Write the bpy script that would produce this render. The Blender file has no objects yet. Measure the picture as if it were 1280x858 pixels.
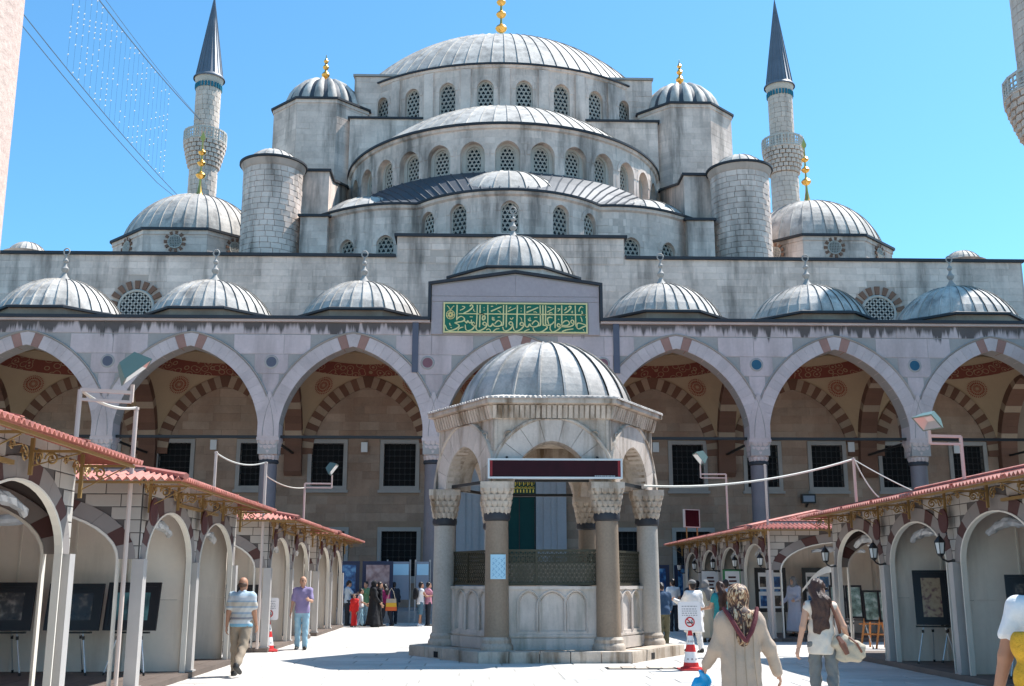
import bpy, bmesh, math, random
import numpy as np
from mathutils import Vector, Matrix
R_ = random.Random(7)
scn = bpy.context.scene
COL = scn.collection
rad = math.radians
PI = math.pi

# ---------------------------------------------------------------- camera
cam_d = bpy.data.cameras.new('camera')
cam = bpy.data.objects.new('camera', cam_d)
COL.objects.link(cam)
cam_d.sensor_width = 36.0
cam_d.lens = 37.97
cam_d.clip_start = 0.1
cam_d.clip_end = 6000
cam.location = (-1.6, 0.0, 1.65)
cam.rotation_euler = (rad(102.5), 0.0, -0.03)
scn.camera = cam

# ---------------------------------------------------------------- sky, sun, exposure
SUN = Vector((0.45, 0.265, 0.85)).normalized()
world = bpy.data.worlds.new('World')
scn.world = world
world.use_nodes = True
wn = world.node_tree.nodes
wl = world.node_tree.links
for n in list(wn):
    wn.remove(n)
sky = wn.new('ShaderNodeTexSky')
sky.sky_type = 'NISHITA'
sky.sun_disc = False
sky.sun_elevation = math.asin(SUN.z)
sky.sun_rotation = math.atan2(SUN.x, SUN.y)
sky.air_density = 1.0
sky.dust_density = 0.6
sky.ozone_density = 1.0
tint = wn.new('ShaderNodeMix')
tint.data_type = 'RGBA'
tint.blend_type = 'MULTIPLY'
tint.inputs[0].default_value = 1.0
tint.inputs[7].default_value = (0.52, 0.95, 1.12, 1)
bg = wn.new('ShaderNodeBackground')
bg.inputs['Strength'].default_value = 0.13
wo = wn.new('ShaderNodeOutputWorld')
wl.new(sky.outputs[0], tint.inputs[6])
wl.new(tint.outputs[2], bg.inputs['Color'])
wl.new(bg.outputs[0], wo.inputs['Surface'])
sd = bpy.data.lights.new('sun', 'SUN')
sd.energy = 5.0
sd.angle = rad(0.5)
sd.color = (1.0, 0.975, 0.94)
sun = bpy.data.objects.new('sun', sd)
COL.objects.link(sun)
sun.location = (60, 40, 120)
sun.rotation_euler = SUN.to_track_quat('Z', 'Y').to_euler()
scn.view_settings.view_transform = 'Standard'
scn.view_settings.look = 'None'
scn.view_settings.gamma = 1.0
scn.view_settings.exposure = 0.74

# ---------------------------------------------------------------- materials
def M(name, base, rough=0.8, var=0.18, scale=1.2, spread=0.0, per=None, fine=0.0, bump=0.0, bscale=20.0,
      stain=None, samt=0.0, sscale=0.5, metal=0.0, spec=0.4, local=False, base2=None, drip=None):
    m = bpy.data.materials.new(name)
    m.use_nodes = True
    nt = m.node_tree
    N, L = nt.nodes, nt.links
    b = N['Principled BSDF']
    b.inputs['Roughness'].default_value = rough
    b.inputs['Metallic'].default_value = metal
    b.inputs['Specular IOR Level'].default_value = spec
    if local:
        pos = N.new('ShaderNodeTexCoord').outputs['Object']
    else:
        pos = N.new('ShaderNodeNewGeometry').outputs['Position']
    def math_(op, a, c):
        n = N.new('ShaderNodeMath')
        n.operation = op
        for i, x in enumerate((a, c)):
            if isinstance(x, (int, float)):
                n.inputs[i].default_value = x
            else:
                L.new(x, n.inputs[i])
        return n.outputs[0]
    def noise(sc, det=5.0, stretch=None):
        t = N.new('ShaderNodeTexNoise')
        t.inputs['Scale'].default_value = sc
        t.inputs['Detail'].default_value = det
        t.inputs['Roughness'].default_value = 0.6
        if stretch:
            mp = N.new('ShaderNodeMapping')
            mp.inputs['Scale'].default_value = stretch
            L.new(pos, mp.inputs['Vector'])
            L.new(mp.outputs[0], t.inputs['Vector'])
        else:
            L.new(pos, t.inputs['Vector'])
        return t.outputs[0]
    n1 = noise(scale)
    val = math_('ADD', math_('MULTIPLY', math_('SUBTRACT', n1, 0.5), var * 3.0), 1.0)
    if fine:
        n2 = noise(scale * 14, 3.0)
        val = math_('ADD', val, math_('MULTIPLY', math_('SUBTRACT', n2, 0.5), fine * 3.0))
    if per:
        if per == 'obj':
            t = N.new('ShaderNodeObjectInfo').outputs['Random']
        else:
            a = N.new('ShaderNodeAttribute')
            a.attribute_name = 'tone'
            t = a.outputs['Fac']
        val = math_('ADD', val, math_('MULTIPLY', math_('SUBTRACT', t, 0.5), spread * 2.0))
    mul = N.new('ShaderNodeMix')
    mul.data_type = 'RGBA'
    mul.blend_type = 'MULTIPLY'
    mul.inputs[0].default_value = 1.0
    if base2:
        mb_ = N.new('ShaderNodeMix')
        mb_.data_type = 'RGBA'
        mb_.inputs[6].default_value = (*base, 1)
        mb_.inputs[7].default_value = (*base2, 1)
        if per:
            fm = math_('FRACT', math_('MULTIPLY', t, 7.31), 0)
        else:
            fm = noise(scale * 0.7, 2.0)
        L.new(fm, mb_.inputs[0])
        L.new(mb_.outputs[2], mul.inputs[6])
    else:
        mul.inputs[6].default_value = (*base, 1)
    cc = N.new('ShaderNodeCombineColor')
    for i in range(3):
        L.new(val, cc.inputs[i])
    L.new(cc.outputs[0], mul.inputs[7])
    col = mul.outputs[2]
    if stain:
        ns = noise(sscale, 6.0, (1.6, 1.6, 0.25))
        rp = N.new('ShaderNodeMapRange')
        rp.inputs[1].default_value = 0.49
        rp.inputs[2].default_value = 0.68
        rp.inputs[3].default_value = 0.0
        rp.inputs[4].default_value = samt
        L.new(ns, rp.inputs[0])
        sm = N.new('ShaderNodeMix')
        sm.data_type = 'RGBA'
        L.new(rp.outputs[0], sm.inputs[0])
        L.new(col, sm.inputs[6])
        sm.inputs[7].default_value = (*stain, 1)
        col = sm.outputs[2]
    if drip:   # (z_top, length, amount): water stains hanging below a ledge
        zt, ln, am = drip
        sx = N.new('ShaderNodeSeparateXYZ')
        L.new(pos, sx.inputs[0])
        nd = noise(1.5, 4.0, (2.2, 2.2, 0.02))
        nd2 = noise(0.35, 2.0, (1, 1, 0.02))
        reach = math_('MULTIPLY', math_('MULTIPLY', math_('SUBTRACT', nd, 0.30), nd2), ln * 6.0)
        depth = math_('SUBTRACT', zt, sx.outputs[2])
        f = math_('SUBTRACT', reach, depth)
        rp = N.new('ShaderNodeMapRange')
        rp.inputs[1].default_value = 0.0
        rp.inputs[2].default_value = ln * 0.35
        rp.inputs[4].default_value = am
        L.new(f, rp.inputs[0])
        sm = N.new('ShaderNodeMix')
        sm.data_type = 'RGBA'
        L.new(rp.outputs[0], sm.inputs[0])
        L.new(col, sm.inputs[6])
        sm.inputs[7].default_value = (0.035, 0.028, 0.022, 1)
        col = sm.outputs[2]
    L.new(col, b.inputs['Base Color'])
    if bump:
        nb = noise(bscale, 4.0)
        bp = N.new('ShaderNodeBump')
        bp.inputs['Strength'].default_value = bump
        bp.inputs['Distance'].default_value = 0.02
        L.new(nb, bp.inputs['Height'])
        L.new(bp.outputs[0], b.inputs['Normal'])
    return m

STAIN = (0.10, 0.09, 0.08)
m_hall = M('hall_stone', (0.72, 0.575, 0.485), 0.9, 0.38, 0.45, 0.10, 'attr', 0.10, 0.25, 9, STAIN, 0.80, 0.5)
m_hallo = M('hall_stone_block', (0.72, 0.575, 0.485), 0.9, 0.38, 0.45, 0.13, 'obj', 0.10, 0.25, 9, STAIN, 0.80, 0.5)
m_mort = M('mortar', (0.55, 0.44, 0.37), 0.95, 0.2, 0.6, stain=STAIN, samt=0.6, sscale=0.5)
m_plain = M('drum_stone', (0.72, 0.575, 0.485), 0.9, 0.40, 0.4, fine=0.12, bump=0.3, bscale=6, stain=STAIN, samt=0.8, sscale=0.5)
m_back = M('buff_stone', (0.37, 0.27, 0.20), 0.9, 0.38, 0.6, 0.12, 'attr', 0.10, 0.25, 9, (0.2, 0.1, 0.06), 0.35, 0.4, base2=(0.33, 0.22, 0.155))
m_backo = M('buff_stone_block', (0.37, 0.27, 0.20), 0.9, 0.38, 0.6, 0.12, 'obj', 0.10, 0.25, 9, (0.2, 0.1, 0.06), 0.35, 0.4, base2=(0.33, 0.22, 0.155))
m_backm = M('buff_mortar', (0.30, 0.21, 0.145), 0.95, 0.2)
m_marb = M('portico_marble', (0.56, 0.455, 0.43), 0.7, 0.21, 0.5, 0.07, 'obj', 0.08, 0.15, 8, (0.25, 0.2, 0.18), 0.5, 0.5, drip=(13.12, 0.7, 0.85))
m_marb2 = M('arch_marble', (0.54, 0.45, 0.42), 0.7, 0.22, 0.8, 0.07, 'obj', 0.08, 0.2, 8)
m_red = M('arch_red_stone', (0.33, 0.18, 0.14), 0.8, 0.2, 1.5, 0.1, 'obj', 0.1)
m_gran = M('granite', (0.19, 0.165, 0.17), 0.5, 0.15, 2.0, fine=0.12, bump=0.1, bscale=30)
m_lead = M('lead_sheet', (0.49, 0.445, 0.395), 0.66, 0.36, 1.3, 0.16, 'obj', 0.18, 0.5, 6, (0.20, 0.185, 0.17), 0.8, 1.1, spec=0.25)
m_leadd = M('lead_roof', (0.065, 0.07, 0.08), 0.6, 0.2, 0.8, fine=0.1, bump=0.25, bscale=5, metal=0.2)
m_edge = M('lead_coping', (0.032, 0.034, 0.04), 0.6, 0.2, 0.8)
m_gold = M('gilded_copper', (0.85, 0.50, 0.13), 0.28, 0.1, 3, metal=1.0)
m_glas = M('dark_glass', (0.008, 0.014, 0.018), 0.4, 0.3, 1.0, spec=0.2)
m_scr = M('plaster_screen', (0.52, 0.48, 0.42), 0.85, 0.12, 1.5, fine=0.1)
m_brick = M('burst_brick', (0.22, 0.12, 0.08), 0.9, 0.2, 1.5)
m_dark = M('dark_interior', (0.012, 0.012, 0.013), 0.9, 0.2, 1)
m_iron = M('black_iron', (0.02, 0.02, 0.02), 0.5, 0.2, 3)
m_cream = M('cream_plaster', (0.46, 0.33, 0.205), 0.9, 0.08, 0.6, fine=0.04)
m_brn1 = M('brown_arch_stone', (0.17, 0.085, 0.055), 0.9, 0.15, 1, 0.14, 'obj', 0.08)
m_brn2 = M('buff_arch_stone', (0.37, 0.27, 0.19), 0.9, 0.15, 1, 0.14, 'obj', 0.08)
m_frame = M('grey_window_marble', (0.36, 0.33, 0.30), 0.7, 0.15, 0.8, fine=0.06)
m_white = M('white_paint', (0.75, 0.74, 0.72), 0.6, 0.06, 2)

# ---------------------------------------------------------------- mesh helpers
class MB:
    def __init__(s):
        s.v, s.f, s.mi, s.tone, s.sm = [], [], [], [], []
    def add(s, vs, fs, mi=0, tone=0.5, sm=False):
        o = len(s.v)
        s.v.extend([tuple(p) for p in vs])
        for f in fs:
            s.f.append(tuple(o + i for i in f))
            s.mi.append(mi)
            s.tone.append(tone)
            s.sm.append(sm)
    def quad(s, a, b, c, d, mi=0, tone=0.5):
        s.add([a, b, c, d], [(0, 1, 2, 3)], mi, tone)
    def box(s, a, b, mi=0, tone=0.5, rz=0.0, piv=None, rx=0.0, ry=0.0):
        x0, y0, z0 = a
        x1, y1, z1 = b
        vs = [Vector(p) for p in ((x0, y0, z0), (x1, y0, z0), (x1, y1, z0), (x0, y1, z0), (x0, y0, z1), (x1, y0, z1), (x1, y1, z1), (x0, y1, z1))]
        if rz or rx or ry:
            pv = Vector(piv) if piv is not None else Vector(((x0 + x1) / 2, (y0 + y1) / 2, (z0 + z1) / 2))
            mt = Matrix.Rotation(rz, 3, 'Z') @ Matrix.Rotation(ry, 3, 'Y') @ Matrix.Rotation(rx, 3, 'X')
            vs = [mt @ (p - pv) + pv for p in vs]
        s.add(vs, [(0, 3, 2, 1), (4, 5, 6, 7), (0, 1, 5, 4), (1, 2, 6, 5), (2, 3, 7, 6), (3, 0, 4, 7)], mi, tone)
    def bar(s, p, q, w, mi=0, up=(0, 0, 1), h=None):
        p, q = Vector(p), Vector(q)
        d = (q - p).normalized()
        u = Vector(up)
        if abs(d.dot(u)) > 0.95:
            u = Vector((1, 0, 0))
        a = d.cross(u).normalized() * w / 2
        b = a.cross(d).normalized() * (h or w) / 2
        s.add([p - a - b, p + a - b, p + a + b, p - a + b, q - a - b, q + a - b, q + a + b, q - a + b],
              [(0, 3, 2, 1), (4, 5, 6, 7), (0, 1, 5, 4), (1, 2, 6, 5), (2, 3, 7, 6), (3, 0, 4, 7)], mi)
    def tube(s, pts, r, n=6, mi=0, cap=True):
        pts = [Vector(p) for p in pts]
        rs = r if isinstance(r, (list, tuple)) else [r] * len(pts)
        vs, fs = [], []
        prev = None
        for i, p in enumerate(pts):
            d = (pts[min(i + 1, len(pts) - 1)] - pts[max(i - 1, 0)]).normalized()
            if prev is None:
                u = Vector((0, 0, 1)) if abs(d.z) < 0.9 else Vector((1, 0, 0))
            else:
                u = prev
            a = (u - d * u.dot(d)).normalized()
            prev = a
            b = d.cross(a)
            for k in range(n):
                t = 2 * PI * k / n
                vs.append(p + (a * math.cos(t) + b * math.sin(t)) * rs[i])
        for i in range(len(pts) - 1):
            for k in range(n):
                k2 = (k + 1) % n
                fs.append((i * n + k, i * n + k2, (i + 1) * n + k2, (i + 1) * n + k))
        if cap:
            fs.append(tuple(range(n - 1, -1, -1)))
            fs.append(tuple(range((len(pts) - 1) * n, len(pts) * n)))
        s.add(vs, fs, mi, sm=True)
    def lathe(s, prof, n=24, c=(0, 0, 0), mi=0, a0=0.0, a1=2 * PI, sm=True, tone=0.5):
        full = abs(a1 - a0 - 2 * PI) < 1e-6
        m = n if full else n + 1
        vs, fs = [], []
        for r, z in prof:
            for k in range(m):
                t = a0 + (a1 - a0) * k / n
                vs.append((c[0] + r * math.cos(t), c[1] + r * math.sin(t), c[2] + z))
        for i in range(len(prof) - 1):
            for k in range(n):
                k2 = (k + 1) % m
                fs.append((i * m + k, i * m + k2, (i + 1) * m + k2, (i + 1) * m + k))
        s.add(vs, fs, mi, tone, sm)
    def prism(s, poly, vec, mi=0, tone=0.5):
        n = len(poly)
        p = [Vector(q) for q in poly]
        v = Vector(vec)
        s.add(p + [q + v for q in p], [tuple(range(n - 1, -1, -1)), tuple(range(n, 2 * n))] +
              [(i, (i + 1) % n, n + (i + 1) % n, n + i) for i in range(n)], mi, tone)
    def mesh(s, name, mats, sharp=35):
        me = bpy.data.meshes.new(name)
        me.from_pydata(s.v, [], s.f)
        for m in (mats if isinstance(mats, (list, tuple)) else [mats]):
            me.materials.append(m)
        if s.f:
            me.polygons.foreach_set('material_index', s.mi)
            me.polygons.foreach_set('use_smooth', s.sm)
            if any(t != 0.5 for t in s.tone):
                at = me.attributes.new('tone', 'FLOAT', 'FACE')
                at.data.foreach_set('value', s.tone)
        bm = bmesh.new()
        bm.from_mesh(me)
        bmesh.ops.recalc_face_normals(bm, faces=bm.faces)
        bm.to_mesh(me)
        bm.free()
        if any(s.sm):
            me.set_sharp_from_angle(angle=rad(sharp))
        me.update()
        return me

def link(name, me, parent=None, loc=None, rot=None):
    o = bpy.data.objects.new(name, me)
    COL.objects.link(o)
    if parent is not None:
        o.parent = parent
        if parent.parent is None and parent.type == 'EMPTY' and not parent.get('_local'):
            o.matrix_parent_inverse = Matrix.Translation(-parent.location)
    if loc is not None:
        o.location = loc
    if rot is not None:
        o.rotation_euler = rot
    return o
def part(name, mb, mats, parent=None, loc=None, rot=None):
    me = mb.mesh(name, mats) if isinstance(mb, MB) else mb
    return link(name, me, parent, loc, rot)
ROOTS = []
def thing(name, label, cat, loc=(0, 0, 0), group=None, local=False, rz=0.0):
    o = bpy.data.objects.new(name, None)
    COL.objects.link(o)
    o.location = loc
    o.rotation_euler.z = rz
    o.empty_display_size = 0.1
    o['label'] = label
    o['category'] = cat
    if group:
        o['group'] = group
    if local:
        o['_local'] = 1
    ROOTS.append(o)
    return o
def tag(o, label, cat, group=None):
    o['label'] = label
    o['category'] = cat
    if group:
        o['group'] = group
    return o
def dup(root, loc, rz=0.0, label=None):
    def cp(o, par):
        c = o.copy()
        COL.objects.link(c)
        if par is not None:
            c.parent = par
        for ch in list(o.children):
            cp(ch, c)
        return c
    r = cp(root, None)
    r.location = loc
    r.rotation_euler.z = rz
    if label:
        r['label'] = label
    return r
def stuff(o):
    o['kind'] = 'stuff'
    return o
def struct(name, mb, mats):
    o = part(name, mb, mats)
    o['kind'] = 'structure'
    return o

# ---- arches
def pt_arch(a, h):
    c = (h * h - a * a) / (2 * a)
    r = a + c
    fm = math.acos(c / r)
    top = lambda x: math.sqrt(max(0.0, r * r - (min(abs(x), a) + c) ** 2))
    def pt(t, w=0.0):
        f = (1 - abs(t)) * fm
        x, z = -c + (r + w) * math.cos(f), (r + w) * math.sin(f)
        if x < 0:
            x, z = 0.0, z
        return (math.copysign(x, t) if t else 0.0, z)
    return top, pt
def el_arch(a, h):
    top = lambda x: h * math.sqrt(max(0.0, 1 - (min(abs(x), a) / a) ** 2))
    pt = lambda t, w=0.0: ((a + w) * math.sin(t * PI / 2), (h + w) * math.cos(t * PI / 2))
    return top, pt
def flat_map(o, u, n):
    o, u, n = Vector(o), Vector(u), Vector(n)
    return lambda a, v, d=0.0: o + u * a + n * d + Vector((0, 0, v))
def cyl_map(cx, cy, R):
    return lambda a, v, d=0.0: Vector((cx + (R - d) * math.sin(a / R), cy - (R - d) * math.cos(a / R), v))
def op(uc, a, sill, spring, top=None):
    return dict(u=uc, a=a, s=sill, v=spring, top=top or (lambda x: 0.0))
def sheet(mb, f, u0, u1, v0, v1, ops=(), depth=0.3, du=None, mi=0, rmi=0, sub=10):
    bp = {u0, u1}
    for o in ops:
        for k in range(sub + 1):
            u = o['u'] - o['a'] * math.cos(PI * k / sub)
            bp.add(min(max(u, u0), u1))
    if du:
        n = int((u1 - u0) / du) + 1
        for k in range(n + 1):
            bp.add(u0 + (u1 - u0) * k / n)
    bs = sorted(bp)
    bs = [b for i, b in enumerate(bs) if i == 0 or b - bs[i - 1] > 1e-5]
    for a, b in zip(bs, bs[1:]):
        m = (a + b) / 2
        ins = sorted([o for o in ops if abs(m - o['u']) < o['a']], key=lambda o: o['v'])
        la, lb = v0, v0
        for o in ins:
            s = v0 if o['s'] is None else o['s']
            if s > la + 1e-5:
                mb.quad(f(a, la), f(b, lb), f(b, s), f(a, s), mi)
            la = o['v'] + o['top'](a - o['u'])
            lb = o['v'] + o['top'](b - o['u'])
        if v1 > max(la, lb) + 1e-5:
            mb.quad(f(a, la), f(b, lb), f(b, v1), f(a, v1), mi)
    for o in ops:
        s = v0 if o['s'] is None else o['s']
        pl = [(o['u'] - o['a'], s)]
        for k in range(sub + 1):
            x = -o['a'] * math.cos(PI * k / sub)
            pl.append((o['u'] + x, o['v'] + o['top'](x)))
        pl.append((o['u'] + o['a'], s))
        if o['s'] is not None:
            pl.append(pl[0])
        for (a, c), (b, d) in zip(pl, pl[1:]):
            mb.quad(f(a, c), f(b, d), f(b, d, depth), f(a, c, depth), rmi)
def blocks(f, u0, u1, v0, v1, ch, lmin, lmax, ops=(), margin=0.0, joint=0.008, proud=0.018, rnd=R_, jit=0.012, back=0.01):
    """list of (area, MB) stone blocks laid in courses, clear of the openings"""
    out = []
    n = max(1, round((v1 - v0) / ch))
    ch = (v1 - v0) / n
    for i in range(n):
        a, b = v0 + i * ch, v0 + (i + 1) * ch
        m = (a + b) / 2
        free = [(u0, u1)]
        for o in ops:
            s = v0 if o['s'] is None else o['s']
            best = 0.0
            for vv in (a, m, b):
                if vv <= s - margin or vv > o['v'] + o['top'](0) + margin:
                    continue
                if vv <= o['v']:
                    w = o['a'] + margin
                else:
                    w = 0.0
                    for k in range(21):
                        x = o['a'] * k / 20
                        if o['v'] + o['top'](x) + margin >= vv:
                            w = x + margin * 0.8
                best = max(best, w)
            if best > 0:
                nf = []
                for p, q in free:
                    l, r = o['u'] - best, o['u'] + best
                    if r <= p or l >= q:
                        nf.append((p, q))
                    else:
                        if l - p > 0.08:
                            nf.append((p, l))
                        if q - r > 0.08:
                            nf.append((r, q))
                free = nf
        for p, q in free:
            x = p
            first = True
            while x < q - 1e-4:
                l = rnd.uniform(lmin, lmax) * (rnd.uniform(0.4, 1) if first else 1)
                first = False
                e = x + l
                if q - e < lmin * 0.6:
                    e = q
                pr = -(proud + rnd.uniform(-jit, jit))
                j = joint / 2
                A, B, Cc, D = x + j, e - j, a + j, b - j
                if B - A > 0.03:
                    mb = MB()
                    iv = min(0.012, (D - Cc) * 0.1)
                    vs = [f(A, Cc, -back), f(B, Cc, -back), f(B, D, -back), f(A, D, -back), f(A + iv, Cc + iv, pr), f(B - iv, Cc + iv, pr), f(B - iv, D - iv, pr), f(A + iv, D - iv, pr)]
                    mb.add(vs, [(4, 5, 6, 7), (0, 1, 5, 4), (1, 2, 6, 5), (2, 3, 7, 6), (3, 0, 4, 7)], 0, rnd.random())
                    out.append(((B - A) * (D - Cc), mb))
                x = e
    return out
def merge(lst):
    m = MB()
    for x in lst:
        o = len(m.v)
        m.v.extend(x.v)
        m.f.extend(tuple(o + i for i in f) for f in x.f)
        m.mi.extend(x.mi)
        m.tone.extend(x.tone)
        m.sm.extend(x.sm)
    return m
def lay(bl, parent, m_obj, m_attr, n_obj=0, name='stone_block', rest='masonry', key=None):
    bl = sorted(bl, key=key or (lambda t: -t[0]))
    for a, mb in bl[:n_obj]:
        part(name, mb, m_obj, parent)
    if bl[n_obj:]:
        stuff(part(rest, merge([b for a, b in bl[n_obj:]]), m_attr, parent))
def voussoirs(f, uc, v, pt, w, n, d0, d1, gap=0.02, w_in=0.0):
    """wedge stones round an arch; d0 front depth, d1 back depth"""
    out = []
    for i in range(n):
        t0, t1 = -1 + 2 * i / n, -1 + 2 * (i + 1) / n
        g = gap / n / 0.6
        t0 += g
        t1 -= g
        ts = [t0, (t0 + t1) / 2, t1]
        inn = [pt(t, w_in) for t in ts]
        ou = [pt(t, w) for t in reversed(ts)]
        poly = inn + ou
        mb = MB()
        fr = [f(uc + x, v + z, d0) for x, z in poly]
        bk = [f(uc + x, v + z, d1) for x, z in poly]
        k = len(poly)
        mb.add(fr + bk, [tuple(range(k)), tuple(range(2 * k - 1, k - 1, -1))] + [(j, k + j, k + (j + 1) % k, (j + 1) % k) for j in range(k)])
        out.append(mb)
    return out

# ---- domes
def cap_prof(R, h, n=8, r0=0.0):
    rho = (R * R + h * h) / (2 * h)
    zc = h - rho
    a1 = math.asin(min(1, R / rho))
    if h > R:
        a1 = PI - a1
    return [(rho * math.sin(a1 * (1 - i / n) ) if i < n else r0, zc + rho * math.cos(a1 * (1 - i / n))) for i in range(n + 1)]
_gore = {}
def gore_mesh(R, h, n, t0, t1, seam=0.05, bulge=0.0):
    k = (round(R, 3), round(h, 3), n, t0, t1, seam, bulge)
    if k in _gore:
        return _gore[k]
    rho = (R * R + h * h) / (2 * h)
    zc = h - rho
    amax = math.asin(min(1, R / rho))
    if h > R:
        amax = PI - amax
    st = 7
    w = 2 * PI / n
    sw = min(0.35 * w, 0.055 / R)
    if bulge:
        cols = [(w * j / 6, bulge * math.sin(PI * j / 6) - bulge * 0.6) for j in range(7)]
    else:
        cols = [(0, seam), (sw, seam), (sw * 1.15, 0.0), (w * 0.995, 0.0), (w * 0.995, -0.05)]
    mb = MB()
    vs, fs = [], []
    for i in range(st + 1):
        t = t0 + (t1 - t0) * i / st
        a = amax * (1 - t)
        for ang, e in cols:
            fade = min(1.0, math.sin(a) / math.sin(amax) * 3) if amax < 1.6 else 1.0
            rr = rho + e * fade
            x = rr * math.sin(a)
            vs.append((x * math.cos(ang), x * math.sin(ang), zc + rr * math.cos(a)))
    nc = len(cols)
    for i in range(st):
        for j in range(nc - 1):
            fs.append((i * nc + j, i * nc + j + 1, (i + 1) * nc + j + 1, (i + 1) * nc + j))
    if t0 == 0:   # lower lip
        b = len(vs)
        for j in range(nc):
            x, y, z = vs[j]
            vs.append((x, y, z - 0.10))
        for j in range(nc - 1):
            fs.append((j, b + j, b + j + 1, j + 1))
    mb.add(vs, fs, 0, sm=bool(bulge))
    me = mb.mesh('lead_panel', m_lead)
    _gore[k] = me
    return me
def lead_dome(root, c, R, h, n, rows=((0.0, 0.5), (0.5, 0.97)), seam=0.05, bulge=0.0, front=PI, name='dome', mat=None):
    mb = MB()
    pr = [(r * 0.992, z - 0.05) for r, z in cap_prof(R, h, 10)]
    mb.lathe(pr, 40)
    d = part(name, mb, mat or m_leadd, root, loc=c)
    for t0, t1 in rows:
        me = gore_mesh(R, h, n, t0, t1, seam, bulge)
        for k in range(n):
            a = 2 * PI * k / n
            if abs((a + PI / n - 1.5 * PI + PI) % (2 * PI) - PI) <= front:
                o = bpy.data.objects.new('lead_panel', me)
                COL.objects.link(o)
                o.parent = d
                o.rotation_euler.z = a
    return d
def finial_mb(kind, s=1.0):
    mb = MB()
    if kind == 'gold':
        mb.lathe([(0.42, 0), (0.30, 0.12), (0.16, 0.5), (0.09, 0.9)], 12)
        mb.lathe([(0.09, 0.9), (0.07, 1.2), (0.07, 1.35)], 10)
        z = 1.3
        for r in (0.30, 0.26, 0.24):
            mb.lathe([(0.05, z), (r * 0.75, z + r * 0.35), (r, z + r * 0.8), (r * 0.75, z + r * 1.2), (0.07, z + r * 1.6), (0.05, z + r * 2.6)], 12)
            z += r * 2.6
        mb.lathe([(0.05, z), (0.045, z + 0.25)], 8)
        leaf = [(0, z + 0.2), (0.13, z + 0.38), (0.15, z + 0.5), (0.08, z + 0.68), (0, z + 0.9), (-0.08, z + 0.68), (-0.15, z + 0.5), (-0.13, z + 0.38)]
        mb.prism([(x, -0.025, y) for x, y in leaf], (0, 0.05, 0))
    elif kind == 'short':
        mb.lathe([(0.50, 0), (0.26, 0.14), (0.10, 0.38)], 12)
        z = 0.33
        for r in (0.25, 0.19, 0.15):
            mb.lathe([(0.07, z), (r * 0.8, z + r * 0.4), (r, z + r * 0.9), (r * 0.7, z + r * 1.4), (0.06, z + r * 1.9), (0.05, z + r * 2.2)], 12)
            z += r * 2.2
        mb.lathe([(0.04, z), (0.02, z + 0.2), (0, z + 0.25)], 8)
    else:   # grey lead finial with a pierced disc
        mb.lathe([(0.34, 0), (0.26, 0.10), (0.12, 0.28), (0.07, 0.42), (0.15, 0.52), (0.16, 0.60), (0.07, 0.72), (0.05, 0.84), (0.11, 0.92), (0.11, 0.98), (0.04, 1.06), (0.03, 1.22)], 12)
        ring = [(0.13 * math.cos(2 * PI * k / 10), 0, 1.36 + 0.15 * math.sin(2 * PI * k / 10)) for k in range(11)]
        mb.tube(ring, 0.03, 5)
    if s != 1.0:
        mb.v = [(x * s, y * s, z * s) for x, y, z in mb.v]
    return mb
# ================================================================ ground
m_pave = M('paving_marble', (0.56, 0.525, 0.48), 0.65, 0.20, 0.5, 0.12, 'obj', 0.06, 0.12, 12, (0.40, 0.37, 0.33), 0.55, 0.7)
m_pavea = M('paving_marble_far', (0.56, 0.525, 0.48), 0.65, 0.20, 0.5, 0.12, 'attr', 0.06, 0.12, 12, (0.40, 0.37, 0.33), 0.55, 0.7)
m_joint = M('paving_joint', (0.36, 0.33, 0.29), 0.95, 0.2, 2)
m_land = M('ground_earth', (0.30, 0.28, 0.25), 0.95, 0.2, 0.05)
g = MB()
for i in range(24):
    for j in range(24):
        xs = [-3000 + 250 * i, -2750 + 250 * i]
        ys = [-3000 + 250 * j, -2750 + 250 * j]
        g.quad((xs[0], ys[0], -0.03), (xs[1], ys[0], -0.03), (xs[1], ys[1], -0.03), (xs[0], ys[1], -0.03))
struct('ground', g, m_land)
g = MB()
g.box((-26, -6, -0.2), (26, 46.9, -0.004))
court = struct('courtyard_pavement', g, m_joint)
slabs = []
y = -5.0
while y < 46.6:
    d = R_.uniform(0.62, 1.0)
    if y + d > 46.85:
        d = 46.85 - y
    x = -25.5 + R_.uniform(-0.5, 0)
    while x < 25.5:
        l = R_.uniform(0.9, 1.9)
        if not (abs(x + l / 2) < 1.9 and abs(y + d / 2 - 26.1) < 1.9):
            gp = 0.012
            mb = MB()
            h = R_.uniform(0.0, 0.006)
            A = (x + gp, y + gp)
            B = (x + l - gp, y + d - gp)
            e = 0.012
            t = [R_.uniform(-0.002, 0.002) for _ in range(4)]
            mb.add([(A[0], A[1], -0.01), (B[0], A[1], -0.01), (B[0], B[1], -0.01), (A[0], B[1], -0.01),
                    (A[0] + e, A[1] + e, h + t[0]), (B[0] - e, A[1] + e, h + t[1]), (B[0] - e, B[1] - e, h + t[2]), (A[0] + e, B[1] - e, h + t[3])],
                   [(4, 5, 6, 7), (0, 1, 5, 4), (1, 2, 6, 5), (2, 3, 7, 6), (3, 0, 4, 7)], 0, R_.random())
            inview = abs(x + l / 2 + 1.6 - 0.03 * y) < 0.5 * y + 0.5 and y > 15.5
            slabs.append((0 if not inview else 1000 - y, mb))
        x += l
    y += d
lay(slabs, court, m_pave, m_pavea, 300, 'paving_slab', 'far_paving')

# ================================================================ the mosque
mosque = thing('mosque', 'grey stone domed prayer hall rising in tiers above the arcade', 'mosque', (0, 55, 0))
W = 0.42
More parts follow.
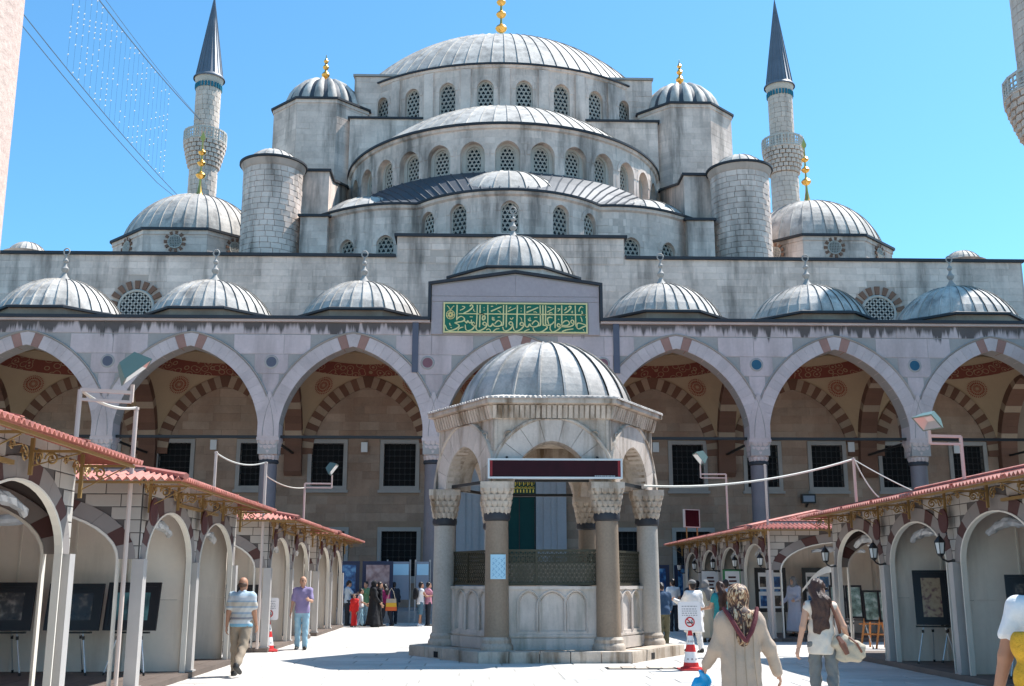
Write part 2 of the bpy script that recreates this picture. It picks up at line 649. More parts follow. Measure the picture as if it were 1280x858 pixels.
# --- front wall of the hall (upper courses seen above the arcade roof, lower courses under the vaults)
f = flat_map((0, 55, 0), (1, 0, 0), (0, 1, 0))
fz = 18.45
upwin = [-17.0, -12.9, -9.3, -5.65, 5.65, 9.05, 12.9, 16.25, 19.9, 23.6, -20.7, -24.3]
lowwin = [-5.6, 5.6, -9.2, 9.2, -13.0, 13.0, -16.6, 16.6]
ops_low = [op(x, 0.80, 6.4, 8.55) for x in upwin] + [op(x, 0.88, 1.95, 4.15) for x in lowwin] + [op(0, 2.55, None, 8.6)]
ops_top = [op(s * 19.5, 0.95, 15.75, 15.75, lambda x: 0.0) for s in (-1, 1)]
wl_ = MB()
sheet(wl_, f, -27.5, 27.5, 0.0, 12.6, ops_low, 0.35, mi=1, rmi=2, sub=2)
wl_.quad(f(-27.5, 12.6), f(27.5, 12.6), f(27.5, fz), f(-27.5, fz))
wl_.box((-27.5, 55.0, fz), (27.5, 56.0, fz + 0.02))
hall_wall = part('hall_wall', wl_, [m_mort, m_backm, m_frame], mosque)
circ = [dict(u=s * 19.5, a=1.25, s=15.85 - 1.25, v=15.85, top=lambda x: math.sqrt(max(0, 1.25 ** 2 - x * x))) for s in (-1, 1)]
bl = blocks(f, -27.4, 27.4, 13.4, fz, 0.37, 0.55, 1.45, circ, 0.02, 0.006, 0.016, jit=0.004)
lay(bl, hall_wall, m_hallo, m_hall, 170)
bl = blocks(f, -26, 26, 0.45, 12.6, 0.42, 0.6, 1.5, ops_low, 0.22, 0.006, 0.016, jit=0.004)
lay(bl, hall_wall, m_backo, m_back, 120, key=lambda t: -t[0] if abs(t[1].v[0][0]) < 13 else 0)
mb = MB()
mb.box((-27.6, 54.85, fz), (-6.1, 56.4, fz + 0.16))
mb.box((6.1, 54.85, fz), (27.6, 56.4, fz + 0.16))
mb.box((-6.2, 54.83, 19.6), (6.2, 56.4, 19.75))
part('coping', mb, m_edge, mosque)
mb = MB()
mb.box((-6.05, 54.98, fz - 0.3), (6.05, 56.2, 19.6))
par = part('parapet', mb, m_mort, mosque)
lay(blocks(f, -6.0, 6.0, fz - 0.3, 19.6, 0.36, 0.6, 1.4, (), 0, 0.008, 0.03), par, m_hallo, m_hall, 40)
# roofs behind the parapet
mb = MB()
mb.box((-27, 56, 18.0), (27, 104, 18.4))
part('lead_roof', mb, m_leadd, mosque)
mb = MB()
mb.box((-27.4, 55.9, 0), (27.4, 105, 18.0))
part('hall_body', mb, m_mort, mosque)

# --- grilled rectangular windows
def grille_window(x, z0, z1, a, root, y=55.0, nx=5, nz=6):
    fr = MB()
    w = 0.2
    for p, q in (((x - a - w, y - 0.09, z0 - w), (x - a, y + 0.1, z1 + w)), ((x + a, y - 0.09, z0 - w), (x + a + w, y + 0.1, z1 + w)),
                 ((x - a, y - 0.088, z1), (x + a, y + 0.1, z1 + w)), ((x - a - w - 0.08, y - 0.14, z0 - w - 0.14), (x + a + w + 0.08, y + 0.1, z0 - w)), ((x - a, y - 0.088, z0 - w), (x + a, y + 0.1, z0))):
        fr.box(p, q)
    wdw = part('window', fr, m_frame, root)
    b = MB()
    b.box((x - a, y + 0.3, z0), (x + a, y + 0.34, z1))
    part('pane', b, m_dark, wdw)
    gr = MB()
    for k in range(1, nx + 1):
        u = x - a + 2 * a * k / (nx + 1)
        gr.tube([(u, y + 0.08, z0), (u, y + 0.08, z1)], 0.018, 5)
    for k in range(1, nz + 1):
        v = z0 + (z1 - z0) * k / (nz + 1)
        gr.tube([(x - a, y + 0.08, v), (x + a, y + 0.08, v)], 0.018, 5)
        for j in range(1, nx + 1):
            u = x - a + 2 * a * j / (nx + 1)
            gr.box((u - 0.035, y + 0.045, v - 0.035), (u + 0.035, y + 0.115, v + 0.035))
    part('iron_grille', gr, m_iron, wdw)
    return wdw
for x in upwin:
    grille_window(x, 6.4, 8.55, 0.80, mosque)
for x in lowwin:
    grille_window(x, 1.95, 4.15, 0.88, mosque)

# --- arched windows with pierced plaster screens, shared meshes
def screen_meshes(a, h, hs):
    """frame/backing + lattice for an arched window of half width a, straight height h, arch rise hs (local: x, z, facing -y)"""
    top, pt = pt_arch(a, hs)
    def outline(s=0.0):
        return [(-a + s, s), (a - s, s)] + [((lambda p: (p[0], p[1]))(pt(1 - 2 * k / 12, -s))[0], h + pt(1 - 2 * k / 12, -s)[1]) for k in range(13)]
    g_ = MB()
    g_.prism([(x, 0.03, z) for x, z in outline()], (0, 0.05, 0))
    gm = g_.mesh('window_glass', m_glas)
    lt = MB()
    s = a / 1.85
    r = s * 0.40
    inside = lambda x, z: abs(x) < a and z > 0 and z < h + top(x)
    # hexagonal lattice: bars of a triangular grid clipped to the outline
    def bar(p, q):
        n = 24
        run = None
        for k in range(n + 1):
            t = k / n
            x, z = p[0] + (q[0] - p[0]) * t, p[1] + (q[1] - p[1]) * t
            if inside(x, z):
                run = (run[0] if run else (x, z), (x, z))
            if (not inside(x, z) or k == n) and run:
                if run[0] != run[1]:
                    (x0, z0), (x1, z1) = run
                    lt.bar((x0, 0.0, z0), (x1, 0.0, z1), s * 0.17, up=(0, 1, 0), h=0.05)
                run = None
    H = h + hs
    dz = s * 0.88
    k = 0
    z = dz * 0.6
    while z < H:
        bar((-a, z), (a, z))
        z += dz
    for k in range(-12, 13):
        x0 = k * s
        bar((x0, 0), (x0 + H * 0.57, H))
        bar((x0, 0), (x0 - H * 0.57, H))
    # border
    o = outline()
    i_ = outline(0.10 * a + 0.03)
    n = len(o)
    for k in range(n):
        k2 = (k + 1) % n
        lt.add([(o[k][0], -0.035, o[k][1]), (o[k2][0], -0.035, o[k2][1]), (i_[k2][0], -0.035, i_[k2][1]), (i_[k][0], -0.035, i_[k][1])], [(0, 1, 2, 3)])
    lm = lt.mesh('screen', m_scr)
    return gm, lm
def place_window(ms, root, P, ang):
    wo = link('window', ms[0], root, P, (0, 0, ang))
    link('plaster_screen', ms[1], wo)
    return wo
def cyl_windows(root, cx, cy, R, z0, h, a, hs, angs, depth, ms):
    for t in angs:
        P = (cx + (R - depth) * math.sin(t), cy - (R - depth) * math.cos(t), z0)
        place_window(ms, root, P, t)

# --- main drum and dome
def drum(name, cx, cy, R, z0, z1, angs, wz, wh, a, hs, half, depth=0.3, ms=None, cop=0.14, blk=None):
    f = cyl_map(cx, cy, R)
    top, pt = pt_arch(a, hs)
    ops = [op(t * R, a, wz, wz + wh, top) for t in angs]
    mb = MB()
    sheet(mb, f, -half * R, half * R, z0, z1, ops, depth, du=0.9)
    d = part(name, mb, m_plain, mosque)
    if blk:
        big, pb = pt_arch(a + 0.26, hs + 0.26)
        ops2 = [op(t * R, a + 0.26, wz - 0.15, wz + wh, big) for t in angs]
        lay(blocks(f, -half * R * 0.95, half * R * 0.95, z0, z1 - 0.3, blk, 0.6, 1.3, ops2, 0.0, 0.014, 0.012, jit=0.005), d, m_hallo, m_hall, 0)
        # arch stones round each window
        st = []
        for t in angs:
            st += voussoirs(f, t * R, wz + wh, pt, 0.24, 7, -0.03, 0.05, 0.012)
        stuff(part('arch_stones', merge(st), m_plain, d))
    mb = MB()
    n = 48
    pr = [(R - 0.02, z1 - 0.34), (R + 0.10, z1 - 0.26), (R + 0.12, z1 - 0.12), (R + 0.16, z1 - 0.10)]
    mb.lathe(pr, n * 2, (cx, cy, 0), a0=1.5 * PI - half, a1=1.5 * PI + half)
    part('cornice', mb, m_plain, d)
    mb = MB()
    mb.lathe([(R + 0.16, z1 - 0.10), (R + 0.24, z1 - 0.08), (R + 0.24, z1 + 0.04), (R - 0.6, z1 + 0.22)], n * 2, (cx, cy, 0), a0=1.5 * PI - half, a1=1.5 * PI + half)
    part('lead_edge', mb, m_edge, d)
    cyl_windows(mosque, cx, cy, R, wz, wh, a, hs, angs, depth, ms)
    return d
ms_main = screen_meshes(0.60, 1.95, 0.66)
drum('main_drum', 0, 84, 14.0, 30.5, 37.3, [rad(5.6 + 11.2 * k) for k in range(-6, 6)], 33.5, 1.95, 0.60, 0.66, rad(115), 0.28, ms_main, blk=0.5)
md = lead_dome(mosque, (0, 84, 37.45), 13.55, 7.6, 88, ((0.0, 0.16), (0.16, 0.36), (0.36, 0.62), (0.62, 0.965)), 0.055, front=rad(112), name='main_dome')
part('finial', finial_mb('gold', 1.75), m_gold, mosque, loc=(0, 84, 45.0))
# buttress piers of the drum (flat strips between windows)
fd = cyl_map(0, 84, 14.0)
for k in range(-6, 7):
    t = rad(11.2 * k)
    A = [fd((t - 0.025) * 14, z, d) for z in (33.0, 36.95) for d in (0, -0.14)]
    B = [fd((t + 0.025) * 14, z, d) for z in (33.0, 36.95) for d in (0, -0.14)]
    mb = MB()
    mb.add([A[1], B[1], B[3], A[3], A[0], B[0], B[2], A[2]], [(0, 1, 2, 3), (0, 3, 7, 4), (1, 5, 6, 2), (3, 2, 6, 7)])
    part('drum_pier', mb, m_plain, mosque)

# --- half dome and its drum
ms_half = screen_meshes(0.50, 1.15, 0.56)
angs = [rad(11.6 * k) for k in range(-7, 8)]
f = cyl_map(0, 73, 10.8)
top, pt = pt_arch(0.78, 0.86)
ops = [op(t * 10.8, 0.78, 26.1, 27.35, top) for t in angs]
mb = MB()
sheet(mb, f, -rad(97) * 10.8, rad(97) * 10.8, 24.0, 29.3, ops, 0.42, du=0.8)
hd = part('half_dome_drum', mb, m_plain, mosque)
f2 = cyl_map(0, 73, 10.38)
top2, pt2 = pt_arch(0.50, 0.56)
ops2 = [op(t * 10.38, 0.50, 26.35, 27.5, top2) for t in angs]
mb = MB()
sheet(mb, f2, -rad(97) * 10.38, rad(97) * 10.38, 25.6, 28.4, ops2, 0.2, du=0.8)
part('window_recess', mb, m_scr, hd)
big = pt_arch(1.05, 1.13)[0]
lay(blocks(f, -rad(94) * 10.8, rad(94) * 10.8, 25.0, 28.9, 0.45, 0.6, 1.3, [op(t * 10.8, 1.05, 25.6, 27.35, big) for t in angs], 0, 0.014, 0.012, jit=0.005), hd, m_hallo, m_hall, 0)
st = []
for t in angs:
    st += voussoirs(f, t * 10.8, 27.35, pt, 0.24, 9, -0.03, 0.05, 0.012)
stuff(part('arch_stones', merge(st), m_plain, hd))
cyl_windows(mosque, 0, 73, 10.38, 26.35, 1.15, 0.5, 0.56, angs, 0.18, ms_half)
mb = MB()
mb.lathe([(10.78, 28.95), (10.92, 29.03), (10.95, 29.18), (11.0, 29.2)], 80, (0, 73, 0), a0=1.5 * PI - rad(97), a1=1.5 * PI + rad(97))
part('cornice', mb, m_plain, hd)
mb = MB()
mb.lathe([(11.0, 29.2), (11.08, 29.22), (11.08, 29.36), (10.2, 29.5)], 80, (0, 73, 0), a0=1.5 * PI - rad(97), a1=1.5 * PI + rad(97))
part('lead_edge', mb, m_edge, hd)
lead_dome(mosque, (0, 73, 29.42), 10.45, 4.7, 72, ((0.0, 0.28), (0.28, 0.6), (0.6, 0.97)), 0.045, front=rad(100), name='half_dome')

# --- exedra wall: a curved wall in three lobes with windows, lead roof above
path = []
for k in range(0, 25):     # centre lobe, radius 6.66, bulging to the front
    t = -0.90 + 1.8 * k / 24
    path.append((6.66 * math.sin(t), 57 + 6.66 - 6.66 * math.cos(t)))
side = []
for k in range(1, 15):
    t = k / 14
    x = 5.22 + 6.0 * t
    side.append((x, 59.53 + 2.3 * t ** 2.0 * 1.0 - 0.25 * math.sin(PI * t)))
path = [(-x, y) for x, y in reversed(side)] + path + side
L_ = [0.0]
for p, q in zip(path, path[1:]):
    L_.append(L_[-1] + math.dist(p, q))
half_l = L_[-1] / 2
def path_at(u):
    s = min(max(u + half_l, 0), L_[-1] - 1e-6)
    i = 0
    while L_[i + 1] < s:
        i += 1
    t = (s - L_[i]) / (L_[i + 1] - L_[i])
    p, q = path[i], path[i + 1]
    tx, ty = q[0] - p[0], q[1] - p[1]
    l = math.hypot(tx, ty)
    return p[0] + tx * t, p[1] + ty * t, tx / l, ty / l
def fe(u, v, d=0.0):
    x, y, tx, ty = path_at(u)
    return Vector((x - ty * d, y + tx * d, v))
ms_ex = screen_meshes(0.52, 1.30, 0.58)
topx = pt_arch(0.52, 0.58)[0]
ewin = [(0.0, 20.55), (-3.0, 20.55), (3.0, 20.55), (-5.15, 20.5), (5.15, 20.5), (-7.9, 19.3), (7.9, 19.3), (-10.4, 19.3), (10.4, 19.3)]
ops = [op(u, 0.52, z, z + 1.30, topx) for u, z in ewin]
mb = MB()
sheet(mb, fe, -half_l + 0.01, half_l - 0.01, 18.3, 23.0, ops, 0.3, du=0.4)
ew = part('exedra_wall', mb, m_plain, mosque)
bigx = pt_arch(0.76, 0.82)[0]
lay(blocks(fe, -half_l + 0.05, half_l - 0.05, 18.4, 22.7, 0.42, 0.55, 1.2, [op(u, 0.76, z - 0.12, z + 1.3, bigx) for u, z in ewin], 0, 0.014, 0.015, jit=0.006), ew, m_hallo, m_hall, 0)
st = []
for u, z in ewin:
    st += voussoirs(fe, u, z + 1.3, pt_arch(0.52, 0.58)[1], 0.22, 9, -0.03, 0.05, 0.012)
stuff(part('arch_stones', merge(st), m_plain, ew))
for u, z in ewin:
    x, y, tx, ty = path_at(u)
    P = fe(u, z, 0.26)
    place_window(ms_ex, mosque, P, math.atan2(ty, tx))
mb = MB()
mbe = MB()
N_ = 70
for k in range(N_):
    a, b = -half_l + 0.02 + (2 * half_l - 0.04) * k / N_, -half_l + 0.02 + (2 * half_l - 0.04) * (k + 1) / N_
    for (d0, z0), (d1, z1) in (((0.0, 22.68), (-0.14, 22.78)), ((-0.14, 22.78), (-0.16, 22.95))):
        mb.quad(fe(a, z0, d0), fe(b, z0, d0), fe(b, z1, d1), fe(a, z1, d1))
    for (d0, z0), (d1, z1) in (((-0.16, 22.95), (-0.25, 22.96)), ((-0.25, 22.96), (-0.25, 23.08)), ((-0.25, 23.08), (0.7, 23.3))):
        mbe.quad(fe(a, z0, d0), fe(b, z0, d0), fe(b, z1, d1), fe(a, z1, d1))
part('cornice', mb, m_plain, ew)
part('lead_edge', mbe, m_edge, ew)
# sloping lead roof between the exedra cornice and the half-dome drum
mb = MB()
NR = 48
for k in range(NR):
    ts = (k / NR, (k + 1) / NR)
    pts = []
    for t in ts:
        u = -half_l + 0.02 + (2 * half_l - 0.04) * t
        a = rad(-90 + 180 * t)
        lo = fe(u, 23.1, 0.1)
        hi = Vector((10.85 * math.sin(a), 73 - 10.85 * math.cos(a), 26.15))
        pts.append((lo, lo.lerp(hi, 0.5) + Vector((0, 0, 0.12)), hi))
    for i in range(2):
        mb.quad(pts[0][i], pts[1][i], pts[1][i + 1], pts[0][i + 1])
    mb.bar(pts[0][0] + Vector((0, 0, 0.02)), pts[0][1] + Vector((0, 0, 0.02)), 0.07)
    mb.bar(pts[0][1] + Vector((0, 0, 0.02)), pts[0][2] + Vector((0, 0, 0.02)), 0.07)
part('exedra_roof', mb, m_leadd, mosque)
lead_dome(mosque, (0, 61.8, 23.25), 4.3, 2.45, 28, ((0.0, 0.45), (0.45, 0.96)), 0.05, front=rad(120), name='exedra_dome')
for s in (-1, 1):
    lead_dome(mosque, (s * 8.3, 64.3, 22.9), 3.7, 2.05, 24, ((0.0, 0.45), (0.45, 0.96)), 0.05, front=rad(120), name='exedra_dome')

# --- stone towers and buttresses
def octagon(R, n=8, rot=PI / 8):
    return [(R * math.cos(rot + 2 * PI * k / n), R * math.sin(rot + 2 * PI * k / n)) for k in range(n)]
def oct_tower(cx, cy, R, z0, z1, n=8, blk=None, rot=PI / 8, name='weight_tower', cop=0.14, blk_mat=(m_hallo, m_hall)):
    o = octagon(R, n, rot)
    mb = MB()
    mb.prism([(cx + x, cy + y, z0) for x, y in o], (0, 0, z1 - z0))
    t = part(name, mb, m_mort if blk else m_plain, mosque)
    if blk:
        bl = []
        for k in range(n):
            p, q = o[k], o[(k + 1) % n]
            nx, ny = (p[1] - q[1]), (q[0] - p[0])
            mx, my = (p[0] + q[0]) / 2, (p[1] + q[1]) / 2
            if my > 0.6 * R:
                continue
            l = math.dist(p, q)
            ux, uy = (q[0] - p[0]) / l, (q[1] - p[1]) / l
            if mx * ny * 0 + (mx * (-uy) + my * ux) < 0:
                inn = (-uy, ux)
            else:
                inn = (uy, -ux)
            ff = flat_map((cx + p[0], cy + p[1], 0), (ux, uy, 0), (-(mx) / math.hypot(mx, my), -(my) / math.hypot(mx, my), 0))
            bl += blocks(ff, 0.0, l, z0, z1 - 0.05, blk, 0.55, 1.2, (), 0, 0.008, 0.016, jit=0.004)
        lay(bl, t, blk_mat[0], blk_mat[1], 0)
    mb = MB()
    for R2, za, zb in ((R + 0.08, z1 - 0.3, z1 - 0.05), (R + 0.22, z1 - 0.05, z1 + 0.1)):
        mb.prism([(cx + x, cy + y, za) for x, y in octagon(R2, n, rot)], (0, 0, zb - za), 0 if R2 < R + 0.2 else 1)
    oo = octagon(R + 0.22, n, rot)
    for k in range(n):
        p, q = oo[k], oo[(k + 1) % n]
        mb.add([(cx + p[0], cy + p[1], z1 + 0.1), (cx + q[0], cy + q[1], z1 + 0.1), (cx, cy, z1 + 0.5)], [(0, 1, 2)], 1)
    part('coping', mb, [m_plain, m_edge], t)
    return t
def block(a, b, name='buttress', blk=0.45, cop=True, root=None, faces='fs', slope=0.0):
    mb = MB()
    x0, y0, z0 = a
    x1, y1, z1 = b
    mb.add([(x0, y0, z0), (x1, y0, z0), (x1, y1, z0), (x0, y1, z0), (x0, y0, z1), (x1, y0, z1), (x1, y1, z1 + slope), (x0, y1, z1 + slope)],
           [(0, 3, 2, 1), (4, 5, 6, 7), (0, 1, 5, 4), (1, 2, 6, 5), (2, 3, 7, 6), (3, 0, 4, 7)])
    o = part(name, mb, m_plain, root or mosque)
    if blk:
        bl = blocks(flat_map((x0, y0, 0), (1, 0, 0), (0, 1, 0)), 0, x1 - x0, z0, z1 - 0.05, blk, 0.55, 1.2, (), 0, 0.008, 0.014, jit=0.004)
        zz = z1 - 0.05
        bl += blocks(flat_map((x1, y0, 0), (0, 1, 0), (-1, 0, 0)), 0, y1 - y0, z0, zz, blk, 0.55, 1.2, (), 0, 0.008, 0.014, jit=0.004)
        bl += blocks(flat_map((x0, y0, 0), (0, 1, 0), (1, 0, 0)), 0, y1 - y0, z0, zz, blk, 0.55, 1.2, (), 0, 0.008, 0.014, jit=0.004)
        lay(bl, o, m_hallo, m_hall, 0)
    if cop:
        mb = MB()
        e = 0.14
        mb.add([(x0 - e, y0 - e, z1), (x1 + e, y0 - e, z1), (x1 + e, y1, z1 + slope), (x0 - e, y1, z1 + slope),
                (x0 - e, y0 - e, z1 + 0.14), (x1 + e, y0 - e, z1 + 0.14), (x1 + e, y1, z1 + 0.14 + slope), (x0 - e, y1, z1 + 0.14 + slope)],
               [(0, 3, 2, 1), (4, 5, 6, 7), (0, 1, 5, 4), (1, 2, 6, 5), (2, 3, 7, 6), (3, 0, 4, 7)])
        part('coping', mb, m_edge, o)
    return o
for s in (-1, 1):
    X = lambda a, b: (min(s * a, s * b), max(s * a, s * b))
    # weight tower with its ribbed dome
    oct_tower(s * 13.2, 74.3, 3.65, 26.5, 34.9, blk=0.44)
    lead_dome(mosque, (s * 13.2, 74.3, 35.05), 2.9, 2.75, 18, ((0.0, 0.97),), 0.0, bulge=0.30, name='tower_dome')
    part('finial', finial_mb('short', 1.25), m_gold, mosque, loc=(s * 13.2, 74.3, 37.7))
    x0, x1 = X(10.2, 16.6)
    block((x0, 71.6, 18.3), (x1, 78, 28.6), 'tower_base')
    # stepped sloping buttress in front of the tower base
    x0, x1 = X(10.9, 12.6)
    mb = MB()
    prof = [(62.6, 18.3), (62.6, 26.2), (64.2, 26.2), (70.9, 28.3), (71.7, 28.3), (71.7, 18.3)]
    mb.prism([(x0, y, z) for y, z in prof], (x1 - x0, 0, 0))
    b = part('buttress', mb, m_plain, mosque)
    mb = MB()
    cp = [(62.45, 26.2), (64.2, 26.2), (70.9, 28.3), (71.6, 28.3)]
    mb.prism([(x0 - 0.12, y, z) for y, z in cp] + [(x0 - 0.12, y, z + 0.15) for y, z in reversed(cp)], (x1 - x0 + 0.24, 0, 0))
    part('coping', mb, m_edge, b)
    x0, x1 = X(10.6, 12.2)
    block((x0, 60.6, 18.3), (x1, 66, 22.6), 'low_buttress', 0.42, slope=1.0)
    # wall linking tower and drum, and the drum's buttress block with its nook
    x0, x1 = X(5.6, 10.9)
    block((x0, 71.3, 24.0), (x1, 76, 33.6), 'link_wall', 0.44)
    x0, x1 = X(7.7, 10.9)
    fb = flat_map((0, 73.2, 0), (1, 0, 0), (0, 1, 0))
    mb = MB()
    tp = pt_arch(0.62, 0.7)[0]
    nu = s * 8.55
    zt_ = 37.75
    sheet(mb, fb, x0, x1, 33.5, zt_, [op(nu, 0.62, 33.9, 35.6, tp)], 0.9)
    mb.box((x0, 74.1, 33.5), (x1, 80, zt_))
    mb.quad((x0, 73.2, 33.5), (x0, 74.1, 33.5), (x0, 74.1, zt_), (x0, 73.2, zt_))
    mb.quad((x1, 73.2, 33.5), (x1, 74.1, 33.5), (x1, 74.1, zt_), (x1, 73.2, zt_))
    b = part('drum_buttress', mb, m_plain, mosque)
    lay(blocks(fb, x0, x1, 33.5, zt_, 0.42, 0.5, 1.1, [op(nu, 0.62, 33.9, 35.6, tp)], 0.08, 0.009, 0.018), b, m_hallo, m_hall, 0)
    mb = MB()
    mb.add([(x0 - 0.1, 73.05, zt_), (x1 + 0.1, 73.05, zt_), (x1 + 0.1, 80, zt_ + 0.9), (x0 - 0.1, 80, zt_ + 0.9), (x0 - 0.1, 73.05, zt_ + 0.16), (x1 + 0.1, 73.05, zt_ + 0.16), (x1 + 0.1, 80, zt_ + 1.06), (x0 - 0.1, 80, zt_ + 1.06)],
           [(0, 3, 2, 1), (4, 5, 6, 7), (0, 1, 5, 4), (1, 2, 6, 5), (2, 3, 7, 6), (3, 0, 4, 7)])
    part('coping', mb, m_frame, b)
    x0, x1 = X(10.7, 13.0)
    block((x0, 77.4, 33), (x1, 81, 36.4), 'rear_buttress', None)
    # round stair turret
    cx, cy, r = s * 14.1, 61.6, 1.75
    mb = MB()
    mb.lathe([(r - 0.09, 18.3), (r - 0.09, 25.55), (r, 25.6), (r + 0.06, 25.7), (r + 0.16, 26.0)], 40, (cx, cy, 0))
    t = part('stair_turret', mb, m_mort, mosque)
    lay(blocks(cyl_map(cx, cy, r), -PI * r, PI * r, 18.4, 25.6, 0.34, 0.4, 0.7, (), 0, 0.004, 0.010, jit=0.002, back=-0.1), t, m_hallo, m_hall, 0)
    mb = MB()
    mb.lathe([(r + 0.16, 26.0), (r + 0.26, 26.02), (r + 0.26, 26.14), (r - 0.3, 26.3)], 40, (cx, cy, 0))
    part('lead_edge', mb, m_edge, t)
    lead_dome(mosque, (cx, cy, 26.15), 1.62, 0.95, 18, ((0.0, 0.97),), 0.035, name='turret_dome')
    # corner dome on its octagonal drum, in front of a square base
    x0, x1 = X(15.2, 25.4)
    block((x0, 67.2, 18.3), (x1, 72.5, 22.0), 'dome_base', 0.42)
    oct_tower(s * 19.8, 66.6, 4.95, 18.3, 22.2, 8, 0.42, name='corner_drum')
    lead_dome(mosque, (s * 19.8, 66.6, 22.35), 4.5, 3.5, 38, ((0.0, 0.42), (0.42, 0.97)), 0.045, name='corner_dome')
    part('finial', finial_mb('gold', 1.12), m_gold, mosque, loc=(s * 19.8, 66.6, 25.7))
    # small far dome by the roof edge
    mb = MB()
    mb.lathe([(1.25, 18.3), (1.25, 20.6), (1.4, 20.7)], 24, (s * 28.2 - 0.4, 62.5, 0))
    part('small_drum', mb, m_plain, mosque)
    lead_dome(mosque, (s * 28.2 - 0.4, 62.5, 20.6), 1.15, 0.85, 20, ((0.0, 0.97),), 0.03, name='small_dome')

# sunburst windows on the corner drums and in the hall wall
def burst(P, ang, r, n, root, full=True, rot=None):
    """round window with a ring of brick rays"""
    g_ = MB()
    g_.lathe([(0.0, 0), (r, 0)], 20)
    g_.v = [(x, 0.0, y) for x, y, z in g_.v]
    w_ = part('round_window', g_, m_glas, root, loc=P, rot=(0, 0, ang))
    lt = MB()
    s = r / 4
    k = -4
    for k in range(-4, 5):
        u = k * s
        hw = math.sqrt(max(0, r * r - u * u))
        if hw > 0.03:
            lt.bar((u, -0.02, -hw), (u, -0.02, hw), s * 0.34, up=(0, 1, 0), h=0.04)
            lt.bar((-hw, -0.02, u), (hw, -0.02, u), s * 0.34, up=(0, 1, 0), h=0.04)
    if r > 0.7:
        lt.v = [((x - z) * 0.7071, y, (x + z) * 0.7071) for x, y, z in lt.v]
    ring = [(r * math.cos(2 * PI * k / 24), -0.02, r * math.sin(2 * PI * k / 24)) for k in range(25)]
    lt.tube(ring, r * 0.09, 5)
    part('plaster_screen', lt, m_scr, w_)
    for k in range(n):
        a = (PI * (k + 0.5) / n) if not full else 2 * PI * (k + 0.5) / n
        hw = PI / n * 0.52 if not full else PI / n * 1.0
        hw *= 0.5 if full else 0.55
        r0, r1 = r * 1.12, r * 1.62
        b = MB()
        b.prism([(r0 * math.cos(a - hw), -0.05, r0 * math.sin(a - hw)), (r1 * math.cos(a - hw), -0.05, r1 * math.sin(a - hw)),
                 (r1 * math.cos(a + hw), -0.05, r1 * math.sin(a + hw)), (r0 * math.cos(a + hw), -0.05, r0 * math.sin(a + hw))], (0, 0.09, 0))
        part('brick', b, m_brick, w_)
for s in (-1, 1):
    burst((s * 19.5, 54.945, 15.62), 0, 0.88, 9, mosque, False)
    ap = 4.95 * math.cos(PI / 8) + 0.055
    for a in (-PI / 4, 0, PI / 4):
        burst((s * 19.8 + ap * math.sin(a), 66.6 - ap * math.cos(a), 21.45), a, 0.40, 11, mosque)

# --- portal of the prayer hall
m_teal = M('teal_door_curtain', (0.004, 0.055, 0.05), 0.8, 0.15, 1.5)
m_gilt = M('gilt_letters', (0.75, 0.50, 0.08), 0.4, 0.1, 3, metal=0.4)
m_pgrey = M('portal_marble', (0.36, 0.37, 0.39), 0.6, 0.14, 0.8, fine=0.08, stain=(0.2, 0.2, 0.2), samt=0.3)
mb = MB()
for s in (-1, 1):
    for k, (xa, xb, yy) in enumerate(((1.25, 1.62, 54.72), (1.62, 2.0, 54.6), (2.0, 2.3, 54.52), (2.3, 2.75, 54.4))):
        xs = sorted((s * xa, s * xb))
        mb.box((xs[0], yy, 0.45), (xs[1], 55.4, 9.9 - 0.01 * k))
mb.box((-1.25, 54.74, 7.2), (1.25, 55.4, 9.88))
mb.box((-2.9, 54.3, 9.9), (2.9, 55.2, 10.3))
portal = part('portal', mb, m_pgrey, mosque)
mb = MB()
mb.box((-1.25, 55.0, 0.45), (1.25, 55.1, 5.85))
part('door_curtain', mb, m_teal, portal)
mb = MB()
for x in (-1.2, -0.42, 0.42, 1.2):
    mb.bar((x, 54.97, 0.45), (x, 54.97, 5.8), 0.05)
mb.box((-1.25, 54.93, 5.85), (1.25, 55.06, 6.0))
part('door_frame', mb, m_iron, portal)
mb = MB()
mb.box((-1.24, 54.85, 6.02), (1.24, 55.06, 7.15))
ip = part('inscription_panel', mb, M('dark_green_panel', (0.015, 0.05, 0.03), 0.6), portal)
mb = MB()
rr = random.Random(3)
for k in range(15):   # row of small gilt palmettes along the lower edge and tall letter stems above
    x = -1.12 + 2.24 * k / 14
    mb.box((x - 0.03, 54.835, 6.08), (x + 0.03, 54.855, 6.24))
for k in range(11):
    x = -1.05 + 2.1 * k / 10
    mb.box((x - 0.02, 54.833, 6.42), (x + 0.02, 54.854, 7.0))
    mb.tube([(x + 0.03 + 0.09 * math.sin(t) , 54.84, 6.62 + 0.13 * math.cos(t * 1.3)) for t in np.linspace(0, 5, 9)], 0.02, 4)
    mb.tube([(x - 0.1 + 0.2 * q, 54.84, 6.40 - 0.08 * math.sin(PI * q)) for q in np.linspace(0, 1, 6)], 0.022, 4)
mb.box((-1.2, 54.832, 6.29), (1.2, 54.853, 6.32))
mb.box((-1.2, 54.832, 7.06), (1.2, 54.853, 7.09))
part('gilt_script', mb, m_gilt, ip)

